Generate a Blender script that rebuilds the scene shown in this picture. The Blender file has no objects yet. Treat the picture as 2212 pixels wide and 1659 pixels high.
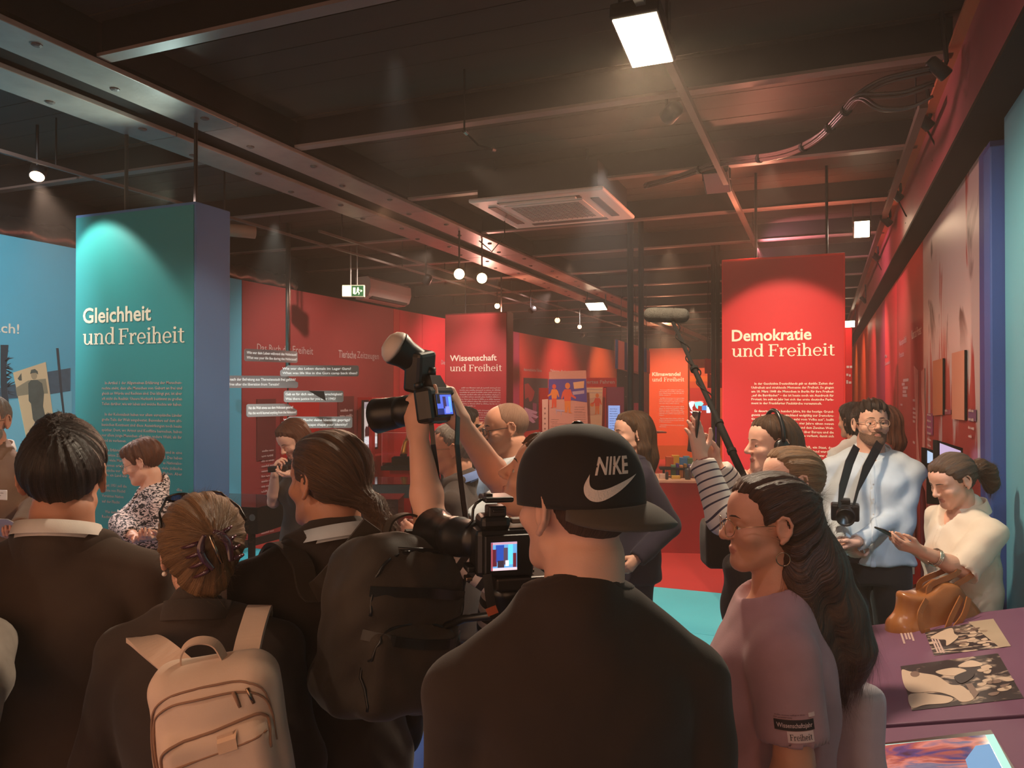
import bpy, bmesh, math, random
import numpy as np
from mathutils import Vector, Matrix, Euler, Quaternion
random.seed(7); np.random.seed(7)
scene = bpy.context.scene
COL = scene.collection
PI = math.pi
def R(a): return math.radians(a)
def C(r, g, b):                                   # sRGB 0-255 -> linear
    f = lambda c: (c/12.92 if c <= .04045 else ((c+.055)/1.055)**2.4)
    return (f(r/255), f(g/255), f(b/255), 1.0)

# ------------------------------------------------------------------ camera
# world: +Y runs down the long axis of the room, +X to its right, floor at z=0
CAMZ, YAW, PITCH, FPX = 1.88, 22.05, 0.47, 1662.0
cam_d = bpy.data.cameras.new('camera'); cam = bpy.data.objects.new('camera', cam_d)
COL.objects.link(cam); scene.camera = cam
cam.location = (0, 0, CAMZ); cam.rotation_euler = (R(90+PITCH), 0, R(YAW))
cam_d.sensor_width = 36; cam_d.lens = 36*FPX/2212; cam_d.clip_start = .05; cam_d.clip_end = 100
CROT = Euler((R(90+PITCH), 0, R(YAW))).to_matrix()

# ------------------------------------------------------------------ world + exposure
w = bpy.data.worlds.new('world'); scene.world = w; w.use_nodes = True
bg = w.node_tree.nodes['Background']
bg.inputs[0].default_value = C(214, 158, 120); bg.inputs[1].default_value = 1.7
vs = scene.view_settings
vs.view_transform = 'Standard'; vs.look = 'None'; vs.gamma = 1; vs.exposure = 0.6
try: vs.use_curve_mapping = False
except Exception: pass

# ------------------------------------------------------------------ lamps of the exhibition and added wash lights
def lamp_obj(name, data, loc, target):
    o = bpy.data.objects.new(name, data); COL.objects.link(o); o.location = loc
    d = Vector(target)-Vector(loc); o.rotation_euler = d.to_track_quat('-Z', 'Y').to_euler(); return o
def spot(loc, target, power, col=(1, .78, .55), ang=50, blend=.6, rad=.04):
    d = bpy.data.lights.new('spot_light', 'SPOT'); d.energy = power; d.color = col
    d.spot_size = R(ang); d.spot_blend = blend; d.shadow_soft_size = rad
    return lamp_obj('spot_light', d, loc, target)
def area(loc, target, power, col, sx, sy):
    d = bpy.data.lights.new('area_light', 'AREA'); d.energy = power; d.color = col
    d.shape = 'RECTANGLE'; d.size = sx; d.size_y = sy
    return lamp_obj('area_light', d, loc, target)
WARM = (1, .74, .50); WHITE = (1, .88, .74); COOL = (.62, .95, .95); RED = (1, .45, .32)
cy = scene.cycles; cy.max_bounces = 6; cy.diffuse_bounces = 3; cy.glossy_bounces = 2; cy.transmission_bounces = 6; cy.transparent_max_bounces = 6; cy.caustics_reflective = False; cy.caustics_refractive = False
cy.adaptive_threshold = .02
# spots on the ceiling tracks (the ones in view get a housing further down)
LAMPS = []
def L(*a, **k): LAMPS.append((a, k))
# flood lamp over the visitors, second flood lamp by the right-hand track
FLOOD = (-.73, 3.35, 3.42); FLOOD2 = (.33, 7.75, 3.36)
spot((FLOOD[0], FLOOD[1]-.02, FLOOD[2]-.08), (-.55, 3.3, 0), 150, (1, .80, .58), 165, .5, .10)
spot((FLOOD2[0]-.05, FLOOD2[1]-.12, FLOOD2[2]-.02), (-1.4, 4.6, .6), 40, (1, .80, .58), 84, .9, .08)
# equality pillar and the speakers in front of it
spot((-4.42, 3.22, 3.12), (-4.27, 3.56, 2.55), 24, (1, 1, .84), 74, .35, .03)
spot((-5.27, 3.87, 3.40), (-3.36, 3.1, 1.1), 260, (1, .78, .68), 40, .6)
spot((-4.3, 1.3, 3.5), (-4.05, 3.5, 1.2), 55, (.75, .95, 1), 60, .8)
spot((-4.2, 2.0, 3.5), (-6.4, 4.0, 1.9), 300, (.88, .95, 1), 80, .8)
spot((-2.3, 2.7, 3.45), (-3.54, 3.75, 2.15), 34, (1, .74, .52), 26, .9)
# left-hand wall, from near to far
for (y, p, c) in ((8.2, 115, (1, .86, .76)), (10.2, 55, (1, .84, .74)), (12.4, 190, (1, .74, .72)), (15.5, 170, (1, .74, .62)), (19, 190, (1, .76, .56)), (23, 190, (1, .76, .5))):
    spot((-4.2, y-.3, 3.5), (-6.4, y+.2, 1.7), p, c, 85, .8)
# science, democracy and climate pillars
spot((-4.6, 8.5, 3.45), (-4.7, 10.25, 1.6), 130, (1, .78, .72), 62, .7)
spot((-.35, 5.75, 3.5), (-.32, 6.9, 1.75), 95, (1, .74, .56), 58, .3, .03)
spot((-.6, 4.4, 3.5), (-.32, 6.9, 1.9), 130, (1, .66, .48), 34, .9, .05)
spot((-3.6, 18.2, 3.5), (-3.8, 20.3, 1.7), 420, (1, .72, .5), 70, .8)
spot((-2.4, 15.4, 3.5), (-2.5, 17.4, 1.6), 260, (1, .74, .5), 80, .8)
spot((-3.0, 9.4, 3.5), (-3.8, 11.6, 1.7), 110, (1, .66, .5), 60, .8)
# red floor and the round counter
spot((-1.6, 8.6, 3.5), (-1.6, 9.2, 0), 130, (1, .70, .5), 80, .8)
spot((-1.5, 5.4, 3.5), (-1.4, 6.6, 0), 280, (.85, .95, 1), 70, .8)
spot((-4.9, 6.0, 3.5), (-5.2, 6.4, 0), 150, (.85, 1, 1), 60, .8)
spot((-1.9, 3.2, 3.5), (-2.2, 3.9, 0), 60, (.8, .92, 1), 40, .8)
# right-hand wall
for (y, p, c) in ((9.0, 48, (1, .82, .74)), (11.8, 100, (1, .6, .6)), (14.5, 95, (1, .55, .6)), (18, 100, (1, .6, .4)), (22, 70, (1, .7, .4))):
    spot((-.35, y-.4, 3.5), (.8, y+.4, 1.7), p, c, 80, .8)
spot((-2.4, 5.0, 3.5), (.8, 6.0, 1.8), 75, (1, .84, .70), 44, .8)
spot((.66, 3.35, 2.5), (.2, 4.3, 1.2), 30, (.62, .82, 1), 36, .7)
spot((-.9, 1.6, 3.5), (.62, 3.75, 1.2), 40, (1, .84, .66), 34, .7, .05)
spot((-.1, 1.0, 3.5), (.45, 2.9, .9), 26, (1, .76, .80), 60, .8)
# behind the photographer
spot((-2.3, -.7, 3.4), (-.95, 1.45, 1.15), 42, (1, .76, .56), 24, .7, .05)
spot((-3.2, 5.2, 3.3), (-.6, 1.4, 1.35), 60, (1, .55, .35), 40, .7, .04)
spot((-3.46, 7.1, 3.08), (-1.8, 3.2, 1.4), 110, (1, .66, .42), 50, .7, .06)
# added lights over the pillars, standing in for coloured bounce on the beams
spot((-3.85, 3.75, 3.06), (-4.0, 2.3, 3.7), 24, (.75, 1, .9), 120, .9)
spot((-3.7, 3.72, 3.06), (-3.4, 5.6, 3.7), 8, (1, .72, .62), 120, .9)
spot((-.5, 7.0, 3.06), (-1.6, 6.2, 3.7), 60, (1, .34, .2), 140, .9)
spot((-.2, 7.05, 3.06), (-.6, 9.5, 3.7), 60, (1, .32, .2), 150, .9)
spot((-4.6, 10.35, 3.06), (-3.6, 8.6, 3.7), 40, (1, .4, .3), 140, .9)
spot((-4.4, 10.4, 3.06), (-3.4, 13, 3.7), 55, (1, .36, .22), 140, .9)
spot((-3.9, 20.4, 3.06), (-2.8, 17, 3.7), 90, (1, .4, .2), 140, .9)
spot((-.68, 9.0, 3.4), (.65, 10.5, 3.38), 90, (1, .34, .46), 130, .9)  # added coloured washes that tint the girder, no fixture built
spot((-.68, 5.0, 3.4), (.65, 5.6, 3.45), 26, (1, .46, .42), 130, .9)
# ------------------------------------------------------------------ geometry helpers
def ray(px, py):
    return CROT @ Vector(((px-1106)/FPX, -(py-829.5)/FPX, -1))
CAMP = Vector((0, 0, CAMZ))
def onX(px, py, X): r = ray(px, py); return CAMP + r*(X/r.x)
def onY(px, py, Y): r = ray(px, py); return CAMP + r*(Y/r.y)
def onZ(px, py, Z): r = ray(px, py); return CAMP + r*((Z-CAMZ)/r.z)
def atd(px, py, d): return CAMP + ray(px, py)*d
RIGHT = CROT @ Vector((1, 0, 0)); FWD = Vector((-math.sin(R(YAW)), math.cos(R(YAW)), 0)); UPZ = Vector((0, 0, 1))
def facing(phi): return R(YAW+phi)               # rotation_z so that local +Y points phi degrees left of the view direction

def tag(o, label, cat, group=None, kind=None):
    if label: o['label'] = label
    if cat: o['category'] = cat
    if group: o['group'] = group
    if kind: o['kind'] = kind
    return o
def empty(name, loc=(0, 0, 0), rotz=0.0, parent=None):
    o = bpy.data.objects.new(name, None); COL.objects.link(o); o.location = loc; o.rotation_euler = (0, 0, rotz)
    o.empty_display_size = .1
    if parent: o.parent = parent
    return o
def thing(name, label, cat, loc=(0, 0, 0), rotz=0.0, group=None):
    return tag(empty(name, loc, rotz), label, cat, group)
def link(name, me, mat=None, parent=None, loc=None, rot=None):
    o = bpy.data.objects.new(name, me); COL.objects.link(o)
    if mat is not None and not me.materials:
        for m in (mat if isinstance(mat, (list, tuple)) else [mat]): me.materials.append(m)
    if parent is not None: o.parent = parent
    if loc is not None: o.location = loc
    if rot is not None: o.rotation_euler = rot
    return o
class MB:
    """collects shapes into one mesh"""
    def __init__(s): s.v = []; s.f = []; s.m = []; s.mi = 0
    def add(s, vs, fs):
        n = len(s.v); s.v += [tuple(x) for x in vs]; s.f += [tuple(i+n for i in f) for f in fs]; s.m += [s.mi]*len(fs); return s
    def box(s, lo, hi, M=None, bev=0.0):
        x0, y0, z0 = lo; x1, y1, z1 = hi
        if bev > 0:
            bm = bmesh.new(); bmesh.ops.create_cube(bm, size=1)
            for v in bm.verts: v.co = Vector((x0+(v.co.x+.5)*(x1-x0), y0+(v.co.y+.5)*(y1-y0), z0+(v.co.z+.5)*(z1-z0)))
            bmesh.ops.bevel(bm, geom=bm.edges[:], offset=bev, segments=2, affect='EDGES', profile=.5)
            bm.verts.index_update(); vs = [v.co.copy() for v in bm.verts]; fs = [[v.index for v in f.verts] for f in bm.faces]; bm.free()
        else:
            vs = [Vector(p) for p in ((x0, y0, z0), (x1, y0, z0), (x1, y1, z0), (x0, y1, z0), (x0, y0, z1), (x1, y0, z1), (x1, y1, z1), (x0, y1, z1))]
            fs = [(0, 3, 2, 1), (4, 5, 6, 7), (0, 1, 5, 4), (1, 2, 6, 5), (2, 3, 7, 6), (3, 0, 4, 7)]
        if M is not None: vs = [M @ v for v in vs]
        return s.add(vs, fs)
    def tube(s, pts, r, n=10, cap=True):
        pts = [Vector(p) for p in pts]; rs = r if isinstance(r, (list, tuple)) else [r]*len(pts)
        rings = []; up = None
        for i, p in enumerate(pts):
            t = (pts[min(i+1, len(pts)-1)]-pts[max(i-1, 0)]).normalized()
            if up is None: up = t.orthogonal().normalized()
            up = (up - t*up.dot(t)).normalized(); sd = t.cross(up)
            rings.append([p+(up*math.cos(2*PI*k/n)+sd*math.sin(2*PI*k/n))*rs[i] for k in range(n)])
        vs = [v for rg in rings for v in rg]; fs = []
        for i in range(len(pts)-1):
            for k in range(n):
                a, b = i*n+k, i*n+(k+1) % n; fs.append((a, b, b+n, a+n))
        if cap: fs += [tuple(reversed(range(n))), tuple(range((len(pts)-1)*n, len(pts)*n))]
        return s.add(vs, fs)
    def ribbon(s, pts, wdt, thick, nrm):
        """flat strap along pts; nrm = list of outward normals or one normal"""
        pts = [Vector(p) for p in pts]; vs = []; fs = []
        for i, p in enumerate(pts):
            t = (pts[min(i+1, len(pts)-1)]-pts[max(i-1, 0)]).normalized()
            n = Vector(nrm[i] if isinstance(nrm, list) else nrm); n = (n-t*n.dot(t)).normalized(); b = t.cross(n)
            ww = wdt[i] if isinstance(wdt, list) else wdt
            vs += [p-b*ww/2, p+b*ww/2, p+b*ww/2+n*thick, p-b*ww/2+n*thick]
        for i in range(len(pts)-1):
            for k in range(4):
                a, b = i*4+k, i*4+(k+1) % 4; fs.append((a, b, b+4, a+4))
        m = (len(pts)-1)*4; fs += [(3, 2, 1, 0), (m, m+1, m+2, m+3)]
        return s.add(vs, fs)
    def lathe(s, prof, n=24, M=None, ell=(1, 1)):
        vs = []; fs = []
        for (r, z) in prof:
            for k in range(n): vs.append(Vector((r*ell[0]*math.cos(2*PI*k/n), r*ell[1]*math.sin(2*PI*k/n), z)))
        for i in range(len(prof)-1):
            for k in range(n):
                a, b = i*n+k, i*n+(k+1) % n; fs.append((a, b, b+n, a+n))
        fs += [tuple(reversed(range(n))), tuple(range((len(prof)-1)*n, len(prof)*n))]
        if M is not None: vs = [M @ v for v in vs]
        return s.add(vs, fs)
    def poly(s, pts, M, thick=.002):
        """flat polygon (2-D pts, counter clockwise) given thickness, in plane M (x right, y up, z towards viewer)"""
        n = len(pts); vs = [M @ Vector((p[0], p[1], 0)) for p in pts]+[M @ Vector((p[0], p[1], thick)) for p in pts]
        fs = [tuple(range(n, 2*n))]
        for k in range(n): fs.append((k, (k+1) % n, (k+1) % n+n, k+n))
        return s.add(vs, fs)
    def mesh(s, name, mat, smooth=False):
        me = bpy.data.meshes.new(name); me.from_pydata(s.v, [], s.f)
        for m in (mat if isinstance(mat, (list, tuple)) else [mat]): me.materials.append(m)
        if any(s.m): me.polygons.foreach_set('material_index', s.m)
        me.update()
        if smooth: me.polygons.foreach_set('use_smooth', [True]*len(me.polygons))
        return me
    def build(s, name, mat, parent=None, smooth=False, loc=None, rot=None):
        return link(name, s.mesh(name, mat, smooth), None, parent, loc, rot)
def plane_frame(O, Rt, Up):
    Rt = Vector(Rt).normalized(); Up = Vector(Up).normalized(); N = Rt.cross(Up)
    return Matrix(((Rt.x, Up.x, N.x, O[0]), (Rt.y, Up.y, N.y, O[1]), (Rt.z, Up.z, N.z, O[2]), (0, 0, 0, 1)))
def struct(o): o['kind'] = 'structure'; return o

# ------------------------------------------------------------------ materials
MATS = {}
def mat(name, col, rough=.6, metal=0.0, emit=None, estr=1.0, noise=0.0, nscale=20.0, bump=0.0, bscale=80.0, spec=.5, trans=0.0, alpha=1.0, stretch=(1, 1, 1), sheen=0.0, coat=0.0):
    if name in MATS: return MATS[name]
    m = bpy.data.materials.new(name); m.use_nodes = True; nt = m.node_tree; b = nt.nodes['Principled BSDF']
    b.inputs['Base Color'].default_value = col; b.inputs['Roughness'].default_value = rough; b.inputs['Metallic'].default_value = metal
    b.inputs['Specular IOR Level'].default_value = spec; b.inputs['Transmission Weight'].default_value = trans; b.inputs['Alpha'].default_value = alpha
    b.inputs['Sheen Weight'].default_value = sheen; b.inputs['Coat Weight'].default_value = coat
    if emit is not None: b.inputs['Emission Color'].default_value = emit; b.inputs['Emission Strength'].default_value = estr
    if noise or bump:
        tc = nt.nodes.new('ShaderNodeTexCoord'); mp = nt.nodes.new('ShaderNodeMapping'); nt.links.new(tc.outputs['Object'], mp.inputs[0]); mp.inputs['Scale'].default_value = stretch
    if noise:
        n = nt.nodes.new('ShaderNodeTexNoise'); n.inputs['Scale'].default_value = nscale; n.inputs['Detail'].default_value = 4; nt.links.new(mp.outputs[0], n.inputs[0])
        mx = nt.nodes.new('ShaderNodeMix'); mx.data_type = 'RGBA'
        mx.inputs[6].default_value = tuple(max(0, c*(1-noise)) for c in col[:3])+(1,); mx.inputs[7].default_value = tuple(min(1, c*(1+noise)) for c in col[:3])+(1,)
        nt.links.new(n.outputs[0], mx.inputs[0]); nt.links.new(mx.outputs[2], b.inputs['Base Color'])
    if bump:
        n2 = nt.nodes.new('ShaderNodeTexNoise'); n2.inputs['Scale'].default_value = bscale; n2.inputs['Detail'].default_value = 3; nt.links.new(mp.outputs[0], n2.inputs[0])
        bp = nt.nodes.new('ShaderNodeBump'); bp.inputs['Strength'].default_value = bump; bp.inputs['Distance'].default_value = .004
        nt.links.new(n2.outputs[0], bp.inputs['Height']); nt.links.new(bp.outputs[0], b.inputs['Normal'])
    MATS[name] = m; return m
def paint(name, r, g, b_, rough=.55, noise=.06, **k): return mat(name, C(r, g, b_), rough, noise=noise, nscale=3.0, spec=.3, **k)
def glow(name, r, g, b_, s): return mat(name, C(r, g, b_), .5, emit=C(r, g, b_), estr=s)
BLACK = mat('black_metal', C(22, 20, 20), .45, spec=.4)
MBLK = mat('matte_black', C(24, 21, 20), .8, spec=.2)
CEILM = mat('black_painted_ceiling', C(74, 58, 48), .6, noise=.3, nscale=2.5, spec=.25, stretch=(.2, 2, 1))
STEELBLK = mat('black_painted_steel', C(98, 84, 76), .5, noise=.25, nscale=5, spec=.4)
STEEL = mat('brushed_steel', C(170, 160, 150), .3, metal=1)
WHITEP = mat('white_plastic', C(215, 205, 198), .45)
LETTER = mat('cream_lettering', C(246, 232, 206), .6)
LETTER_DIM = mat('pale_lettering', C(205, 170, 160), .7)
GLASS = mat('clear_glass', (1, 1, 1, 1), .02, trans=1.0, spec=.5)

# ------------------------------------------------------------------ lettering
def text_raw(s, bold=0.0, res=2, shear=0.0):
    cu = bpy.data.curves.new('text', 'FONT'); cu.body = s; cu.size = 1; cu.offset = bold; cu.resolution_u = res; cu.fill_mode = 'FRONT'; cu.shear = shear
    o = bpy.data.objects.new('text', cu); COL.objects.link(o)
    bpy.context.view_layer.update()
    me = bpy.data.meshes.new_from_object(o.evaluated_get(bpy.context.evaluated_depsgraph_get()))
    n = len(me.vertices); vs = np.empty(n*3); me.vertices.foreach_get('co', vs); vs = vs.reshape(-1, 3)[:, :2]
    fs = [tuple(p.vertices) for p in me.polygons]
    bpy.data.objects.remove(o); bpy.data.curves.remove(cu); bpy.data.meshes.remove(me)
    return vs, fs
TEXTS = []
def put_text(mb, s, M, x, y, h=None, width=None, bold=.0, res=2, raise_=.003):
    """one line: left end x, baseline y, capital height h, fitted to width"""
    vs, fs = text_raw(s, bold, res)
    if not len(vs): return
    x0, x1 = vs[:, 0].min(), vs[:, 0].max()
    sy = (h or .1)/.729
    sx = width/(x1-x0) if width else sy
    mb.add([M @ Vector((x+(v[0]-x0)*sx, y+v[1]*sy, raise_)) for v in vs], fs)
def put_lines(mb, lines, M, x, ytop, width, pitch, h, bold=.012, last_ratio=None, raise_=.003):
    """justified paragraph; a line is a str (full width) or (str, x0 share, x1 share)"""
    y = ytop
    for ln in lines:
        if ln:
            if isinstance(ln, tuple): put_text(mb, ln[0], M, x+ln[1]*width, y, h, (ln[2]-ln[1])*width, bold, 1, raise_)
            else: put_text(mb, ln, M, x, y, h, width, bold, 1, raise_)
        y -= pitch
    return y
# slab-serif letters built from bars and arcs (x-height .5, capital height .72)
def _arc(cx, cy, rx, ry, a0, a1, w0, w1=None, n=12):
    w1 = w0 if w1 is None else w1; q = []
    for i in range(n):
        A = [R(a0+(a1-a0)*(i+j)/n) for j in (0, 1)]
        ww = [w0+(w1-w0)*abs(math.sin(a)) for a in A]
        q.append([(cx+rx*math.cos(A[0]), cy+ry*math.sin(A[0])), (cx+rx*math.cos(A[1]), cy+ry*math.sin(A[1])),
                  (cx+(rx-ww[1])*math.cos(A[1]), cy+(ry-ww[1])*math.sin(A[1])), (cx+(rx-ww[0])*math.cos(A[0]), cy+(ry-ww[0])*math.sin(A[0]))])
    return q
def _r(x0, y0, x1, y1): return [[(x0, y0), (x1, y0), (x1, y1), (x0, y1)]]
def slab(ch):
    S, T = .088, .055
    if ch == 'u': return _r(.05, .16, .05+S, .5)+_r(0, .455, .09, .5)+_arc(.20, .165, .15, .175, 180, 360, S, T)+_r(.33, 0, .33+S, .5)+_r(.27, .455, .34, .5)+_r(.40, 0, .47, .045), .50
    if ch == 'n': return _r(.05, 0, .05+S, .5)+_r(0, .455, .09, .5)+_r(0, 0, .19, .045)+_arc(.245, .335, .155, .175, 0, 165, S, T)+_r(.312, 0, .40, .34)+_r(.26, 0, .45, .045), .48
    if ch == 'd': return _arc(.20, .25, .185, .262, 0, 360, S, T, 20)+_r(.31, 0, .31+S, .76)+_r(.25, .715, .32, .76)+_r(.38, 0, .45, .045), .48
    if ch == 'F': return _r(.07, 0, .07+S+.01, .72)+_r(0, 0, .25, .05)+_r(0, .67, .46, .72)+_r(.41, .56, .46, .69)+_r(.12, .345, .36, .395)+_r(.325, .29, .36, .45), .50
    if ch == 'r': return _r(.05, 0, .05+S, .5)+_r(0, .455, .09, .5)+_r(0, 0, .21, .045)+_arc(.27, .34, .15, .17, 70, 170, S, T)+_r(.27, .39, .335, .505), .36
    if ch == 'e': return _arc(.21, .25, .20, .262, 0, 318, S, T, 20)+_r(.06, .235, .40, .28), .45
    if ch == 'i': return _r(.06, 0, .06+S, .5)+_r(0, .455, .1, .5)+_r(0, 0, .21, .045)+_arc(.10, .66, .062, .062, 0, 360, .06, .06, 12), .23
    if ch == 'h': return _r(.05, 0, .05+S, .76)+_r(0, .715, .09, .76)+_r(0, 0, .19, .045)+_arc(.245, .335, .155, .175, 0, 165, S, T)+_r(.312, 0, .40, .34)+_r(.26, 0, .45, .045), .48
    if ch == 't': return _r(.09, .1, .09+S, .63)+_r(0, .455, .28, .5)+_arc(.22, .13, .13, .14, 180, 310, S, T), .32
    return [], .2
def put_slab(mb, s, M, x, y, width, raise_=.003, cap=None):
    adv = 0; qs = []
    for ch in s:
        q, a = slab(ch); qs += [[(p[0]+adv, p[1]) for p in k] for k in q]; adv += a
    k = width/(adv-.03); ky = cap/.72 if cap else k
    for i, q in enumerate(qs): mb.add([M @ Vector((x+p[0]*k, y+p[1]*ky, raise_+(i % 7)*.00003)) for p in q], [(0, 1, 2, 3)])
    return k
# ------------------------------------------------------------------ room shell
XL, XR, ZW, ZB, ZC = -6.4, .8, 3.19, 3.60, 3.80
Y0, Y1 = -2.0, 27.0
def quad_floor(name, x0, y0, x1, y1, m, parent, z=.0):
    return MB().box((x0, y0, z-.02), (x1, y1, z)).build(name, m, parent)
floor = struct(MB().box((XL-1, Y0-6, -.12), (XR+.6, Y1, -.021)).build('floor', MBLK))
TEALF = paint('teal_floor_covering', 96, 190, 186, .45, .08)
REDF = paint('red_floor_covering', 196, 58, 50, .5, .10)
BLUEF = paint('blue_floor_covering', 52, 110, 190, .6, .18)
CYANF = paint('cyan_floor_covering', 70, 190, 200, .45, .06)
yy = Y0-6
for k, (a, b, m) in enumerate(((Y0-6, .9, BLUEF), (.905, 3.05, BLUEF), (3.055, 3.93, BLUEF), (3.935, 5.2, TEALF), (5.205, 6.06, TEALF), (6.065, 7.35, TEALF), (7.355, 11, REDF), (11.005, 16, REDF), (16.005, 21, REDF), (21.005, Y1, REDF))):
    mm = m
    quad_floor('floor_panel', XL, a, -3.2, b, CYANF if m is TEALF else mm, floor)
    quad_floor('floor_panel', -3.195, a, XR+.2, b, mm, floor)

# left-hand wall: coloured panels with open joints
def wallpanel(parent, side, ya, yb, z0, z1, m, t=.05, proud=0.0):
    if side < 0: return MB().box((XL-t, ya+.004, z0), (XL+proud, yb-.004, z1)).build('wall_panel', m, parent)
    return MB().box((XR-proud, ya+.004, z0), (XR+t, yb-.004, z1)).build('wall_panel', m, parent)
def YL(px): return onX(px, 843, XL).y
def YR(px): return onX(px, 843, XR).y
wl = struct(MB().box((XL-.16, Y0, 0), (XL-.06, Y1, ZW-.03)).build('wall_left', MBLK))
P_TEAL = paint('teal_wall', 92, 176, 196); P_TEAL2 = paint('pale_teal_wall', 132, 200, 202)
P_DRED = paint('dark_red_wall', 158, 58, 56); P_RED = paint('bright_red_wall', 224, 44, 56); P_MAG = paint('magenta_wall', 170, 44, 84)
P_RED2 = paint('warm_red_wall', 206, 52, 48); P_ORED = paint('orange_red_wall', 220, 84, 44); P_OR = paint('orange_wall', 236, 108, 40)
lw = [(Y0, .6, P_TEAL), (.6, 3.0, P_TEAL), (3.0, 5.2, P_TEAL), (5.2, YL(522), P_TEAL), (YL(522), YL(850), P_DRED), (YL(850), YL(863), P_RED2), (YL(863), YL(912), P_RED), (YL(912), YL(985), P_RED), (YL(985), YL(1108), P_RED2),
      (YL(1108), YL(1122), P_MAG), (YL(1122), YL(1180), P_RED2), (YL(1180), YL(1274), P_RED2), (YL(1274), YL(1330), P_ORED), (YL(1330), Y1, P_ORED)]
for a, b, m in lw: wallpanel(wl, -1, a, b, 0, ZW, m)
wallpanel(wl, -1, 6.0, YL(492), .02, 2.62, P_TEAL2, 0, .015)
struct(MB().box((XL, Y0, 0), (XL+.02, Y1, .09)).build('baseboard_left', MBLK))
# right-hand wall
wr = struct(MB().box((XR+.06, Y0, 0), (XR+.16, Y1, ZW+.03)).build('wall_right', MBLK))
P_TEALR = paint('blue_grey_teal_wall', 104, 168, 186); P_BLUE = paint('cobalt_blue_column', 60, 86, 150); P_WARMR = paint('dusty_red_wall', 176, 66, 60)
P_PINK = paint('pink_red_wall', 226, 66, 72)
# brushed metal mural with red brush strokes
def mural_mat():
    m = bpy.data.materials.new('silver_mural_with_red_strokes'); m.use_nodes = True; nt = m.node_tree; b = nt.nodes['Principled BSDF']
    tc = nt.nodes.new('ShaderNodeTexCoord'); N = nt.nodes.new; LK = nt.links.new
    def noise(scale, vec, det=4, dist=0.):
        mp = N('ShaderNodeMapping'); mp.inputs['Scale'].default_value = vec; LK(tc.outputs['Object'], mp.inputs[0])
        n = N('ShaderNodeTexNoise'); n.inputs['Scale'].default_value = scale; n.inputs['Detail'].default_value = det; n.inputs['Distortion'].default_value = dist; LK(mp.outputs[0], n.inputs[0]); return n.outputs[0]
    def math_(op, a, b_=None):
        x = N('ShaderNodeMath'); x.operation = op
        for i, v in enumerate((a, b_)):
            if v is None: continue
            if isinstance(v, (int, float)): x.inputs[i].default_value = v
            else: LK(v, x.inputs[i])
        return x.outputs[0]
    sep = N('ShaderNodeSeparateXYZ'); LK(tc.outputs['Object'], sep.inputs[0])
    stro = noise(1.6, (1, 1.5, .5), 5, .5); fine = noise(3., (1, 5., .5), 4, .5)
    hgt = N('ShaderNodeMapRange'); hgt.inputs[1].default_value = 2.35; hgt.inputs[2].default_value = 1.1; LK(sep.outputs[2], hgt.inputs[0])
    v = math_('ADD', math_('MULTIPLY', stro, .75), math_('MULTIPLY', fine, .25))
    v = math_('ADD', v, math_('MULTIPLY', hgt.outputs[0], .22))
    r = N('ShaderNodeMapRange'); r.inputs[1].default_value = .60; r.inputs[2].default_value = .635; LK(v, r.inputs[0])
    mx = N('ShaderNodeMix'); mx.data_type = 'RGBA'; mx.inputs[6].default_value = C(196, 186, 182); mx.inputs[7].default_value = C(168, 62, 58); LK(r.outputs[0], mx.inputs[0])
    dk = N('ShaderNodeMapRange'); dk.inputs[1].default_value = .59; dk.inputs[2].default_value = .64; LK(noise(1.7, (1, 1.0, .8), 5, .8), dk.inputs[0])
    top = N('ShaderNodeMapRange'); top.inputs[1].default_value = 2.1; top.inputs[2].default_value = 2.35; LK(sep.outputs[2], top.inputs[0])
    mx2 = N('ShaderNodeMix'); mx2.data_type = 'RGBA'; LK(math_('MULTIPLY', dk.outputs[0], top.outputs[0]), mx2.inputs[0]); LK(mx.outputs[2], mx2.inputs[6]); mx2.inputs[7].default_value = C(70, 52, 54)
    LK(mx2.outputs[2], b.inputs['Base Color']); b.inputs['Metallic'].default_value = .35; b.inputs['Roughness'].default_value = .42
    return m
MURAL = mural_mat()
YB0, YB1 = YR(2172), YR(2131)
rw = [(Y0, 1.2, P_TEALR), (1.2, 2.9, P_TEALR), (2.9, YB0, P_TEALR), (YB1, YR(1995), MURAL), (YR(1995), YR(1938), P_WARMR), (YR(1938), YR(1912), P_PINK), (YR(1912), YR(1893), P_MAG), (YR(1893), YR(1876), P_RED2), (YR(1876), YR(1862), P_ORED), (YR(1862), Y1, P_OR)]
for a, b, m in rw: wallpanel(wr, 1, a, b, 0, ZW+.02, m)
MB().box((XR-.06, YB0, 0), (XR+.05, YB0+.16, 3.05), bev=.008).build('wall_column', P_BLUE, wr)
MB().box((XR-.03, YB0+.165, 0), (XR+.05, YB1, 3.12)).build('wall_column', paint('deep_blue_column', 50, 64, 128), wr)
# far wall
wf = struct(MB().box((XL-.7, Y1, 0), (XR+.5, Y1+.1, ZC+.05)).build('wall_back', MBLK))
for k in range(4):
    MB().box((XL+k*1.8, Y1-.04, 0), (XL+k*1.8+1.79, Y1, 2.95)).build('wall_panel', P_OR if k % 2 else P_ORED, wf)
# hull side above the left wall
struct(MB().box((XL-.75, Y0, 0), (XL-.65, Y1, ZC)).build('wall_hull', MBLK))
struct(MB().box((XR+.3, Y0, 0), (XR+.4, Y1, ZC)).build('wall_hull', MBLK))

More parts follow.
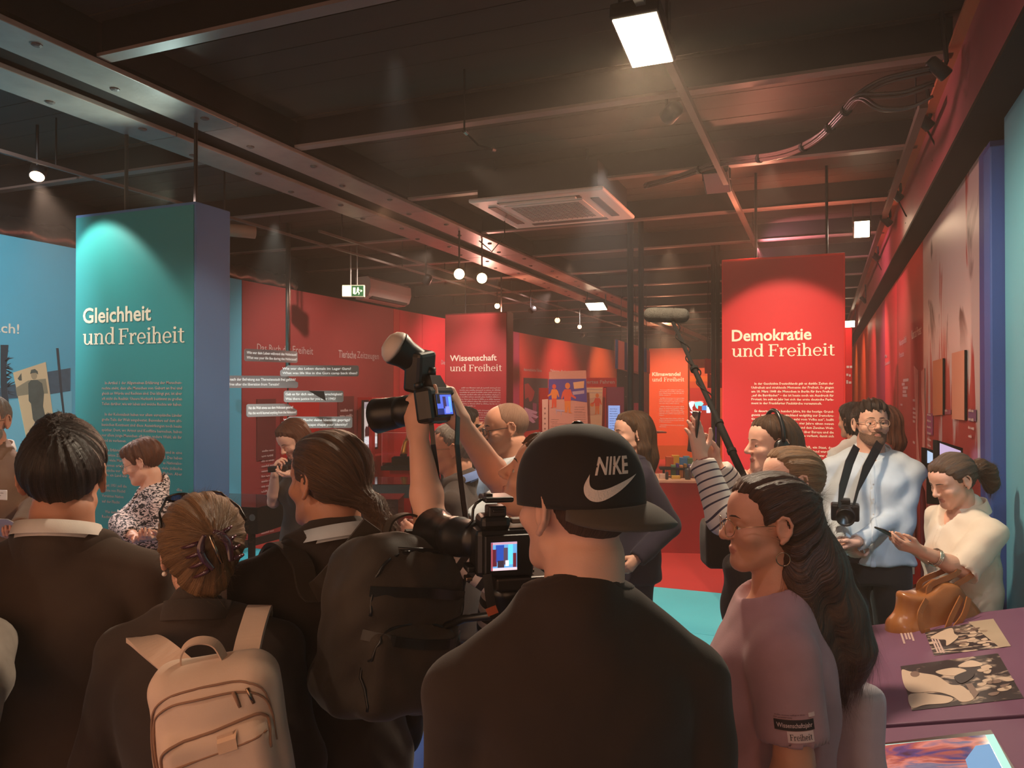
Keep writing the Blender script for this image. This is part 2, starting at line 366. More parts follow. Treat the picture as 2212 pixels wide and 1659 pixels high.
# ceiling: boards across the room, beams below them
ceil = struct(MB().box((XL-.9, Y0, ZC+.02), (XR+.6, Y1, ZC+.08)).build('ceiling', MBLK))
pm = MB().box((XL-.7, 0, 0), (XR+.5, .225, .02)).mesh('plank', CEILM)
n = int((Y1-Y0)/.23)
for i in range(n):
    o = link('plank', pm, None, ceil, (0, Y0+i*.23, ZC+random.uniform(-.003, .003)))
FLG = mat('lit_flange_paint', C(128, 108, 98), .42, noise=.25, nscale=5, spec=.5)  # pale flanges and black webs put lit and shaded steel into colour
# cross beams (steel tees), every 1.6 m
def beam_mesh(x0, x1):
    b = MB(); b.box((x0, -.04, ZB), (x1, .04, ZB+.018)); b.mi = 1; b.box((x0, -.008, ZB+.018), (x1, .008, ZC)); return b
bm1 = beam_mesh(-3.47, .62).mesh('cross_beam', [FLG, MBLK]); bm2 = beam_mesh(XL-.6, -4.28).mesh('cross_beam', [FLG, MBLK])
for k in range(-3, 14):
    y = 4.5+1.6*k
    link('cross_beam', bm1, None, ceil, (0, y, 0)); link('cross_beam', bm2, None, ceil, (0, y, 0))
# double longitudinal beam on the left: two flanges with a gap, bolted splice plates
def rust_mat():
    m = mat('scuffed_painted_steel', C(146, 132, 122), .38, metal=.15, noise=.3, nscale=7, bump=.25, bscale=30, spec=.5); return m
FL = rust_mat()
tb = struct(MB().box((-4.26, Y0, ZB+.03), (-3.49, Y1, ZC)).build('trim_1', MBLK)); tb.name = 'trim_1'
for (xa, xb) in ((-4.28, -3.99), (-3.76, -3.475)):
    y = Y0
    for yn in (1.4, 3.9, 6.4, 8.9, 11.4, 15, 20, Y1):
        MB().box((xa, y+.004, ZB-.03), (xb, yn-.004, ZB), bev=.004).build('flange', FL, tb); y = yn
    MB().box(((xa+xb)/2-.01, Y0, ZB), ((xa+xb)/2+.01, Y1, ZB+.1)).build('web', STEELBLK, tb)
    wp = MB().lathe([(.0, 0), (.026, 0), (.026, .006), (.014, .012), (0, .012)], 8, Matrix.Rotation(PI, 4, 'X')).mesh('bolt_patch', mat('dull_patch', C(96, 84, 78), .6))
    for i in range(26):
        link('bolt_patch', wp, None, tb, ((xa+xb)/2+.06*(-1)**i, .4+.55*i, ZB-.03))
# side girder along the right wall with its lit flange
tr = struct(MB().box((.645, Y0, ZB-.40), (1.05, Y1, ZC), bev=.01).build('trim_2', mat('girder_paint', C(150, 72, 80), .5, noise=.2, nscale=4, spec=.4)))
MB().box((.59, Y0, ZB), (.66, Y1, ZB+.02)).build('flange', paint('lit_orange_flange', 200, 120, 84, .4), tr)  # orange light from below put into the flange colour
MB().box((.64, Y0, ZB-.425), (1.05, Y1, ZB-.401)).build('underside', MBLK, tr)
# faint haze added to lift the blacks as lens glare does
hz = bpy.data.materials.new('lens_veil'); hz.use_nodes = True; nt = hz.node_tree; nt.nodes.remove(nt.nodes['Principled BSDF'])
vs_ = nt.nodes.new('ShaderNodeVolumeScatter'); vs_.inputs['Density'].default_value = .011; vs_.inputs['Anisotropy'].default_value = .2; vs_.inputs['Color'].default_value = (1, .82, .68, 1)
nt.links.new(vs_.outputs[0], nt.nodes['Material Output'].inputs['Volume'])
o = struct(MB().box((XL-.05, Y0-1, .01), (XR+.04, Y1-.05, ZC-.005)).build('veil_haze', hz)); o['kind'] = 'stuff'; o.name = 'haze'
# ------------------------------------------------------------------ exhibits
def loc(M, px, py):
    r = ray(px, py); O = M.translation; N = M.col[2].to_3d(); t = (O-CAMP).dot(N)/r.dot(N)
    p = M.inverted() @ (CAMP+r*t); return p.x, p.y
def txt(mb, s, M, px0, pyb, px1, hpx, bold=.0, res=2):
    """line of text whose left/right end and baseline fall on these points of plane M, capitals hpx tall"""
    x0, y0 = loc(M, px0, pyb); x1, _ = loc(M, px1, pyb); _, yt = loc(M, px0, pyb-hpx)
    put_text(mb, s, M, x0, y0, yt-y0, x1-x0, bold, res)
def slabtxt(mb, s, M, px0, pyb, px1, hpx):
    x0, y0 = loc(M, px0, pyb); x1, _ = loc(M, px1, pyb); put_slab(mb, s, M, x0, y0, x1-x0, cap=loc(M, px0, pyb-hpx)[1]-y0)
def bars(mb, M, x, ytop, width, pitch, h, n, last=.6, raise_=.003, rnd=None):
    """print too small to read: rows of word-long strokes"""
    rnd = rnd or random.Random(5); y = ytop
    for i in range(n):
        xe = x+width*(last if i == n-1 else 1); xx = x+(width*.04 if i == 0 else 0)
        while xx < xe-.2*h:
            for q in range(rnd.randint(2, 9)):
                lw_ = h*rnd.uniform(.34, .58)
                if xx+lw_ > xe: break
                ht = h*rnd.choice((.52, .52, .56, .8)); y_ = y-(h*.16 if rnd.random() < .08 else 0)
                mb.add([M @ Vector(p) for p in ((xx, y_, raise_), (xx+lw_, y_, raise_), (xx+lw_, y_+ht, raise_), (xx, y_+ht, raise_))], [(0, 1, 2, 3)]); xx += lw_+h*.14
            xx += h*.42
        y -= pitch
    return y
def sheet(name, M, x0, y0, x1, y1, m, parent, t=.002, z=.0):
    return MB().box((x0, y0, z), (x1, y1, z+t), M).build(name, m, parent)
def pillar(name_label, xl, xr, y, ztop, front, side, group, th=.25):
    t = thing('display_pillar', name_label, 'pillar', (0, 0, 0), 0, group)
    MB().box((xl, y+.006, 0), (xr, y+th, ztop), bev=.006).build('pillar_body', side, t)
    MB().box((xl+.012, y, .03), (xr-.012, y+.006, ztop-.02)).build('front_panel', front, t)
    for f in (.28, .86):
        xx = xl+(xr-xl)*f
        MB().tube([(xx, y+th/2, ztop), (xx, y+th/2, ZC)], .012, 8).build('hanger_rod', BLACK, t)
    return t, plane_frame((xl, y, 0), (1, 0, 0), (0, 0, 1))
ZP = 3.03
def corner(px, py): return onZ(px, py, ZP)
# --- equality pillar
a, b = corner(162, 462), corner(421, 437); yg = (a.y+b.y)/2; xl, xr = onY(161, 600, yg).x, onY(421, 600, yg).x
FT = paint('teal_pillar_front', 56, 146, 148, .42, .05)
tp, M = pillar('teal pillar with cream heading and blue side, behind the woman in the patterned top', xl, xr, yg, ZP, FT, paint('slate_blue_pillar_side', 88, 128, 176, .5), 'text pillars', .30)
h = MB(); txt(h, 'Gleichheit', M, 180, 698, 327, 33, .02, 3); h.build('heading', LETTER, tp)
h = MB(); slabtxt(h, 'und', M, 180, 745, 249, 34); slabtxt(h, 'Freiheit', M, 257, 744, 399, 34); h.build('heading', LETTER, tp)
h = MB(); x0, y0 = loc(M, 221, 830); x1, _ = loc(M, 394, 830); W_ = x1-x0; pit = (loc(M, 221, 830)[1]-loc(M, 221, 944)[1])/10.15; hh = pit*.56
G1 = [('In Artikel 1 der Allgemeinen Erklärung der Menschen-', .04, 1), 'rechte steht, dass alle Menschen von Geburt an frei und', 'gleich an Würde und Rechten sind. Das klingt gut, ist aber', 'oft nicht die Realität. Unsere Herkunft bestimmt zu großen', 'Teilen darüber, wie wir leben und welche Rechte wir haben.', None,
      ('In der Kolonialzeit haben vor allem europäische Länder', .04, 1), 'große Teile der Welt ausgebeutet. Besonders auf dem afri-', 'kanischen Kontinent sind diese Auswirkungen noch heute', 'spürbar. Dort, wo Armut und Konflikte herrschen, haben', 'vor allem junge Menschen oft keine andere Wahl, als ihr', ('Land zu verlassen.', 0, .32)]
put_lines(h, G1, M, x0, y0, W_, pit, hh); h.build('text_block', LETTER_DIM, tp)
h = MB()
for (s1, e1, s2, b2, py) in (('Die Erfahrung,', .27, 'sen und in eine', .73, 974), ('ungewisse Zuku', .28, 'and. Das haben', .74, 985), ('auch viele Men', .27, 'es Nationalso-', .77, 996), ('zialismus erlebt.', .30, 'n viele jüdische', .72, 1007), ('Deutsche vor V', .28, 'g fliehen. Aber', .74, 1018), ('kaum ein Land war', .33, '', 0, 1028), ('Seit 1951 soll die', .32, 'die', .93, 1050), ('Rechte von Flüchtl', .30, '', 0, 1061), ('Vereinten Nation', .28, '', 0, 1073), ('auf der Flucht', .23, '', 0, 1085), ('Was denks', .2, '', 0, 1107), ('Rechte für a', .22, '', 0, 1118)):
    xx, yb = loc(M, 221, py); ind = .04 if s1[:3] in ('Die', 'Sei', 'Was') else 0
    put_text(h, s1, M, xx+ind*W_, yb, hh, (e1-ind)*W_, .012, 1)
    if s2: put_text(h, s2, M, xx+b2*W_, yb, hh, (1-b2)*W_, .012, 1)
h.build('text_block', LETTER_DIM, tp)
# --- democracy pillar
a, b = corner(1558, 561), corner(1825, 545); yd = (a.y+b.y)/2; xl, xr = onY(1559, 700, yd).x, onY(1826, 700, yd).x
tp, M = pillar('red pillar with cream heading on democracy, behind the man with headphones', xl, xr, yd, ZP, paint('red_pillar_front', 196, 36, 42, .5, .05), paint('bright_red_pillar_side', 226, 48, 46, .5), 'text pillars')
h = MB(); txt(h, 'Demokratie', M, 1581, 737, 1753, 25, .022, 3); h.build('heading', LETTER, tp)
h = MB(); slabtxt(h, 'und', M, 1581, 771, 1650, 26); slabtxt(h, 'Freiheit', M, 1660, 770, 1803, 26); h.build('heading', LETTER, tp)
h = MB(); x0, y0 = loc(M, 1623, 831); x1, _ = loc(M, 1801, 831); W_ = x1-x0; pit = (y0-loc(M, 1623, 873)[1])/5; hh = pit*.60
D1 = [('In der Geschichte Deutschlands gab es dunkle Zeiten der', .04, 1), 'Unfreiheit und strahlende Momente der Freiheit. So gingen', 'am 18. März 1848 die Menschen in Berlin für ihre Freiheit', '„auf die Barrikaden“ – das ist heute noch ein Ausdruck für', 'Protest. Im selben Jahr hat sich das erste deutsche Parla-', ('ment in der Frankfurter Paulskirche versammelt.', 0, .86), None,
      ('Es dauerte weitere hundert Jahre, bis das heutige Grund-', .04, 1), 'gesetz entstand und Deutschland endgültig zur Demokra-', ('tie wurde. „Alle Staatsgewalt geht vom Volke aus“, heißt', 0, 1), ('es', 0, .04)]
put_lines(h, D1, M, x0, y0, W_, pit, hh, .02); h.build('text_block', LETTER, tp)
h = MB()
for (s2, b2, py) in (('wir alle vier Jahre einen neuen', .44, 915), ('Diktatur und dem Zweiten Welt-', .45, 924), ('viel Leid über Europa und die', .49, 933), ('setz wurde verfasst, damit sich', .48, 941), ('die DDR, ein Staat, der', .56, 965), ('te. Deutschland wurde in', .55, 973.5), ('im Osten war es le-', .65, 982), ('Hunderttausende', .69, 991), ('Straßen. Diese', .73, 999.5), ('Mauer und zur', .74, 1008), ('du dich ein-', .78, 1034)):
    xx, yb = loc(M, 1623, py); put_text(h, s2, M, xx+b2*W_, yb, hh, (1-b2)*W_, .02, 1)
for (s1, e1, py) in (('sam', .08, 991), ('für', .06, 999.5), ('„friedl', .12, 1008), ('Wied', .09, 1016)):
    xx, yb = loc(M, 1623, py-3); put_text(h, s1, M, xx, yb, hh, e1*W_, .02, 1)
h.build('text_block', LETTER, tp)
# --- science pillar
a, b = corner(962, 678), corner(1095, 673); yw = (a.y+b.y)/2; xl, xr = onY(961, 760, yw).x, onY(1095, 760, yw).x
tp, M = pillar('dusty red pillar with cream heading on science, behind the bald man', xl, xr, yw, ZP, paint('dusty_red_pillar_front', 182, 54, 58, .5, .05), paint('dark_red_pillar_side', 112, 30, 34, .5), 'text pillars')
h = MB(); txt(h, 'Wissenschaft', M, 972, 780, 1073, 13, .018, 3); h.build('heading', LETTER, tp)
h = MB(); slabtxt(h, 'und', M, 972, 802, 1007, 14); slabtxt(h, 'Freiheit', M, 1013, 802, 1084, 14); h.build('heading', LETTER, tp)
h = MB(); x0, y0 = loc(M, 993, 839); x1, _ = loc(M, 1082, 839); pit = (y0-loc(M, 993, 874)[1])/7.2
y = y0; rr = random.Random(3)
for n_, l_ in ((9, .4), (7, 1), (5, .8), (4, .6)): y = bars(h, M, x0, y, x1-x0, pit, pit*.66, n_, l_, rnd=rr)-pit*.9
h.build('text_block', LETTER_DIM, tp)
# --- climate pillar
a, b = corner(1402, 753), corner(1487, 751); yk = (a.y+b.y)/2; xl, xr = onY(1402, 780, yk).x, onY(1486, 780, yk).x
OPF = paint('orange_pillar_front', 226, 82, 36, .5, .05)
tp, M = pillar('orange pillar with cream heading on climate, far behind the boom pole', xl, xr, yk, ZP, OPF, paint('orange_pillar_side', 232, 110, 40, .5), 'text pillars')
h = MB(); txt(h, 'Klimawandel', M, 1409, 812, 1470, 8, .025, 2); h.build('heading', LETTER, tp)
h = MB(); slabtxt(h, 'und', M, 1409, 824, 1430, 8.5); slabtxt(h, 'Freiheit', M, 1434, 824, 1478, 8.5); h.build('heading', LETTER, tp)
h = MB(); x0, y0 = loc(M, 1424, 843); x1, _ = loc(M, 1478, 843); pit = (y0-loc(M, 1424, 873)[1])/8; y = y0; rr = random.Random(4)
for n_, l_ in ((4, .45), (4, .8), (6, .2), (3, .5), (2, .3)): y = bars(h, M, x0, y, x1-x0, pit, pit*.62, n_, l_, rnd=rr)-pit*.8
h.build('text_block', LETTER_DIM, tp)
# red pillar seen just past the democracy pillar
yq = 9.6; xl, xr = onY(1790, 800, yq).x, onY(1841, 800, yq).x
t = thing('display_pillar', 'narrow edge of a second red pillar, behind the democracy pillar on its right', 'pillar', group='text pillars')
MB().box((xl, yq, 0), (xr, yq+.2, onY(1841, 708, yq).z), bev=.006).build('pillar_body', paint('bright_red_pillar_side', 226, 48, 46), t)
M = plane_frame((xl, yq-.002, 0), (1, 0, 0), (0, 0, 1)); h = MB(); bars(h, M, *loc(M, 1828, 795), .07, .09, .05, 3, 1); h.build('text_block', LETTER, t)

# ---------------- left wall prints
ML = plane_frame((XL+.002, 0, 0), (0, 1, 0), (0, 0, 1))
def wall_print(name, label, cat, builder, m, group=None):
    b_ = MB(); builder(b_); o = b_.build(name, m); return tag(o, label, cat, group)
wall_print('wall_lettering', 'pale lettering with exclamation mark on teal wall at the left edge', 'lettering', lambda h: txt(h, 'ach!', ML, -14, 717, 41, 22, .01, 3), LETTER)
wall_print('wall_lettering', 'pale book heading on dark red wall behind the steel pole', 'lettering', lambda h: (txt(h, 'Das Buch der', ML, 555, 758, 628, 17), txt(h, 'Freiheit', ML, 632, 763, 676, 17)), LETTER_DIM, 'headings on the red wall')
wall_print('wall_lettering', 'pale animal witnesses heading on dark red wall left of the flash unit', 'lettering', lambda h: (txt(h, 'Tierische', ML, 731, 772, 769, 17, .015), txt(h, 'Zeitzeugen', ML, 771, 773, 818, 15)), LETTER_DIM, 'headings on the red wall')
wall_print('wall_lettering', 'short pale lettering on bright red wall left of the science pillar', 'lettering', lambda h: txt(h, 'Die', ML, 953, 787, 961, 10), LETTER_DIM, 'headings on the red wall')
wall_print('wall_lettering', 'small pale driving heading on red wall above the robot hand poster', 'lettering', lambda h: txt(h, 'Automatisiertes Fahren', ML, 1131, 801, 1170, 7, .02, 1), LETTER_DIM, 'headings on the red wall')
wall_print('wall_lettering', 'small pale heading on red wall just above the pink illustrated board', 'lettering', lambda h: txt(h, 'Neue Arbeit', ML, 1189, 803, 1232, 6, .02, 1), LETTER_DIM, 'headings on the red wall')
# mural of a winter field: bare tree, post, wire netting and hedge, printed flat on the teal wall
mu = thing('field_mural', 'dark tree, post and hedge silhouettes printed on the teal wall', 'mural')
INK = mat('mural_ink', C(50, 62, 68), .7); INK2 = mat('mural_hedge_print', C(66, 92, 104), .7, noise=.35, nscale=18); SNOW = paint('snow_print', 120, 190, 204, .6)
def lpoly(pts, t=.001): 
    b_ = MB(); b_.poly([loc(ML, *p) for p in pts][::-1] if True else [], ML, t); return b_
lpoly([(0, 868), (155, 845), (155, 985), (0, 985)], .0006).build('snow_ground', SNOW, mu)
lpoly([(60, 822), (104, 803), (152, 795), (152, 844), (104, 852), (60, 858), (0, 862), (0, 838)], .0012).build('hedge', INK2, mu)
lpoly([(1, 745), (18, 745), (13, 800), (16, 850), (21, 882), (6, 884), (1, 830)], .0018).build('tree_trunk', INK, mu)
tw = MB(); rr = random.Random(11)
for i in range(26):
    x, y = 12+rr.uniform(-2, 5), rr.uniform(758, 850); a_ = rr.uniform(-.9, .5); l_ = rr.uniform(8, 24)
    p0 = (x, y); p1 = (x+l_*math.cos(a_), y+l_*math.sin(a_)); A, B = loc(ML, *p0), loc(ML, *p1); d_ = Vector((B[0]-A[0], B[1]-A[1])).normalized(); nx, ny = -d_.y*.006, d_.x*.006
    tw.add([ML @ Vector((A[0]-nx, A[1]-ny, .0025)), ML @ Vector((B[0], B[1], .0025)), ML @ Vector((A[0]+nx, A[1]+ny, .0025))], [(0, 1, 2)])
o = tw.build('twigs', INK, mu); o['kind'] = 'stuff'
lpoly([(121, 752), (126, 752), (135, 850), (141, 905), (138, 915), (130, 850)], .0022).build('fence_post', INK, mu)
# tilted sepia print of a standing figure
ph = thing('photo_print', 'tilted cream photograph of a standing figure in uniform on teal wall', 'photograph')
CREAM = paint('sepia_paper', 226, 196, 150, .6); SEP = mat('sepia_ink', C(84, 92, 82), .7, noise=.4, nscale=14); SEPF = mat('sepia_face', C(176, 154, 120), .7)
lpoly([(28, 805), (98, 782), (117, 921), (57, 949)], .005).build('paper', CREAM, ph)
def lp2(pts, z, m, nm): b_ = MB(); b_.poly([loc(ML, *p) for p in pts][::-1], ML @ Matrix.Translation((0, 0, z)), .0006); b_.build(nm, m, ph)
ell = lambda cx, cy, rx, ry, n=14: [(cx+rx*math.cos(2*PI*k/n), cy+ry*math.sin(2*PI*k/n)) for k in range(n)]
lp2([(33, 838), (60, 822), (98, 818), (103, 850), (62, 852), (36, 856)], .005, mat('sepia_hill', C(150, 140, 112), .7), 'hill_print')
lp2([(60, 828), (66, 821), (80, 821), (90, 828), (94, 850), (92, 878), (96, 895), (96, 914), (91, 934), (88, 930), (84, 916), (80, 932), (77, 916), (70, 905), (66, 872), (61, 866)], .0058, SEP, 'uniform_print')
lp2(ell(72.5, 811, 6.5, 9), .0066, SEPF, 'face_print'); lp2([(64, 808), (66, 799), (74, 797), (80, 802), (81, 809), (76, 805), (68, 806)], .0074, SEP, 'cap_print')
lp2([(37, 818), (45, 806), (46, 822), (41, 822)], .0058, SEP, 'tree_print')

# ---------------- speech-bubble signs on a steel pole
sg = thing('question_sign', 'grey speech bubble plates hanging from a steel pole before the red wall', 'sign')
pt = atd(622, 780, 8.85); MB().tube([(pt.x, pt.y, ZC), (pt.x, pt.y, pt.z-.08)], .028, 14).build('pole', STEEL, sg, True)
MB().tube([(pt.x, pt.y, pt.z-.08), (pt.x, pt.y, atd(622, 915, 8.4).z)], .008, 6).build('support_rod', MBLK, sg)
GREY = mat('grey_acrylic', C(186, 170, 162), .35, spec=.4)
WH = mat('glowing_sign_print', C(250, 244, 236), .6, emit=C(250, 240, 228), estr=.35)  # print glows faintly to read brighter, no lamp behind it
def bubble(xa, xb, yt, yb, yt2, yb2, da, db, l1, l2, cut, f1, f2):
    A = atd(xa, yb, da); B = atd(xb, yb2, db); T = atd(xa, yt, da)
    Rt = Vector((B.x-A.x, B.y-A.y, 0)); W0 = Rt.length; H0 = T.z-A.z; Mb = plane_frame(A, Rt, (0, 0, 1))
    c = H0*.12; pts = [(c, 0), (W0-c, 0), (W0, c)]
    pts += [(W0, H0-c), (W0-c, H0)] if cut != 'r' else [(W0, H0*.45), (W0-H0*.9, H0)]
    pts += [(c, H0), (0, H0-c)] if cut != 'l' else [(H0*.7, H0), (0, H0*.5)]
    pts += [(0, c)]
    b_ = MB(); b_.poly(pts, Mb @ Matrix.Translation((0, 0, -.012)), .012); o = b_.build('bubble_plate', GREY, sg)
    h_ = MB(); put_text(h_, l1, Mb, W0*.03, H0*.60, H0*.22, W0*f1, .016, 3); put_text(h_, l2, Mb, W0*.03, H0*.2, H0*.22, W0*f2, .010, 3)
    h_.build('question_text', WH, o)
bubble(529, 643, 753, 780, 762, 786, 8.15, 8.7, 'Wie war dein Leben während des Holocaust?', 'What was your life like during the Holocaust?', '', .95, .95)
bubble(605, 775, 789, 813, 789, 813, 8.3, 8.35, 'Wie war das Leben damals im Lager Gurs?', 'What was life like in the Gurs camp back then?', 'l', .87, .95)
bubble(452, 644, 811, 838, 815, 841, 8.2, 8.5, 'Hast du dich nach der Befreiung aus Theresienstadt frei gefühlt?', 'Did you feel free after the liberation from Terezín?', 'r', .94, .75)
bubble(613, 742, 844, 869, 845, 869, 8.3, 8.4, 'Gab es für dich nach 1945 Gerechtigkeit?', 'Was there justice for you after 1945?', '', .95, .84)
bubble(533, 642, 873, 901, 873, 898, 8.15, 8.6, 'Hat die Welt etwas aus dem Holocaust gelernt?', 'Has the world learned anything from the Holocaust?', 'r', .88, .95)
bubble(608, 761, 900, 925, 900, 925, 8.3, 8.35, 'Wie hat die Flucht deine Identität geprägt?', 'How did your escape shape your identity?', 'l', .94, .90)
A = atd(742, 845, 8.2); Mb = plane_frame(A, RIGHT, (0, 0, 1)); b_ = MB(); k = 8.2/FPX; b_.poly([(-42*k, 0), (-38*k, -21*k), (-76*k, 1*k)][::-1], Mb, .004); b_.build('dark_wedge', MBLK, sg)  # small dark triangle in front of the fourth plate

# ---------------- lower exhibits on the left wall
DPANEL = paint('brown_red_text_panel', 112, 44, 42); 
def wp(name, label, cat, pxa, pya, pxb, pyb, m, t=.03, group=None, parent=None):
    ya, za = loc(ML, pxa, pya); yb, zb = loc(ML, pxb, pyb); 
    b_ = MB(); b_.box((min(ya, yb), min(za, zb), 0), (max(ya, yb), max(za, zb), t), ML)
    o = b_.build(name, m, parent); 
    if label: tag(o, label, cat, group)
    return o, (min(ya, yb), min(za, zb), max(ya, yb), max(za, zb))
t = thing('text_panel', 'brown red text panel with small print left of the girl in black', 'panel', group='text panels on the red wall')
o, (ya, za, yb, zb) = wp('panel_board', None, None, 554, 862, 594, 990, DPANEL, .012, parent=t)
Mt = ML @ Matrix.Translation((0, 0, .013)); h = MB(); put_text(h, 'Das Buch der Freiheit', Mt, ya+.05, zb-.2, .055, (yb-ya)*.72, .01, 1)
y = bars(h, Mt, ya+.22*(yb-ya), zb-.65, (yb-ya)*.68, .062, .03, 9, .5); y = bars(h, Mt, ya+.22*(yb-ya), y-.1, (yb-ya)*.2, .062, .035, 1, 1); bars(h, Mt, ya+.22*(yb-ya), y-.1, (yb-ya)*.68, .062, .03, 10, .7); h.build('print', LETTER_DIM, t)
t = thing('text_panel', 'brown red text panel with small print left of the upright screen', 'panel', group='text panels on the red wall')
o, (ya, za, yb, zb) = wp('panel_board', None, None, 729, 856, 763, 985, DPANEL, .012, parent=t)
h = MB(); y = bars(h, Mt, ya+.1*(yb-ya), zb-.22, (yb-ya)*.8, .08, .05, 2, 1); y = bars(h, Mt, ya+.1*(yb-ya), y-.2, (yb-ya)*.8, .07, .03, 16, .6); h.build('print', LETTER_DIM, t)
wp('red_recess_panel', 'bright red upright panel behind the lower speech bubbles', 'panel', 605, 870, 683, 1010, paint('signal_red', 190, 26, 22), .05)
# red niche with an upright screen
t = thing('screen_niche', 'red wall niche holding a tall lit screen beside the glass case', 'display')
ya, za = loc(ML, 772, 1012); yb, zb = loc(ML, 862, 857); NR = paint('niche_red', 190, 34, 34); 
b_ = MB(); y1_, _ = loc(ML, 779, 900); y2_, _ = loc(ML, 821, 900)
b_.box((ya, 0, 0), (y1_, zb, .25), ML); b_.box((y2_, 0, 0), (yb, zb, .25), ML); b_.box((y1_, zb-.12, 0), (y2_, zb, .25), ML); b_.box((y1_, 0, 0), (y2_, za+.18, .25), ML); b_.build('niche_frame', NR, t)
MB().box((y1_, za+.18, .0), (y2_, zb-.12, .03), ML).build('niche_back', paint('niche_back_red', 150, 24, 26), t)
Ms = ML @ Matrix.Translation((0, 0, .2)); sx0, sz0 = loc(Ms, 787, 969); sx1, sz1 = loc(Ms, 815, 868)
scr = MB().box((sx0-.03, sz0-.03, -.03), (sx1+.03, sz1+.03, -.004), Ms).build('screen', BLACK, t)
def glowsheet(nm, M, x0, y0, x1, y1, col, s, par, z): return MB().box((x0, y0, z), (x1, y1, z+.001), M).build(nm, glow(nm, *col, s), par)
Hs = sz1-sz0; Ws = sx1-sx0
glowsheet('screen_image', Ms, sx0, sz0, sx1, sz1, (150, 142, 146), .55, scr, -.003)
glowsheet('screen_photo', Ms, sx0, sz0+.25*Hs, sx1, sz0+.86*Hs, (176, 166, 160), .6, scr, -.002)
glowsheet('screen_caption', Ms, sx0, sz0+.08*Hs, sx1, sz0+.24*Hs, (196, 196, 200), .7, scr, -.002)
h = MB(); bars(h, Ms, sx0+.06*Ws, sz1-.05*Hs, Ws*.9, .03*Hs, .014*Hs, 4, .7, raise_=0); h.build('screen_text', mat('screen_ink', C(70, 66, 84), .6), scr)
h = MB(); q = lambda *p: [(sx0+u*Ws, sz0+v*Hs) for u, v in p]
h.poly(q((.66, .26), (.80, .26), (.78, .62), (.98, .74), (.94, .76), (.80, .68), (.84, .80), (.79, .80), (.74, .68), (.66, .79), (.62, .77), (.70, .64), (.66, .5)), Ms, .001)
h.poly(q((.06, .26), (.34, .26), (.4, .46), (.3, .52), (.24, .46), (.12, .48), (.04, .4)), Ms, .001); h.poly(q((.12, .83), (.2, .84), (.28, .72), (.42, .84), (.5, .84), (.3, .64)), Ms, .001)
h.build('screen_figures', mat('screen_dark_red', C(92, 40, 52), .6), scr)
# glass case with a golden animal figure on a black plinth above a red cabinet
yc = onX(840, 1000, -5.7).y
Mc = plane_frame((-5.75, yc, 0), (RIGHT.x, RIGHT.y, 0), (0, 0, 1)); dq = (Vector((-5.75, yc, 1))-CAMP).dot(FWD); k = dq/FPX
def cx(px, py): return loc(Mc, px, py)
t = thing('showcase', 'red cabinet with black top board and clear glass hood beside the screen', 'showcase')
x0, zt = cx(823, 1007); x1, zb_ = cx(905, 1016)
MB().box((x0, zb_, -.55), (x1, zt, .02), Mc, .004).build('plinth_board', MBLK, t)
MB().box((x0+.12, 0, -.5), (x1-.02, zb_, -.02), Mc).build('cabinet_body', paint('cabinet_red', 170, 26, 26), t)
gx0, gz1 = cx(824, 935); gx1, _ = cx(899, 935); g = MB()
g.box((gx0, zt, -.50), (gx0+.006, gz1, -.04), Mc); g.box((gx1-.006, zt, -.50), (gx1, gz1, -.04), Mc); g.box((gx0, zt, -.046), (gx1, gz1, -.04), Mc); g.box((gx0, gz1-.006, -.50), (gx1, gz1, -.04), Mc)
g.build('glass_hood', GLASS, t)
e = MB()
for xx in (gx0, gx1): e.tube([Mc @ Vector((xx, zt, -.04)), Mc @ Vector((xx, gz1, -.04))], .004, 4)
e.tube([Mc @ Vector((gx0, gz1, -.04)), Mc @ Vector((gx1, gz1, -.04))], .004, 4); e.build('glass_edge', mat('glass_edge', C(230, 150, 140), .3), t)
t = thing('giraffe_figure', 'small shiny golden long necked figure on a black block inside the glass hood', 'figurine')
px0, pz0 = cx(843, 1007); px1, pz1 = cx(884, 990); MB().box((px0, pz0+.0, -.36), (px1, pz1, -.12), Mc, .003).build('block', MBLK, t)
GOLD = mat('gold', C(246, 190, 96), .22, metal=.9)
b_ = MB(); pts = [(866, 989, .05), (869, 978, .055), (870, 966, .042), (872, 957, .034), (876, 950, .03)]
b_.tube([Mc @ Vector((*cx(x, y), -.22)) for x, y, r in pts], [r for *_, r in pts], 12); b_.build('neck', GOLD, t, True)
b_ = MB(); b_.tube([Mc @ Vector((*cx(x, y), -.22)) for x, y in ((873, 949), (877, 947.5), (880, 950), (883, 953))], [.02, .038, .03, .016], 10); b_.build('head', GOLD, t, True)
b_ = MB(); 
for s in (-1, 1): b_.tube([Mc @ Vector((*cx(875+s, 948), -.22+.02*s)), Mc @ Vector((*cx(873.5+s, 943.5), -.22+.03*s))], [.008, .006], 6)
b_.build('horns', GOLD, t, True)
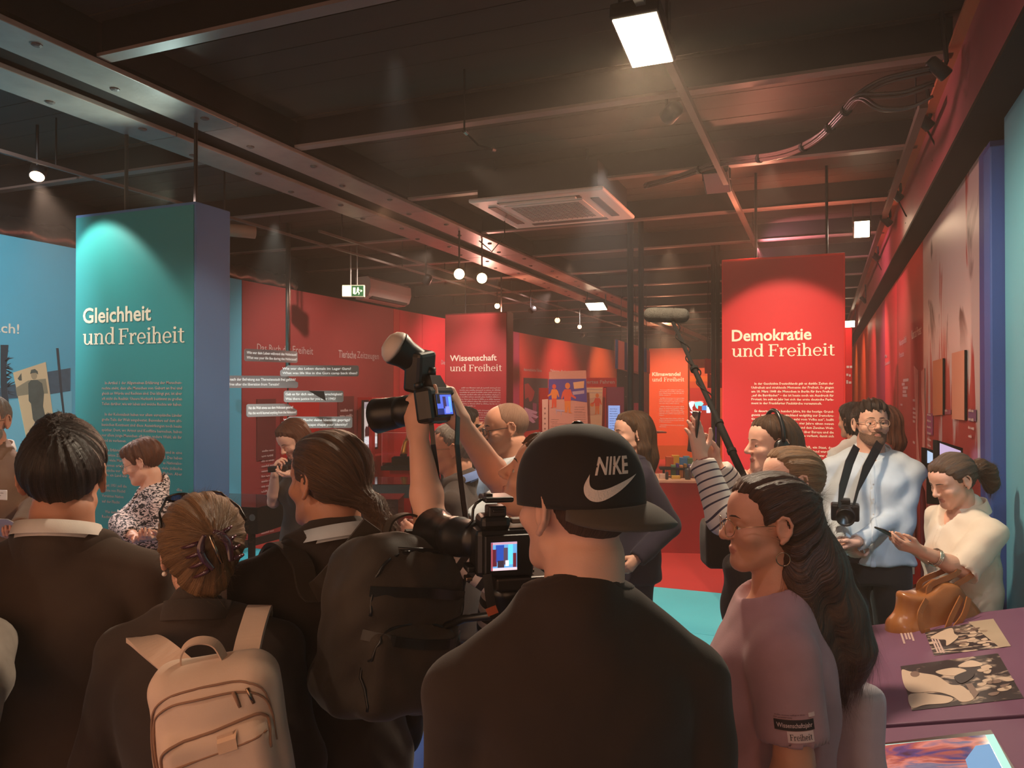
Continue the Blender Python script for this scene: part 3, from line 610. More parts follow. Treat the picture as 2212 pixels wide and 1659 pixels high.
# glossy table with tapered legs, dark red drawer box, black touch table, left black table
def table(label, corners, ztop, th, mtop, mside, legs, inset=.06, legr=(.028, .018), splay=.08):
    t = thing('exhibit_table', label, 'table', group='exhibit tables')
    c = [Vector((p.x, p.y)) for p in corners]; area2 = sum(c[i].x*c[(i+1) % 4].y-c[(i+1) % 4].x*c[i].y for i in range(4))
    if area2 < 0: c = c[::-1]
    vs = [(p.x, p.y, ztop-th) for p in c]+[(p.x, p.y, ztop-.006) for p in c]
    MB().add(vs, [(3, 2, 1, 0), (4, 5, 6, 7)]+[(i, (i+1) % 4, (i+1) % 4+4, i+4) for i in range(4)]).build('table_box', mside, t)
    ctr = sum(c, Vector((0, 0)))/4; q_ = [p+(p-ctr).normalized()*.012 for p in c]
    MB().add([(p.x, p.y, ztop-.006) for p in q_]+[(p.x, p.y, ztop) for p in q_], [(3, 2, 1, 0), (4, 5, 6, 7)]+[(i, (i+1) % 4, (i+1) % 4+4, i+4) for i in range(4)]).build('table_top', mtop, t)
    for p in c:
        a_ = p+(ctr-p).normalized()*(inset+.08); e_ = p+(ctr-p).normalized()*(inset-splay+.08)
        MB().tube([(a_.x, a_.y, ztop-th), (e_.x, e_.y, 0)], list(legr), 8).build('leg', legs, t)
    return t
def rect(px, py, z, ax, lx, ly):
    """four corners starting at the point under pixel (nearest right corner), ax = yaw of the long side"""
    p = onZ(px, py, z); u = Vector((math.cos(R(ax)), math.sin(R(ax)), 0)); v = Vector((-u.y, u.x, 0))
    return [p, p-u*lx, p-u*lx+v*ly, p+v*ly]
DGLOSS = mat('dark_gloss_top', C(30, 28, 30), .08, spec=.8); TEALG = mat('slate_side', C(72, 78, 80), .4)
table('glossy dark table with slate edge and tapered legs, before the red cabinet', rect(912, 1046, .80, 22, 1.25, .75), .80, .16, DGLOSS, TEALG, MBLK)
table('dark red drawer box on legs, left of the tapered legs of the glossy table', rect(860, 1078, .78, 22, .52, .42), .78, .33, paint('drawer_top', 120, 44, 44, .25), paint('drawer_side', 66, 30, 32, .4), MBLK, legr=(.016, .014), splay=0)
tb_ = table('black touch table with round emblem, behind the hair clip woman', rect(556, 1096, .92, 8, .85, .7), .92, .22, mat('touch_glass', C(40, 44, 46), .06, spec=.8), MBLK, MBLK, legr=(.03, .03), splay=0)
p = onZ(556, 1096, .92); q_ = atd(548, 1116, (p-CAMP).dot(FWD)-.0); u = Vector((math.cos(R(8)), math.sin(R(8)), 0)); v = Vector((u.y, -u.x, 0))
b_ = MB(); Me = plane_frame(p-u*.045+v*.003+Vector((0, 0, -.085)), u, (0, 0, 1)); b_.poly([(.028*math.cos(2*PI*k/16), .028*math.sin(2*PI*k/16)) for k in range(16)], Me, .003); b_.build('emblem', mat('dull_silver_emblem', C(96, 92, 92), .5), tb_)

# ---------------- boards and boxes in the middle distance
def standing_board(name, label, cat, d, pts, m, th=.03, group=None, parent=None):
    """upright flat board at depth d facing the camera side, outlined by points on its own plane"""
    Mb = plane_frame(CAMP+FWD*d, (RIGHT.x, RIGHT.y, 0), (0, 0, 1)); b_ = MB(); q_ = [loc(Mb, *p) for p in pts]
    a_ = sum(q_[i][0]*q_[(i+1) % len(q_)][1]-q_[(i+1) % len(q_)][0]*q_[i][1] for i in range(len(q_)))
    if a_ < 0: q_ = q_[::-1]
    b_.poly(q_, Mb @ Matrix.Translation((0, 0, -th)), th); o = b_.build(name, m, parent)
    if 'hanging' in name or name == 'banner_sheet':
        xs = [q[0] for q in q_]; zt = max(q[1] for q in q_); xm = (min(xs)+max(xs))/2; p0 = Mb @ Vector((xm, zt-.08, -th-.004)); MB().tube([p0, (p0.x, p0.y, ZC)], .006, 5).build('hanger_wire', BLACK, parent or o)
    if label: tag(o, label, cat, group)
    return o, Mb
def overlay(Mb, pts, z, m, nm, parent):
    q_ = [loc(Mb, *p) for p in pts]; a_ = sum(q_[i][0]*q_[(i+1) % len(q_)][1]-q_[(i+1) % len(q_)][0]*q_[i][1] for i in range(len(q_)))
    b_ = MB(); b_.poly(q_ if a_ > 0 else q_[::-1], Mb @ Matrix.Translation((0, 0, z)), .002); return b_.build(nm, m, parent)
rc = lambda x0, y0, x1, y1: [(x0, y0), (x1, y0), (x1, y1), (x0, y1)]
# robot-hand poster on the wall
t = thing('wall_poster', 'dark poster with a pale robot hand reaching down to a white hand', 'poster')
PB = mat('poster_dark', C(70, 52, 56), .6)
o, _ = wp('poster_sheet', None, None, 1131, 816, 1183, 925, PB, .01, parent=t)
def lo(pts, z, m, nm):
    b_ = MB(); b_.poly([loc(ML, *p) for p in pts][::-1], ML @ Matrix.Translation((0, 0, z)), .001); b_.build(nm, m, t)
lo([(1132, 830), (1140, 828), (1154, 846), (1152, 856), (1148, 866), (1143, 868), (1140, 858), (1133, 862)], .011, mat('poster_red', C(168, 50, 56), .6), 'robot_hand_print')
lo([(1131, 925), (1132, 880), (1146, 885), (1160, 890), (1158, 894), (1148, 893), (1162, 900), (1158, 904), (1146, 900), (1156, 912), (1150, 914), (1140, 907), (1138, 924)], .012, mat('poster_pale', C(206, 160, 182), .6), 'human_hand_print')
lo([(1150, 870), (1158, 872), (1158, 905), (1150, 910)], .0105, mat('poster_purple', C(140, 60, 96), .6), 'shape_print')
# pink illustrated board leaning in front of the white one
PINKB = paint('pink_board', 214, 148, 124, .5, .05); ORG = paint('orange_print', 232, 128, 44); ORR = paint('red_orange_print', 226, 82, 44); PUR = paint('violet_print', 92, 66, 140); LIL = paint('lilac_print', 190, 160, 170)
t = thing('illustrated_board', 'tall pink board with violet picture of two orange figures', 'board', group='boards by the red boxes')
o, Mb = standing_board('board_sheet', None, None, 12.0, [(1186, 803), (1266, 800), (1276, 1103), (1186, 1103)], PINKB, .02, parent=t)
overlay(Mb, [(1171, 863), (1184, 862), (1184, 1030), (1172, 1030)], .0, paint('pale_strip', 222, 172, 148), 'strip', t)
overlay(Mb, [(1185, 819), (1266, 818), (1268, 869), (1215, 862), (1185, 863)], .003, PUR, 'picture', t)
def figure(x, y, s, cA, cB, flip=1):
    e_ = lambda dx, dy: (x+dx*s*flip, y+dy*s)
    overlay(Mb, [e_(1.2*math.cos(2*PI*k/12), -8.6+1.5*math.sin(2*PI*k/12)) for k in range(12)], .006, cA, 'figure_head', t)
    overlay(Mb, [e_(-1.4, -7), e_(1.4, -7), e_(2.2, -4.6), e_(4.0, -3.2), e_(3.8, -2.4), e_(1.6, -3.6), e_(1.5, -1.4), e_(-1.5, -1.4), e_(-1.8, -4), e_(-2.6, -2.2), e_(-3.1, -2.6), e_(-2.4, -5.6)], .005, cB, 'figure_coat', t)
    overlay(Mb, [e_(-1.4, -1.5), e_(1.4, -1.5), e_(1.3, 3.6), e_(2.2, 4.2), e_(.5, 4.1), e_(.2, .4), e_(-.2, 3.9), e_(-1.3, 3.9)], .006, cA, 'figure_legs', t)
figure(1226, 873, 4.6, ORG, ORR); figure(1197, 866, 3.6, ORR, ORG, -1)
overlay(Mb, [(1238, 826), (1262, 823), (1261, 838), (1240, 840)], .005, paint('pale_orange_print', 234, 176, 120), 'screen_print', t)
overlay(Mb, [(1236, 846), (1262, 843), (1262, 850), (1238, 853)], .005, LIL, 'desk_print', t)
overlay(Mb, [(1199, 884), (1220, 886), (1219, 889), (1213, 889), (1212, 902), (1211, 889), (1203, 888), (1202, 897), (1201, 887)], .004, LIL, 'table_print', t)
h = MB(); bars(h, Mb, *loc(Mb, 1190, 907), .13, .035, .014, 2, .8); bars(h, Mb, *loc(Mb, 1190, 916), .35, .035, .012, 12, .8); bars(h, Mb, *loc(Mb, 1240, 880), .17, .035, .014, 3, .8); bars(h, Mb, *loc(Mb, 1240, 892), .18, .035, .012, 14, .5)
for i in range(6): bars(h, Mb, *loc(Mb, 1175, 884+i*11), .05, .1, .05, 1, 1)
h.build('print', mat('brown_print', C(150, 96, 84), .7), t)
# white board behind it
t2 = thing('illustrated_board', 'white board with one orange figure, half behind the pink board', 'board', group='boards by the red boxes')
o, Mb = standing_board('board_sheet', None, None, 12.6, [(1240, 838), (1302, 837), (1296, 1090), (1240, 1090)], paint('cream_board', 236, 206, 160), .02, parent=t2)
t = t2; overlay(Mb, [(1240, 868), (1300, 855), (1299, 895), (1240, 900)], .003, paint('grey_cream', 222, 186, 150), 'room_print', t2)
figure(1290, 882, 3.2, ORG, ORR, -1); overlay(Mb, ell(1279, 874, 4.5, 4.5), .004, ORG, 'chair_print', t2)
for yy_ in (841, 848): overlay(Mb, rc(1268, yy_, 1301, yy_+.8), .004, LIL, 'line_print', t2)
# red sign with the driving heading, boxes around it
o, Mb = standing_board('heading_sign', 'wide red sign with cut off driving heading above the white board', 'sign', 13.2, rc(1240, 816, 1331, 836), paint('sign_red', 206, 44, 38), .06)
h = MB(); txt(h, 'ertes Fahren', Mb, 1268, 828.5, 1328, 8, .02); h.build('heading', LETTER_DIM, o)
o, Mb = standing_board('red_box', 'tall red box left of the pink illustrated board', 'box', 12.9, rc(1166, 838, 1190, 1190), paint('box_red', 214, 36, 36), .5, 'coloured exhibit boxes')
o, Mb = standing_board('red_box', 'narrow red box between the white board and the lit blue screen', 'box', 12.9, rc(1298, 838, 1314, 1190), paint('box_red', 214, 36, 36), .5, 'coloured exhibit boxes')
t = thing('screen_box', 'plum coloured box with a light blue screen, left of the black poles', 'box', group='coloured exhibit boxes')
o, Mb = standing_board('box_body', None, None, 12.8, rc(1311, 836, 1348, 1190), paint('plum_box', 140, 56, 88), .5, parent=t)
overlay(Mb, rc(1314, 876, 1339, 932), .004, glow('blue_screen', 120, 150, 206, .75), 'screen', t)
h = MB(); rr = random.Random(8); bars(h, Mb, *loc(Mb, 1317, 884), .13, .04, .016, 9, .6, raise_=.007, rnd=rr); h.build('screen_text', mat('screen_text_blue', C(70, 100, 170), .5), t)
o, Mb = standing_board('pink_box', 'flat pink box right of the near black pole', 'box', 13.6, rc(1363, 871, 1392, 1190), paint('pink_box', 190, 72, 100), .3, 'coloured exhibit boxes')
o, Mb = standing_board('purple_box', 'dark purple box below the small shelf beside the orange pillar', 'box', 15, rc(1392, 920, 1409, 1150), paint('purple_box', 92, 40, 96), .3, 'coloured exhibit boxes')
o, Mb = standing_board('wall_shelf', 'thin pale shelf board sticking out in front of the orange pillar', 'shelf', 14.8, [(1400, 931), (1440, 933), (1440, 935.5), (1400, 937)], paint('shelf_rose', 206, 104, 80), .4)
# black board and striped hanging banners behind the twin black poles
t = thing('black_board', 'tall charcoal board behind the twin black poles', 'board')
for a_, c_ in ((1333, 1356), (1363, 1387)):
    o, Mb = standing_board('board_sheet', None, None, 14.4, [(a_, 797+(.25*(a_-1333))), (c_, 797+.25*(c_-1333)), (c_, 1120), (a_, 1120)], mat('charcoal_board', C(54, 46, 44), .5), .04, parent=t)
    for yy_ in (813, 857): overlay(Mb, ell(c_-4, yy_, 1.3, 1.3, 8), .003, mat('grey_dot', C(120, 112, 110), .5), 'fastener', t)
for i, (a_, c_, ya_, yb_) in enumerate(((1329, 1357, 733, 796), (1362, 1387, 742, 801), (1391, 1404, 751, 803))):
    t = thing('hanging_banner', ('blue and pink striped banner', 'blue and pink striped banner', 'narrow pink edged banner')[i]+(' left of the near black pole', ' between the twin black poles', ' right of the far black pole')[i], 'banner', group='striped hanging banners')
    o, Mb = standing_board('banner_sheet', None, None, 13.9, [(a_, ya_), (c_, ya_+8), (c_, yb_+4), (a_, yb_)], paint('banner_pink', 206, 128, 122), .05, parent=t)
    overlay(Mb, [(a_, ya_), (a_+6, ya_+1.5), (a_+6, yb_+1), (a_, yb_)], .003, paint('banner_blue', 66, 96, 150), 'blue_stripe', t)
    if i < 2: overlay(Mb, [(c_-8, ya_+6), (c_, ya_+8), (c_, yb_+4), (c_-8, yb_+3)], .003, paint('banner_navy', 50, 56, 104), 'blue_stripe', t)
# twin poles from ceiling to floor
for i, (px_, d_) in enumerate(((1362, 8.0), (1385, 8.25))):
    p = atd(px_, 843, d_); tag(MB().tube([(p.x, p.y, 0), (p.x, p.y, ZC)], .033 if i == 0 else .03, 12).build('support_pole', BLACK, None, True), ('nearer', 'farther')[i]+' black ceiling pole '+('just left of', 'just right of')[i]+' its twin, left of the fuzzy microphone', 'pole', 'black ceiling poles')
for i, (px_, d_) in enumerate(((1541, 9.8), (1551, 10.1))):
    p = atd(px_, 843, d_); tag(MB().tube([(p.x, p.y, 0), (p.x, p.y, ZC)], .028, 10).build('support_pole', BLACK, None, True), ('left', 'right')[i]+' slim black pole of the pair beside the democracy pillar', 'pole', 'black ceiling poles')
# red hanging plates and violet lit strip by the democracy pillar
for i, (a_, c_, ya_, yb_, d_) in enumerate(((1524, 1537, 774, 807), (1543, 1549, 780, 838), (1553, 1559, 782, 838)) and ((1524, 1538, 774, 807, 11.5), (1543, 1549, 780, 838, 11.2), (1552, 1562, 782, 838, 11.4), (1530, 1538, 807, 838, 11.6))):
    standing_board('hanging_plate', ('wide upper red', 'narrow dark red', 'right-hand red', 'lower small red')[i]+' plate hanging beside the slim black poles', 'plate', d_, [(a_, ya_), (c_, ya_+3), (c_, yb_), (a_, yb_)], paint('plate_red', 176, 46, 50), .05, 'red hanging plates')
o, Mb = standing_board('light_strip', 'violet lit vertical strip beside the democracy pillar', 'light strip', 10.15, [(1543, 905), (1552, 903), (1552, 990), (1543, 994)], glow('violet_glow', 96, 22, 150, .9), .03)
q_ = atd(1551, 843, 10.1); c_ = atd(1548, 940, 10.17); MB().tube([c_, (q_.x, q_.y, c_.z)], .012, 6).build('bracket', BLACK, o)
# orange wall of the climate area with lit world map
t = thing('partition_wall', 'orange partition with lit world map behind the raised hand', 'partition')
o, Mb = standing_board('partition_panel', None, None, 17.5, rc(1490, 795, 1578, 1140), P_ORED, .1, parent=t)
overlay(Mb, rc(1490, 838, 1545, 938), .004, P_RED2, 'info_panel', t)
overlay(Mb, rc(1490, 812, 1560, 824), .003, P_OR, 'heading_band', t)
h = MB(); txt(h, 'ein. Stadt', Mb, 1492, 822, 1529, 7, .02); txt(h, 'Was kannst du', Mb, 1493, 846, 1516, 4, .02, 1); bars(h, Mb, *loc(Mb, 1493, 850), .18, .05, .025, 4, .6); bars(h, Mb, *loc(Mb, 1493, 910), .34, .06, .022, 3, .6); h.build('print', LETTER_DIM, t)
WM = glow('map_white', 226, 238, 238, 1.0); 
overlay(Mb, [(1488, 870), (1494, 867), (1500, 868), (1498, 876), (1495, 880), (1496, 888), (1492, 884), (1489, 877)], .008, WM, 'map_land', t)
overlay(Mb, [(1500, 869), (1514, 867), (1520, 872), (1515, 877), (1508, 876), (1507, 884), (1503, 880), (1501, 875)], .008, glow('map_teal', 120, 220, 214, .9), 'map_land', t)
overlay(Mb, [(1490, 889), (1515, 889), (1512, 894), (1496, 894)], .008, WM, 'map_land', t)
overlay(Mb, rc(1488, 866, 1519, 872), .006, glow('map_pink', 226, 110, 100, .7), 'map_band', t); overlay(Mb, rc(1516, 876, 1528, 886), .006, glow('map_blue', 70, 130, 200, .7), 'map_band', t); overlay(Mb, rc(1526, 876, 1534, 892), .007, glow('map_light', 190, 220, 244, .9), 'map_band', t)
overlay(Mb, rc(1412, 962, 1575, 992), .05, P_OR, 'orange_ledge', t)
# red counter with coloured boxes and small items
cz = .84; A = onZ(1428, 1037, cz); B = onZ(1583, 1039, cz); u = (B-A); u.z = 0; lu = u.length; u.normalize(); v = Vector((-u.y, u.x, 0))
Mk = Matrix(((u.x, v.x, 0, A.x), (u.y, v.y, 0, A.y), (0, 0, 1, 0), (0, 0, 0, 1)))
t = thing('red_counter', 'dark red counter with pale top behind the raised striped sleeve', 'counter')
MB().box((-.5, 0, 0), (lu+.1, .7, cz-.03), Mk).build('counter_body', paint('counter_red', 160, 20, 20, .6), t)
MB().box((-.5, -.02, cz-.03), (lu+.1, .72, cz), Mk, .004).build('counter_top', paint('counter_top_pale', 214, 170, 140), t)
for i, (a_, c_, yt_, m_, dy) in enumerate(((1439, 1455, 987, (206, 88, 40), .5), (1452, 1468, 984, (224, 168, 44), .54), (1468, 1486, 989, (70, 128, 176), .5), (1477, 1490, 986, (86, 140, 164), .56), (1486, 1500, 990, (96, 130, 90), .45), (1450, 1460, 1005, (110, 150, 110), .3), (1461, 1467, 1002, (92, 60, 140), .28), (1468, 1476, 1006, (206, 130, 60), .26), (1478, 1484, 1003, (160, 120, 60), .3), (1487, 1495, 1004, (120, 110, 150), .28))):
    Mq = plane_frame(Mk @ Vector((0, dy, 0)), u, (0, 0, 1)); xa, zt_ = loc(Mq, a_, yt_); xb, _ = loc(Mq, c_, yt_)
    nm = ('orange', 'yellow', 'blue', 'grey blue', 'green', 'pale green', 'violet', 'amber', 'brown', 'lilac')[i]
    tag(MB().box((xa, cz+.001, -.1), (xb, zt_, 0), Mq, .003).build('card_box', paint('box_'+nm.replace(' ', '_'), *m_), None), nm+' upright '+('box' if i < 5 else 'small block')+' in the row on the red counter', 'box', 'coloured boxes on the counter')
Mq = plane_frame(Mk @ Vector((0, .2, 0)), u, (0, 0, 1)); 
xa, z1_ = loc(Mq, 1426, 1011); xb, z0_ = loc(Mq, 1500, 1016)
t = thing('model_tray', 'black raised tray in front of the coloured boxes on the red counter', 'tray'); MB().box((xa, z0_, -.2), (xb, z1_, 0), Mq).build('tray_board', MBLK, t)
for xx in (xa+.04, xb-.06): MB().box((xx, cz, -.15), (xx+.02, z0_, -.05), Mq).build('leg', MBLK, t)
for i, (a_, c_, yt_, m_) in enumerate(((1437, 1444, 1019, (40, 34, 34)), (1479, 1492, 1012, (70, 74, 76)), (1451, 1470, 1028, (222, 186, 90)), (1425, 1440, 1024, (216, 190, 176)))):
    Mq = plane_frame(Mk @ Vector((0, .06+.03*i, 0)), u, (0, 0, 1)); xa, zt_ = loc(Mq, a_, yt_); xb, _ = loc(Mq, c_, yt_); rr_ = (xb-xa)/2; c0 = Mq @ Vector(((xa+xb)/2, 0, 0))
    if i < 2: tag(MB().lathe([(rr_*.8, cz+.001), (rr_, cz+.01), (rr_, zt_-.02), (rr_*.85, zt_), (rr_*.7, zt_), (rr_*.7, zt_-.02)], 14, Matrix.Translation((c0.x, c0.y, 0))).build('pen_cup', mat('cup_%d' % i, C(*m_), .4), None, True), ('small black', 'wide grey')[i]+' cup at the front of the red counter', 'cup', 'cups on the red counter')
    else: tag(MB().box((xa, cz+.001, -.07), (xb, zt_, 0), Mq, .002).build('paper_pad', paint('pad_%d' % i, *m_), None), ('yellow', 'white')[i-2]+' paper pad lying at the front of the red counter', 'paper')

# ---------------- right-hand side
MR = plane_frame((XR-.002, 0, 0), (0, -1, 0), (0, 0, 1))
wall_print('wall_lettering', 'tall narrow pale art protest heading on the dusty red wall', 'lettering', lambda h: txt(h, 'Kunst als Protest', MR, 1970, 733, 1991, 20, .01), LETTER, 'headings on the right wall')
wall_print('wall_lettering', 'two line pale heading on the dusty red wall, left of the protest heading', 'lettering', lambda h: (txt(h, 'Neonpolitik', MR, 1943, 748, 1959, 14, .01), txt(h, 'Proteste', MR, 1943, 773, 1953, 12, .01)), LETTER_DIM, 'headings on the right wall')
wall_print('wall_lettering', 'small pale two line heading on the pink wall panel', 'lettering', lambda h: (txt(h, 'Mut', MR, 1912, 774, 1917, 8, .01), txt(h, 'Denkmäler', MR, 1912, 790, 1924, 8, .01)), LETTER_DIM, 'headings on the right wall')
h = MB(); rr = random.Random(2)
for i in range(5):
    xa, ya = loc(MR, 1949+rr.uniform(-1, 2), 825+i*8); h.box((xa, ya, 0), (xa+rr.uniform(.3, .6), ya+.03, .0006), MR)
for i in range(14):
    xa, ya = loc(MR, 1944+rr.choice((0, 1, 28)), 867+i*9); h.box((xa, ya, 0), (xa+rr.uniform(.15, .3), ya+.022, .0006), MR)
tag(h.build('wall_lettering', LETTER_DIM), 'small pale lines of print on the dusty red wall panel', 'lettering')['kind'] = 'stuff'
def rpoly(pts, z, m, nm, par=None, t=.002):
    b_ = MB(); q_ = [loc(MR, *p) for p in pts]; a_ = sum(q_[i][0]*q_[(i+1) % len(q_)][1]-q_[(i+1) % len(q_)][0]*q_[i][1] for i in range(len(q_)))
    b_.poly(q_ if a_ > 0 else q_[::-1], MR @ Matrix.Translation((0, 0, z)), t); return b_.build(nm, m, par)
t = thing('arm_print', 'pale pair of raised arms printed on the dusty red wall', 'print'); AP = mat('arm_print_ink', C(214, 150, 136), .6, noise=.4, nscale=10)
rpoly([(1975, 790), (1984, 800), (1984, 870), (1982, 930), (1986, 990), (1992, 1010), (1981, 1000), (1979, 900), (1977, 860)], .002, AP, 'arm_shape', t)
rpoly([(1991, 802), (1998, 795), (1998, 1000), (1993, 990), (1994, 900), (1991, 850)], .002, AP, 'arm_shape', t)
for i, (pa, pb, col, lab) in enumerate((((2020, 780, 2041, 774), (898, 896), (196, 116, 76), 'smaller ochre framed sheet, left of the two on the silver mural'), ((2062, 763, 2089, 756), (905, 908), (208, 134, 106), 'larger pink framed sheet, right of the two on the silver mural'))):
    t = thing('framed_sheet', lab, 'picture', group='sheets on the mural')
    q_ = [(pa[0], pa[1]), (pa[2], pa[3]), (pa[2], pb[1]), (pa[0], pb[0])]
    rpoly(q_, .002, MBLK, 'backing_board', t, .011); rpoly(q_, .014, paint('sheet_%d' % i, *col, .6, .12), 'sheet', t)
for i, (a_, c_, ya_, yb_) in enumerate(((2004, 2016, 893, 940), (2094, 2110, 885, 910), (2043, 2055, 885, 895))):
    t = thing('caption_label', ('violet caption label with pale print, left of the framed sheets', 'purple grey caption label right of the larger framed sheet', 'small caption label between the framed sheets')[i], 'label', group='caption labels on the mural')
    rpoly(rc(a_, ya_, c_, yb_), .002, paint('caption_%d' % i, *((140, 60, 96), (110, 70, 100), (150, 80, 96))[i]), 'label_sheet', t, .004)
    h = MB(); Mx = MR @ Matrix.Translation((0, 0, .007)); xa, ya = loc(MR, a_+1.5, ya_+4); bars(h, Mx, xa, ya, (loc(MR, c_-2, 900)[0]-xa), .05, .024, int((yb_-ya_)/6), .7); h.build('print', LETTER_DIM, t)
# white rounded reception block
A = atd(1944, 1030, 7.3); B = atd(1988, 1030, 7.3); wd = (B-A).length
Mw = plane_frame(CAMP+FWD*7.1, (RIGHT.x, RIGHT.y, 0), (0, 0, 1)); xa, zt_ = loc(Mw, 1905, 1062); xb, _ = loc(Mw, 1979, 1062); _, ztt = loc(Mw, 1979, 1028)
t = thing('reception_block', 'pale rounded block with open box top, behind the man in the pale shirt', 'desk')
WB = paint('pale_block', 176, 140, 132, .45)
MB().box((xa, -CAMZ, -.5), (xb, zt_, 0), Mw, .035).build('block_body', WB, t); MB().box((xa, .62-CAMZ, -.003), (xb, .626-CAMZ, .002), Mw).build('joint', mat('joint_grey', C(120, 90, 86), .6), t)
b_ = MB(); b_.box((xa+.05, zt_, -.4), (xb-.02, ztt, -.38), Mw); b_.box((xb-.04, zt_, -.4), (xb-.02, ztt, -.05), Mw); b_.build('box_rim', paint('pale_rim', 222, 190, 170), t)
h = MB(); h.box((xa+.22, zt_, -.30), (xb-.08, zt_+.03, -.12), Mw); h.build('leaflet_stack', paint('leaflet', 214, 120, 100), t)
# red frame post and monitors by the mural
p = atd(1992, 1100, 6.2); t = thing('display_stand', 'glossy dark red tube stand right of the pale block', 'stand')
Mw = plane_frame(CAMP+FWD*6.2, (RIGHT.x, RIGHT.y, 0), (0, 0, 1)); DRG = paint('dark_red_gloss', 120, 34, 40, .25)
b_ = MB(); b_.tube([Mw @ Vector((*loc(Mw, x, y), 0)) for x, y in ((1981, 1005), (1983, 1040), (1992, 1062), (1994, 1090), (1995, 1200), (1995, 1340))], .022, 10); b_.build('stand_tube', DRG, t, True)
for i, (q_, d_, lab) in enumerate((([(2030, 957), (2075, 974), (2075, 1000), (2030, 992)], 4.6, 'larger lilac lit monitor on the mural wall, above the woman with the phone'), ([(2003, 973), (2019, 981), (2019, 1000), (2003, 1000)], 5.6, 'smaller pale blue lit monitor left of the lilac one'))):
    t = thing('monitor', lab, 'monitor', group='monitors by the mural')
    Mw = plane_frame(CAMP+FWD*d_, (RIGHT.x, RIGHT.y, 0), (0, 0, 1)); qq = [(x+(-5 if x < (q_[0][0]+2) else 5), y+(-6 if k < 2 else 9)) for k, (x, y) in enumerate(q_)]
    o, _ = standing_board('monitor_case', None, None, d_+.01, qq, MBLK, .05, parent=t)
    overlay(Mw, q_, .0, glow('monitor_glow_%d' % i, *((176, 160, 196), (170, 196, 226))[i], .7), 'screen', t)
    c0 = Mw @ Vector((*loc(Mw, q_[1][0]-6, q_[2][1]), -.03)); MB().box((c0.x-.02, c0.y-.02, c0.z-.3), (XR, c0.y+.02, c0.z-.02)).build('bracket', MBLK, t)
o, Mb = standing_board('stool_cube', 'small red and white printed cube on the floor behind the leather bag', 'cube', 6.5, rc(1957, 1200, 1990, 1262), paint('cube_red', 216, 40, 36), .35)
overlay(Mb, rc(1957, 1219, 1975, 1240), .003, WHITEP, 'white_band', o); h = MB(); txt(h, 'U', Mb, 1959, 1238, 1967, 14, .08); h.build('letter', MBLK, o)
# slanted consoles with prints along the right wall
SL = math.atan(.245); cs, sn = math.cos(SL), math.sin(SL)
def console(label, y0_, y1_, x0_, group='slanted consoles'):
    """local frame: x = towards the wall up the slope, y = along the room, origin at the low near corner of the top"""
    zc = .86+.245*(x0_-.133); t = thing('slanted_console', label, 'console', group=group)
    Mt_ = Matrix(((cs, 0, -sn, x0_), (0, 1, 0, y0_), (sn, 0, cs, zc), (0, 0, 0, 1))); Lx = (XR-.01-x0_)/cs; Ly = y1_-y0_
    MB().box((0, 0, -.03), (Lx, Ly, 0), Mt_, .004).build('console_top', VIO, t)
    MB().add([(x0_+.06, y0_+.02, 0), (XR-.01, y0_+.02, 0), (XR-.01, y1_-.02, 0), (x0_+.06, y1_-.02, 0), (x0_+.06, y0_+.02, zc-.02), (XR-.01, y0_+.02, zc+.13), (XR-.01, y1_-.02, zc+.13), (x0_+.06, y1_-.02, zc-.02)], [(0, 3, 2, 1), (4, 5, 6, 7), (0, 1, 5, 4), (1, 2, 6, 5), (2, 3, 7, 6), (3, 0, 4, 7)]).build('console_base', paint('console_base_violet', 70, 48, 82), t)
    return t, Mt_, Lx, Ly
VIO = paint('violet_console_top', 126, 84, 108, .5, .06)
t, Mt_, Lx, Ly = console('violet slanted console with two black and white photographs', 2.59, 3.645, .133)
def photo_mat(nm, sc, thr, stretch, seed=0):
    m = bpy.data.materials.new(nm); m.use_nodes = True; nt = m.node_tree; b = nt.nodes['Principled BSDF']; tc = nt.nodes.new('ShaderNodeTexCoord')
    mp = nt.nodes.new('ShaderNodeMapping'); mp.inputs['Scale'].default_value = stretch; mp.inputs['Location'].default_value = (seed, seed*.7, 0); nt.links.new(tc.outputs['Object'], mp.inputs[0])
    n = nt.nodes.new('ShaderNodeTexNoise'); n.inputs['Scale'].default_value = sc; n.inputs['Detail'].default_value = 5; n.inputs['Distortion'].default_value = .6; nt.links.new(mp.outputs[0], n.inputs[0])
    r = nt.nodes.new('ShaderNodeValToRGB'); r.color_ramp.elements[0].position = thr-.03; r.color_ramp.elements[1].position = thr+.09; r.color_ramp.elements[0].color = C(58, 46, 48); r.color_ramp.elements[1].color = C(214, 184, 162)
    nt.links.new(n.outputs[0], r.inputs[0]); nt.links.new(r.outputs[0], b.inputs['Base Color']); b.inputs['Roughness'].default_value = .5; return m
TAN = mat('photo_tan', C(216, 184, 160), .5); DKP = mat('photo_dark', C(56, 44, 46), .5); MIDP = mat('photo_mid', C(140, 112, 100), .5)
def cl(px, py): return loc(Mt_, px, py)
def rounded(q, n=5):
    o = []; m = len(q)
    for i in range(m):
        a, b, c, d = [Vector(q[(i+j) % m]) for j in (-1, 0, 1, 2)]
        for k in range(n): f = k/n; v = .5*((2*b)+(c-a)*f+(2*a-5*b+4*c-d)*f*f+(3*b-a-3*c+d)*f**3); o.append((v.x, v.y))
    return o
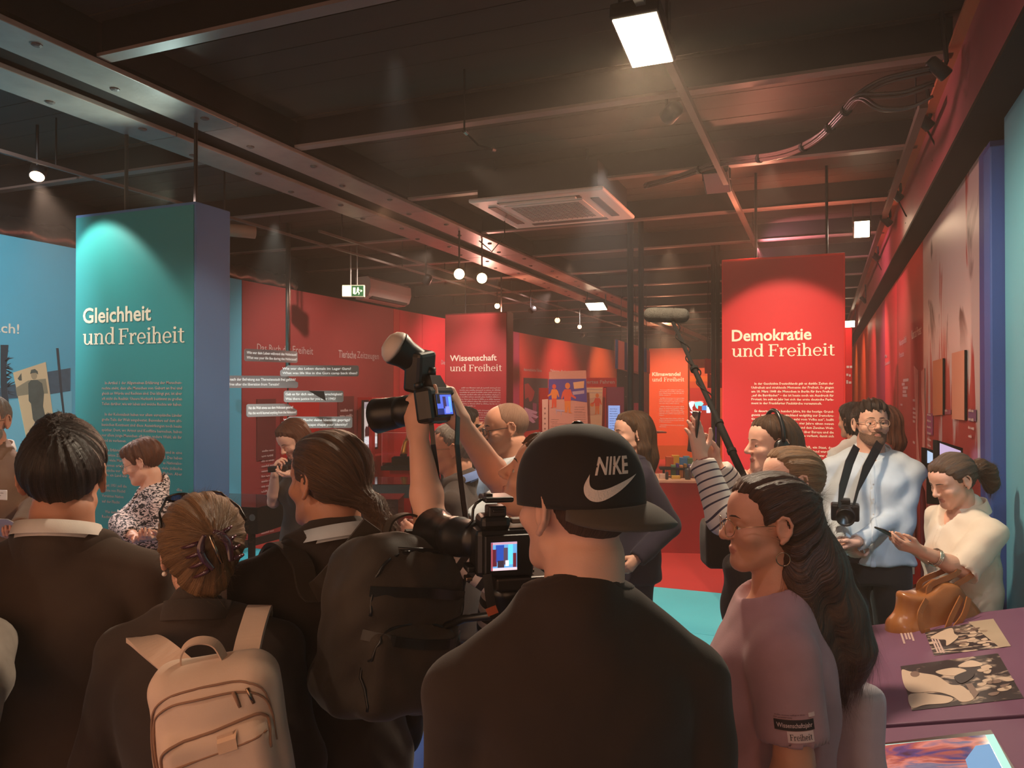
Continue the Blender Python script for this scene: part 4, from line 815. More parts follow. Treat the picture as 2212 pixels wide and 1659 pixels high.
def cpoly(pts, z, m, nm, par, th=.0006):
    q_ = [cl(*p) for p in pts]
    if nm.split('_')[0] == 'photo' and len(q_) > 4: q_ = rounded(q_)
    a_ = sum(q_[i][0]*q_[(i+1) % len(q_)][1]-q_[(i+1) % len(q_)][0]*q_[i][1] for i in range(len(q_)))
    b_ = MB(); b_.poly(q_ if a_ > 0 else q_[::-1], Mt_ @ Matrix.Translation((0, 0, z)), th); return b_.build(nm, m, par)
f1 = [(1997, 1365), (2146, 1338), (2184, 1397), (2018, 1417)]; f2 = [(1945, 1440), (2156, 1412), (2212, 1509), (1970, 1536)]
pp = cpoly(f1, .001, photo_mat('crowd_photo', 26, .54, (.8, 1.6, 1), 3), 'photograph', t)
pp0 = pp; cpoly([(2092, 1345), (2146, 1338), (2184, 1397), (2160, 1400)], .0022, mat('photo_sky', C(190, 164, 140), .5, noise=.15, nscale=8), 'photo_ground', pp)
cpoly([(2010, 1379), (2032, 1366), (2056, 1358), (2062, 1370), (2070, 1378), (2046, 1396), (2043, 1384), (2025, 1382)], .0022, TAN, 'photo_dress', pp)
pp = cpoly(f2, .001, photo_mat('group_photo', 15, .57, (1.1, 1.3, 1), 9), 'photograph', t)
cpoly([(1948, 1450), (1966, 1452), (1994, 1456), (2025, 1462), (2053, 1480), (2080, 1484), (2104, 1510), (2078, 1518), (2056, 1505), (2020, 1496), (1962, 1494)], .0022, TAN, 'photo_dress', pp)
cpoly([(1964, 1503), (2000, 1500), (2056, 1508), (2048, 1520), (2000, 1524), (1970, 1530)], .0022, TAN, 'photo_figure', pp)
cpoly(ell(1977, 1458, 10, 6), .0030, MIDP, 'photo_head', pp); cpoly([(2022, 1452), (2060, 1444), (2088, 1450), (2070, 1460), (2040, 1460)], .0022, TAN, 'photo_figure', pp); cpoly([(2070, 1440), (2096, 1428), (2120, 1434), (2118, 1440), (2086, 1443)], .0022, TAN, 'photo_figure', pp)
cpoly([(2064, 1462), (2098, 1450), (2104, 1462), (2080, 1478), (2066, 1472)], .0030, DKP, 'photo_coat', pp); cpoly([(2086, 1480), (2100, 1478), (2114, 1500), (2106, 1512)], .003, MIDP, 'photo_arm', pp)
rr = random.Random(21)
for i in range(16):
    x = rr.uniform(2064, 2130); y = 1352+.28*(2146-x)*.3+rr.uniform(0, 44); cpoly([(x, y), (x+rr.uniform(8, 16), y-2), (x+rr.uniform(10, 18), y+2), (x+5, y+4), (x-2, y+3)], .0022, TAN if i % 3 else MIDP, 'photo_figure', pp0)
for i in range(12):
    x = rr.uniform(2110, 2180); y = 1428+(x-2110)*.6+rr.uniform(-6, 60-(x-2110)*.2); cpoly([(x, y), (x+rr.uniform(8, 20), y-3), (x+rr.uniform(10, 22), y+3), (x+6, y+6), (x-3, y+4)], .0022, TAN if i % 3 else MIDP, 'photo_figure', pp)
h = MB()
for (x, y, l) in ((1944, 1366, 25), (1952, 1366, 16), (1958, 1364, 18), (1964, 1363, 22)):
    xa, ya = cl(x, y); xb, yb = cl(x+l*.45, y+l); h.box((xa, min(ya, yb), .001), (xa+.007, max(ya, yb), .0016), Mt_)
for k in range(3):
    xa, ya = cl(2012+6*k, 1382); xb, yb = cl(2026+6*k, 1412); h.box((xa, min(ya, yb), .002), (xa+.006, max(ya, yb), .0026), Mt_)
h.build('print', LETTER_DIM, t)
t, Mt_, Lx, Ly = console('violet slanted console with a lit touch screen, nearest the camera', 1.62, 2.565, .06)
fr = [(1788, 1625), (2142, 1582), (2215, 1700), (1790, 1740)]
cpoly(fr, .001, mat('tablet_frame', C(46, 26, 24), .3), 'screen_frame', t, .006)
s_ = cpoly([(1838, 1622), (2148, 1592), (2200, 1690), (1850, 1730)], .0075, glow('touch_screen_teal', 150, 204, 196, .6), 'screen', t)
def screen_mat():
    m = bpy.data.materials.new('touch_screen_picture'); m.use_nodes = True; nt = m.node_tree; b = nt.nodes['Principled BSDF']; tc = nt.nodes.new('ShaderNodeTexCoord'); mp = nt.nodes.new('ShaderNodeMapping'); mp.inputs['Scale'].default_value = (1, 2.2, 1); mp.inputs['Rotation'].default_value = (0, 0, .5); nt.links.new(tc.outputs['Object'], mp.inputs[0])
    n = nt.nodes.new('ShaderNodeTexNoise'); n.inputs['Scale'].default_value = 6.5; n.inputs['Detail'].default_value = 6; n.inputs['Distortion'].default_value = .8; nt.links.new(mp.outputs[0], n.inputs[0]); r = nt.nodes.new('ShaderNodeValToRGB'); cr = r.color_ramp
    cr.elements[0].position = .30; cr.elements[0].color = C(44, 34, 42); cr.elements[1].position = .72; cr.elements[1].color = C(170, 150, 150)
    for ps, c in ((.40, (66, 62, 110)), (.47, (168, 84, 70)), (.54, (214, 128, 112)), (.62, (110, 104, 128))): x = cr.elements.new(ps); x.color = C(*c)
    nt.links.new(n.outputs[0], r.inputs[0]); nt.links.new(r.outputs[0], b.inputs['Emission Color']); b.inputs['Emission Strength'].default_value = .7; b.inputs['Base Color'].default_value = (.02, .02, .02, 1); b.inputs['Roughness'].default_value = .1; return m
cpoly([(1866, 1622), (2130, 1594), (2180, 1690), (1880, 1730)], .0085, screen_mat(), 'screen_picture', s_)
cpoly([(2088, 1650), (2110, 1620), (2140, 1616), (2178, 1690), (2100, 1690)], .0105, glow('touch_screen_blue', 92, 134, 176, .6), 'screen_picture', s_)
cpoly([(1876, 1630), (1888, 1629), (1890, 1644), (1878, 1645)], .0105, glow('touch_screen_white', 216, 220, 214, .9), 'screen_icon', s_)
cpoly([(1866, 1660), (1876, 1645), (1890, 1645), (1912, 1690), (1880, 1700)], .0105, glow('touch_screen_navy', 66, 60, 110, .7), 'screen_picture', s_)
# ------------------------------------------------------------------ things on the ceiling
def flood(label, c, sx, sy, tilt, strength, yaw=0):
    t = thing('flood_lamp', label, 'lamp', c, R(yaw), group='flood lamps')
    Mx = Matrix.Rotation(R(tilt), 4, 'X')
    MB().box((-sx/2, -sy/2, .0), (sx/2, sy/2, .07), Mx, .008).build('housing', BLACK, t)
    MB().box((-sx/2+.012, -sy/2+.012, -.006), (sx/2-.012, sy/2-.012, .001), Mx).build('lamp_glass', glow('flood_glass', 255, 226, 186, strength), t)
    b_ = MB()
    for s in (-1, 1): b_.box((s*sx/2-.006, -.02, .02), (s*sx/2+.006, .02, ZC-c[2]))
    b_.build('bracket', BLACK, t); return t
flood('bright white flood lamp on the ceiling above the visitors, nearest the camera', (FLOOD[0], FLOOD[1], FLOOD[2]), .21, .40, -8, 14)
flood('smaller lit flood lamp by the right-hand track', (FLOOD2[0], FLOOD2[1], FLOOD2[2]), .15, .17, -68, 5)
p = atd(1548, 395, 6.0); t = flood('unlit square flood lamp on the middle track', (p.x, p.y, p.z), .20, .26, -25, 14); 
for ch in t.children:
    if ch.name.startswith('lamp_glass'): ch.data.materials[0] = mat('dull_lamp_glass', C(170, 120, 116), .2)
p = atd(1288, 662, 13.6); flood('small lit flood lamp under the double beam', (p.x, p.y, p.z), .34, .30, -20, 9)
p = atd(1836, 700, 15.5); flood('far lit flood lamp at the end of the right-hand girder', (p.x, p.y, p.z), .2, .15, -80, 4)
# round spots
def can(label, px, py, d, r, aim, lit=8, col=(255, 206, 150), group='spot lamps', zt=None):
    p = atd(px, py, d); t = thing('spot_lamp', label, 'lamp', p, 0, group); a_ = Vector(aim)-p; q = a_.to_track_quat('Z', 'Y').to_matrix().to_4x4()
    MB().lathe([(r*.75, -r*2.2), (r, -r*1.9), (r*1.02, .0), (r*.9, .004), (r*.88, -.01)], 18, q).build('housing', BLACK, t, True)
    if lit: MB().lathe([(0, -.004), (r*.86, -.004), (r*.86, .002), (0, .003)], 18, q).build('lamp_glass', glow('spot_glass_%d_%d' % (lit, col[2]), *col, lit), t)
    MB().tube([(0, 0, r*.6), (0, 0, (zt or ZC)-p.z)], .01, 6).build('stem', BLACK, t); return t
can('left of two round spots glowing below the double beam', 992, 592, 8.15, .064, CAMP, 12, zt=ZB-.03); can('right of two round spots glowing below the double beam', 1041, 601, 8.6, .066, CAMP+RIGHT*1.2, 12, zt=ZB-.03)
can('glowing round spot above the teal wall at the far left', 80, 381, 5.56, .055, (-4.2, 2.6, 1.2), 10, (255, 190, 140))
can('tiny lit spot above the science pillar', 1074, 661, 12.5, .05, CAMP, 5); can('tiny lit spot left of the far flood lamp', 1204, 692, 15, .06, CAMP, 2)
can('tiny lit spot above the far red wall', 1252, 706, 16, .05, CAMP, 1)
for i, (px_, py_, d_) in enumerate(((920, 612, 9.5), (1440, 255, 4.6), (1146, 672, 12.8), (1255, 725, 17))):
    can(('unlit pale spot right of the wall air conditioner', 'unlit spot hanging right of the air conditioning panel', 'unlit reddish spot above the far red wall', 'unlit white fitting above the orange wall')[i], px_, py_, d_, .05, (-6, 9, 1), 0)
# tracks
def track(label, a_, b_, r=.02):
    t = thing('light_track', label, 'track', group='light tracks'); MB().box((a_[0]-r, min(a_[1], b_[1]), a_[2]-r), (a_[0]+r, max(a_[1], b_[1]), a_[2]+r)).build('rail', STEELBLK, t)
    y = min(a_[1], b_[1])+.4
    while y < max(a_[1], b_[1]): MB().tube([(a_[0], y, a_[2]), (a_[0], y, ZC)], .006, 5).build('hanger', BLACK, t); y += 2.4
    return t
track('dark light track running from the bright flood lamp to the far end', (-.70, 1.0, 3.50), (-.70, 24, 3.50))
track('light track on the lit flange of the right-hand girder', (.53, 4.9, 3.50), (.53, 22, 3.50), .022)
track('pale light track left of the double beam above the teal wall', (-5.0, 1.0, 3.45), (-5.0, 14, 3.45), .012)
track('light track above the exit sign', (-4.75, 6.5, 3.5), (-4.75, 20, 3.5), .012)
# black spots on the girder track with looping leads
for i, (px_, py_, d_) in enumerate(((2035, 155, 3.9), (2002, 268, 4.8), (1940, 425, 6.4), (1918, 480, 7.2), (1893, 556, 9.2), (1868, 650, 12.5))):
    p = atd(px_, py_, d_); t = thing('spot_lamp', ('nearest black spot on the girder track', 'black spot on the girder track below the cable bundle', 'black spot with hanging lead beside the smaller lit flood lamp', 'black spot directly below it beside the flood lamp', 'black spot on the girder track above the democracy pillar', 'small far black spot on the girder track')[i], 'lamp', p, 0, 'black track spots')
    q = Vector((.9, .3, -.9)).to_track_quat('Z', 'Y').to_matrix().to_4x4(); MB().lathe([(.02, -.09), (.032, -.08), (.036, .03), (.03, .035)], 12, q).build('housing', BLACK, t, True)
    MB().tube([(0, 0, 0), (.02, 0, .05), (0, 0, ZC-p.z)], .012, 6).build('stem', BLACK, t)
    pts = [Vector((.0, 0, -.03)), Vector((.06, .02, -.16)), Vector((.14, .05, -.22)), Vector((.645+.0-p.x, .12, -.20))]
    if i in (1, 2, 4): MB().tube(pts, .006, 5).build('lead', MBLK, t)
# cassette air conditioner
dz = 3.42-CAMZ
cs4 = [onZ(1018, 435, 3.42), onZ(1318, 411, 3.42), onZ(1358, 472, 3.42), onZ(1110, 497, 3.42)]
ctr = sum(cs4, Vector())/4; ux = ((cs4[1]-cs4[0])+(cs4[2]-cs4[3])).normalized(); vy = Vector((-ux.y, ux.x, 0)); wx = ((cs4[1]-cs4[0]).length+(cs4[2]-cs4[3]).length)/2; wy = ((cs4[0]-cs4[3]).length+(cs4[1]-cs4[2]).length)/2
t = thing('ceiling_air_conditioner', 'white square cassette air conditioner hanging under the black ceiling', 'air conditioner', (ctr.x, ctr.y, 3.42), math.atan2(ux.y, ux.x))
S = (wx+wy)/2*.5; sx_, sy_ = wx/2, wy/2
AC = paint('white_ac_casing', 236, 214, 200, .4, .02)
MB().box((-sx_, -sy_, 0), (sx_, sy_, .035), None, .014).build('front_frame', AC, t); MB().box((-sx_+.06, -sy_+.06, .035), (sx_-.06, sy_-.06, .26)).build('body', MBLK, t)
MB().box((-sx_*.6, -sy_*.6, -.008), (sx_*.6, sy_*.6, 0), None, .004).build('grille_panel', AC, t)
g = MB()
for i in range(13): g.box((-sx_*.52, -sy_*.5+i*sy_*1.0/13, -.012), (sx_*.52, -sy_*.5+i*sy_*1.0/13+.012, -.007))
for i in range(13): g.box((-sx_*.52+i*sx_*1.04/13, -sy_*.5, -.0115), (-sx_*.52+i*sx_*1.04/13+.008, sy_*.5, -.0072))
o = g.build('grille', mat('ac_grille_grey', C(150, 134, 126), .5), t)
for (a0, b0, a1, b1) in ((-.62, .70, .62, .82), (-.62, -.82, .62, -.70), (-.84, -.62, -.72, .62), (.72, -.62, .84, .62)):
    MB().box((a0*sx_, b0*sy_, -.006), (a1*sx_, b1*sy_, .002)).build('air_slot', mat('ac_slot', C(84, 74, 70), .5), t)
MB().box((-sx_*.5, -sy_-.02, -.05), (sx_*.62, -sy_+.02, -.035)).build('air_flap', AC, t)
for a_ in (-1, 1):
    for c_ in (-1, 1): MB().tube([(a_*sx_*.7, c_*sy_*.7, .2), (a_*sx_*.7, c_*sy_*.7, ZC-3.42)], .008, 5).build('hanger_rod', BLACK, t)
# wall air conditioner above the red wall
p = onX(848, 631, XL+.25); t = thing('wall_air_conditioner', 'pinkish white wall air conditioner above the dark red wall', 'air conditioner', (XL-.02, p.y, p.z))
hy = (onX(893, 640, XL+.25).y-onX(806, 625, XL+.25).y)/2
prof = [(0, .16), (.2, .17), (.25, .13), (.26, 0), (.22, -.12), (.14, -.16), (0, -.17)]
vs = [(x, -hy, z) for x, z in prof]+[(x, hy, z) for x, z in prof]; n = len(prof)
MB().add(vs, [tuple(range(n)), tuple(range(2*n-1, n-1, -1))]+[(i, i+n, (i+1) % n+n, (i+1) % n) for i in range(n)]).build('casing', AC, t)
MB().box((.17, -hy*.85, -.155), (.235, hy*.85, -.115)).build('air_slot', mat('ac_slot', C(84, 74, 70), .5), t); MB().box((-.1, -hy*.4, -.1), (0, hy*.4, .1)).build('bracket', BLACK, t)
# exit sign
p = atd(764, 629, 9.6); t = thing('exit_sign', 'green and white lit exit sign hanging before the red wall', 'sign', (p.x, p.y, p.z), R(YAW))
k = 9.6/FPX
MB().box((-24*k, -.03, -13*k), (24*k, .03, 13*k), None, .006).build('casing', mat('sign_cream', C(226, 220, 190), .5), t)
MB().box((-23.5*k, -.034, -11*k), (-4*k, -.029, 11*k)).build('lamp_face', glow('exit_lamp', 255, 236, 180, 2.2), t)
MB().box((-3.5*k, -.034, -11*k), (22*k, -.029, 11*k)).build('green_face', glow('exit_green', 26, 74, 40, .8), t)
Me = plane_frame((0, 0, 0), (1, 0, 0), (0, 0, 1)); EW = glow('exit_white', 240, 236, 190, 1.4)
def epoly(pts): 
    b_ = MB(); q_ = [(x*k, y*k) for x, y in pts]; a_ = sum(q_[i][0]*q_[(i+1) % len(q_)][1]-q_[(i+1) % len(q_)][0]*q_[i][1] for i in range(len(q_)))
    b_.poly(q_ if a_ > 0 else q_[::-1], Me @ Matrix.Translation((0, 0, .034)), .002); return b_.build('pictogram', EW, t)
epoly([(0, 7), (5, 7), (5, -8), (0, -6)]); epoly(ell(10.5, 6, 1.7, 1.7, 10)); epoly([(8, 4), (12, 4.5), (14, 1), (13, 0), (11.5, 2), (11, -1), (14, -4), (13, -8), (11.5, -8), (12, -4.5), (9, -2.5), (6.5, -7), (5.5, -6.5), (8, -1)]); epoly([(16, 3), (20, 0), (16, -3)])
for s in (-1, 1): MB().tube([(s*7*k, 0, 13*k), (s*7*k, 0, ZC-p.z)], .012, 6).build('hanger_rod', STEEL, t)
# cable bundle draped from the middle track to the girder
t = thing('cable_bundle', 'taped bundle of black cables draped across the ceiling to the girder', 'cable')
mainp = [(1395, 402), (1470, 382), (1560, 352), (1680, 336), (1760, 304), (1820, 246), (1856, 208)]
ds = [6.5, 6.0, 5.5, 5.0, 4.6, 4.3, 4.1]
CAB = mat('glossy_cable', C(78, 56, 50), .3, spec=.6)
def spl(ps, ds_, off, n=6):
    P_ = [atd(x, y, d_)+Vector(off) for (x, y), d_ in zip(ps, ds_)]; out = []
    for i in range(len(P_)-1):
        a0, a1, a2, a3 = P_[max(i-1, 0)], P_[i], P_[i+1], P_[min(i+2, len(P_)-1)]
        for j in range(n):
            s = j/n; out.append(.5*((2*a1)+(a2-a0)*s+(2*a0-5*a1+4*a2-a3)*s*s+(3*a1-a0-3*a2+a3)*s**3))
    out.append(P_[-1]); return out
for i in range(7):
    a_ = i*2*PI/7; fan = [(1905, 180), (1960, 165), (2030, 150)] if i < 3 else ([(1905, 205), (1960, 200), (2025, 178)] if i < 5 else [(1900, 230), (1960, 228), (2010, 205)])
    MB().tube(spl(mainp+fan, ds+[4.0, 3.95, 3.9], (.016*math.cos(a_), .016*math.cos(a_*1.7), .016*math.sin(a_))), .0085, 6).build('cable', CAB, t, True)
for f in (9, 16, 22, 27, 31): 
    P_ = spl(mainp, ds, (0, 0, 0)); q = P_[f]; d_ = (P_[min(f+1, len(P_)-1)]-P_[f-1]).normalized(); MB().tube([q-d_*.012, q+d_*.012], .031, 10).build('cable_tie', MBLK, t)
for i, ((xa, ya), (xb, yb), d1, d2, lab) in enumerate((((1003, 283), (1062, 322), 4.6, 4.8, 'short loose cable with silver plug hanging left of the bright lamp'), ((1090, 510), (1035, 520), 7.0, 7.0, 'short cable loop on the double beam above the two glowing spots'))):
    A, B = atd(xa, ya, d1), atd(xb, yb, d2); mid = (A+B)/2-Vector((0, 0, .03 if i == 0 else .12))
    t = thing('loose_cable', lab, 'cable', group='loose cables'); MB().tube([Vector((A.x, A.y, ZC)), A, mid, B], .006, 6).build('lead', MBLK, t)
    if i == 0: MB().tube([A, A+(mid-A)*.2], .014, 8).build('plug', STEEL, t); MB().tube([B, B+(B-mid)*.25], .012, 8).build('plug', STEEL, t)
# small clamps, tubes and silver ducts over the left wall
p = atd(500, 497, 6.6); t = thing('grey_tube', 'short pale grey tube hanging right of the teal pillar top', 'tube', group='ceiling fittings'); a_ = RIGHT*.17+FWD*.1
MB().tube([p-a_, p+a_], .055, 16).build('tube_body', mat('pale_tube', C(150, 128, 110), .5), t, True); MB().tube([p-a_*.3, (p.x-a_.x*.3, p.y-a_.y*.3, ZC)], .008, 6).build('hanger', BLACK, t)
FOIL = mat('foil_duct', C(150, 140, 132), .3, metal=.9, bump=.8, bscale=18)
for i, (ya, yb) in enumerate(((2.0, 5.6), (6.0, 8.6))):
    b_ = MB(); n_ = int((yb-ya)/.06); b_.tube([(XL-.3, ya+k*.06, ZW+.10+.02*math.sin(k)) for k in range(n_)], [.13+.008*(-1)**k for k in range(n_)], 12); tag(b_.build('foil_duct', FOIL, None, True), ('silver foil duct above the teal wall', 'silver foil duct above the near end of the dark red wall')[i], 'duct', 'foil ducts')
# ------------------------------------------------------------------ figures: smooth distance fields meshed with surface nets
f32 = np.float32
def smin(a, b, k):
    if k <= 0: return np.minimum(a, b)
    h = np.clip(.5+.5*(b-a)/k, 0, 1); return b*(1-h)+a*h-k*h*(1-h)
def smax(a, b, k): return -smin(-a, -b, k)
def axis_pts(lo, hi, step, fine):
    pts = [lo]; x = lo
    while x < hi:
        st = step
        for a, b, s in fine:
            if a-step < x < b+s*.5: st = min(st, s)
        x += st; pts.append(x)
    return np.array(pts, f32)
class Field:
    def __init__(s, lo, hi, step, fine=()):
        s.ax = [axis_pts(lo[i], hi[i], step, [(b[0][i], b[1][i], b[2]) for b in fine]) for i in range(3)]
        s.D = np.full([len(a) for a in s.ax], 9, f32)
    def sub(s, lo, hi):
        sl = tuple(slice(max(0, int(np.searchsorted(s.ax[i], lo[i]))-1), min(len(s.ax[i]), int(np.searchsorted(s.ax[i], hi[i]))+2)) for i in range(3))
        return sl, s.ax[0][sl[0]][:, None, None], s.ax[1][sl[1]][None, :, None], s.ax[2][sl[2]][None, None, :]
    def apply(s, fn, lo, hi, k=.0, mode='u'):
        sl, X, Y, Z = s.sub(lo, hi); d = s.D[sl]
        if d.size == 0: return s
        v = fn(X, Y, Z)
        s.D[sl] = smin(d, v, k) if mode == 'u' else smax(d, -v, k) if mode == 'c' else smax(d, v, k)
        return s
    def cone(s, a, b, ra, rb, k=.02, mode='u', flat=None):
        a = np.array(a, f32); b = np.array(b, f32); m = max(ra, rb)+k+.012
        return s.apply(lambda X, Y, Z: cone_d(X, Y, Z, a, b, ra, rb, flat), np.minimum(a, b)-m, np.maximum(a, b)+m, k, mode)
    def chain(s, pts, rs, k=.02):
        for i in range(len(pts)-1): s.cone(pts[i], pts[i+1], rs[i], rs[i+1], k)
        return s
    def ell(s, c, r, k=.02, Rm=None, mode='u'):
        m = max(r)+k+.012; c = np.array(c, f32)
        return s.apply(lambda X, Y, Z: ell_d(X, Y, Z, c, r, Rm), c-m, c+m, k, mode)
    def box(s, c, h, rnd, k=.0, Rm=None, mode='u'):
        m = float(np.linalg.norm(h))+k+.012; c = np.array(c, f32)
        return s.apply(lambda X, Y, Z: box_d(X, Y, Z, c, h, rnd, Rm), c-m, c+m, k, mode)
    def loft(s, rows, k=.02, n=2.2, mode='u'):
        """rows: (z, cx, cy, rx, ry)"""
        rows = np.array(sorted(rows), f32); mx = rows[:, 3].max()+k+.03
        lo = (rows[:, 1].min()-mx, rows[:, 2].min()-mx, rows[0, 0]-.03); hi = (rows[:, 1].max()+mx, rows[:, 2].max()+mx, rows[-1, 0]+.03)
        def fn(X, Y, Z):
            z = Z.ravel(); I = lambda c: smooth_interp(z, rows[:, 0], rows[:, c])[None, None, :]
            rx, ry = I(3), I(4); rho = (np.abs((X-I(1))/rx)**n+np.abs((Y-I(2))/ry)**n+1e-9)**(1/n)
            d = (rho-1)*np.minimum(rx, ry); return smax(d, np.maximum(rows[0, 0]-Z, Z-rows[-1, 0])+0*d, .02)
        return s.apply(fn, lo, hi, k, mode)
    def wrinkle(s, amp, fr=9.0, seed=0.0, dirn=(0, 0, 1)):
        X, Y, Z = s.ax[0][:, None, None], s.ax[1][None, :, None], s.ax[2][None, None, :]
        a = np.sin(fr*.9*X+3*np.sin(fr*.5*Z+seed)+seed)+np.sin(fr*1.3*Y+2.2*np.sin(fr*.62*Z+1.7*seed))
        b = np.sin(fr*2.3*Z+2.5*np.sin(fr*1.1*X+seed)+2*np.sin(fr*.9*Y+seed*.7))
        s.D += (amp*(.5*a*np.sin(fr*.7*Z+seed*2)+.6*b)).astype(f32); return s
    def mesh(s): return surface_nets(s.D, s.ax)
def smooth_interp(z, xs, ys):
    i = np.clip(np.searchsorted(xs, z)-1, 0, len(xs)-2); t = np.clip((z-xs[i])/(xs[i+1]-xs[i]+1e-9), 0, 1)
    sl = np.gradient(ys, xs); h = xs[i+1]-xs[i]
    t2, t3 = t*t, t*t*t
    return ((2*t3-3*t2+1)*ys[i]+(t3-2*t2+t)*h*sl[i]*.8+(-2*t3+3*t2)*ys[i+1]+(t3-t2)*h*sl[i+1]*.8).astype(f32)
def cone_d(X, Y, Z, a, b, ra, rb, flat=None):
    ab = b-a; L2 = float(ab @ ab)+1e-12; px, py, pz = X-a[0], Y-a[1], Z-a[2]
    t = np.clip((px*ab[0]+py*ab[1]+pz*ab[2])/L2, 0, 1); qx, qy, qz = px-t*ab[0], py-t*ab[1], pz-t*ab[2]
    if flat is not None:
        n, f = flat; c = qx*n[0]+qy*n[1]+qz*n[2]; g = (f-1); return np.sqrt(qx*qx+qy*qy+qz*qz+c*c*(f*f-1))-(ra+t*(rb-ra))
    return np.sqrt(qx*qx+qy*qy+qz*qz)-(ra+t*(rb-ra))
def rotl(X, Y, Z, c, Rm):
    x, y, z = X-c[0], Y-c[1], Z-c[2]
    if Rm is None: return x, y, z
    return (x*Rm[0][0]+y*Rm[1][0]+z*Rm[2][0], x*Rm[0][1]+y*Rm[1][1]+z*Rm[2][1], x*Rm[0][2]+y*Rm[1][2]+z*Rm[2][2])
def ell_d(X, Y, Z, c, r, Rm=None):
    x, y, z = rotl(X, Y, Z, c, Rm); k0 = np.sqrt((x/r[0])**2+(y/r[1])**2+(z/r[2])**2)
    k1 = np.sqrt((x/r[0]**2)**2+(y/r[1]**2)**2+(z/r[2]**2)**2)+1e-6; return k0*(k0-1)/k1
def box_d(X, Y, Z, c, h, rnd, Rm=None):
    x, y, z = rotl(X, Y, Z, c, Rm); qx, qy, qz = np.abs(x)-h[0]+rnd, np.abs(y)-h[1]+rnd, np.abs(z)-h[2]+rnd
    return np.sqrt(np.maximum(qx, 0)**2+np.maximum(qy, 0)**2+np.maximum(qz, 0)**2)+np.minimum(np.maximum(qx, np.maximum(qy, qz)), 0)-rnd
def surface_nets(D, ax):
    nx, ny, nz = D.shape; S = D < 0
    c = [S[i:nx-1+i, j:ny-1+j, k:nz-1+k] for i in (0, 1) for j in (0, 1) for k in (0, 1)]
    cnt = sum(x.astype(np.int8) for x in c); act = (cnt > 0) & (cnt < 8); idx = np.full(act.shape, -1, np.int32)
    I, J, K = np.nonzero(act); n = len(I)
    if n == 0: return np.zeros((0, 3)), np.zeros((0, 4), int)
    idx[I, J, K] = np.arange(n); pos = np.zeros((n, 3)); num = np.zeros(n)
    offs = [(i, j, k) for i in (0, 1) for j in (0, 1) for k in (0, 1)]
    V = [D[I+o[0], J+o[1], K+o[2]].astype(np.float64) for o in offs]
    for a in range(8):
        for b in range(a+1, 8):
            if sum(abs(offs[a][q]-offs[b][q]) for q in range(3)) != 1: continue
            m = (V[a] < 0) != (V[b] < 0); t = np.where(m, V[a]/(V[a]-V[b]+1e-12), 0)
            for q in range(3): pos[:, q] += np.where(m, offs[a][q]+t*(offs[b][q]-offs[a][q]), 0)
            num += m
    pos /= num[:, None]; P = np.empty((n, 3))
    for q, base in enumerate((I, J, K)): A = ax[q].astype(np.float64); P[:, q] = A[base]+(A[base+1]-A[base])*pos[:, q]
    Q = []
    for q in range(3):
        sl0 = [slice(None)]*3; sl1 = [slice(None)]*3; sl0[q] = slice(0, -1); sl1[q] = slice(1, None)
        A, B = S[tuple(sl0)], S[tuple(sl1)]; e = A != B
        r = [q1 for q1 in range(3) if q1 != q]; g = np.nonzero(e); ok = np.ones(len(g[0]), bool)
        for q1 in r: ok &= (g[q1] > 0) & (g[q1] < idx.shape[q1])
        g = [x[ok] for x in g]; inside = A[tuple(g)]
        def at(d1, d2):
            h = list(g); h[r[0]] = g[r[0]]-d1; h[r[1]] = g[r[1]]-d2; return idx[tuple(h)]
        quad = np.stack([at(1, 1), at(0, 1), at(0, 0), at(1, 0)], 1); flip = inside if q != 1 else ~inside
        quad[~flip] = quad[~flip][:, ::-1]; Q.append(quad)
    return P, np.concatenate(Q)
def np_mesh(name, V, F, mats, smooth=True, fmat=None, attrs=None):
    me = bpy.data.meshes.new(name); n, m = len(V), len(F); me.vertices.add(n); me.vertices.foreach_set('co', np.ascontiguousarray(V, f32).ravel())
    k = F.shape[1] if m else 4; me.loops.add(m*k); me.loops.foreach_set('vertex_index', np.ascontiguousarray(F, np.int32).ravel())
    me.polygons.add(m); me.polygons.foreach_set('loop_start', np.arange(m, dtype=np.int32)*k)
    for x in (mats if isinstance(mats, (list, tuple)) else [mats]): me.materials.append(x)
    if fmat is not None: me.polygons.foreach_set('material_index', fmat.astype(np.int32))
    me.update(calc_edges=True); me.validate()
    if smooth: me.polygons.foreach_set('use_smooth', [True]*len(me.polygons))
    for nm, arr in (attrs or {}).items():
        if len(arr) == len(me.vertices): a = me.attributes.new(nm, 'FLOAT_VECTOR', 'POINT'); a.data.foreach_set('vector', np.ascontiguousarray(arr, f32).ravel())
    return me

def smooth_path(P, nrm, w=None, n=7):
    P = [Vector(p) for p in P]; m = len(P); N = [Vector(v) for v in nrm] if isinstance(nrm, list) else [Vector(nrm)]*m; W = w if isinstance(w, list) else [w]*m; o = []; on = []; ow = []
    for i in range(m-1):
        a, b, c, d = P[max(i-1, 0)], P[i], P[i+1], P[min(i+2, m-1)]
        for j in range(n+(i == m-2)):
            t = j/n; o.append(.5*((2*b)+(c-a)*t+(2*a-5*b+4*c-d)*t*t+(3*b-a-3*c+d)*t**3)); on.append(N[i].lerp(N[i+1], t)); ow.append(W[i]+(W[i+1]-W[i])*t if W[i] else None)
    return o, on, ow
def strap(name, P, nrm, w, th, m, par):
    o, on, ow = smooth_path(P, nrm, w); return MB().ribbon(o, ow, th, on).build(name, m, par)
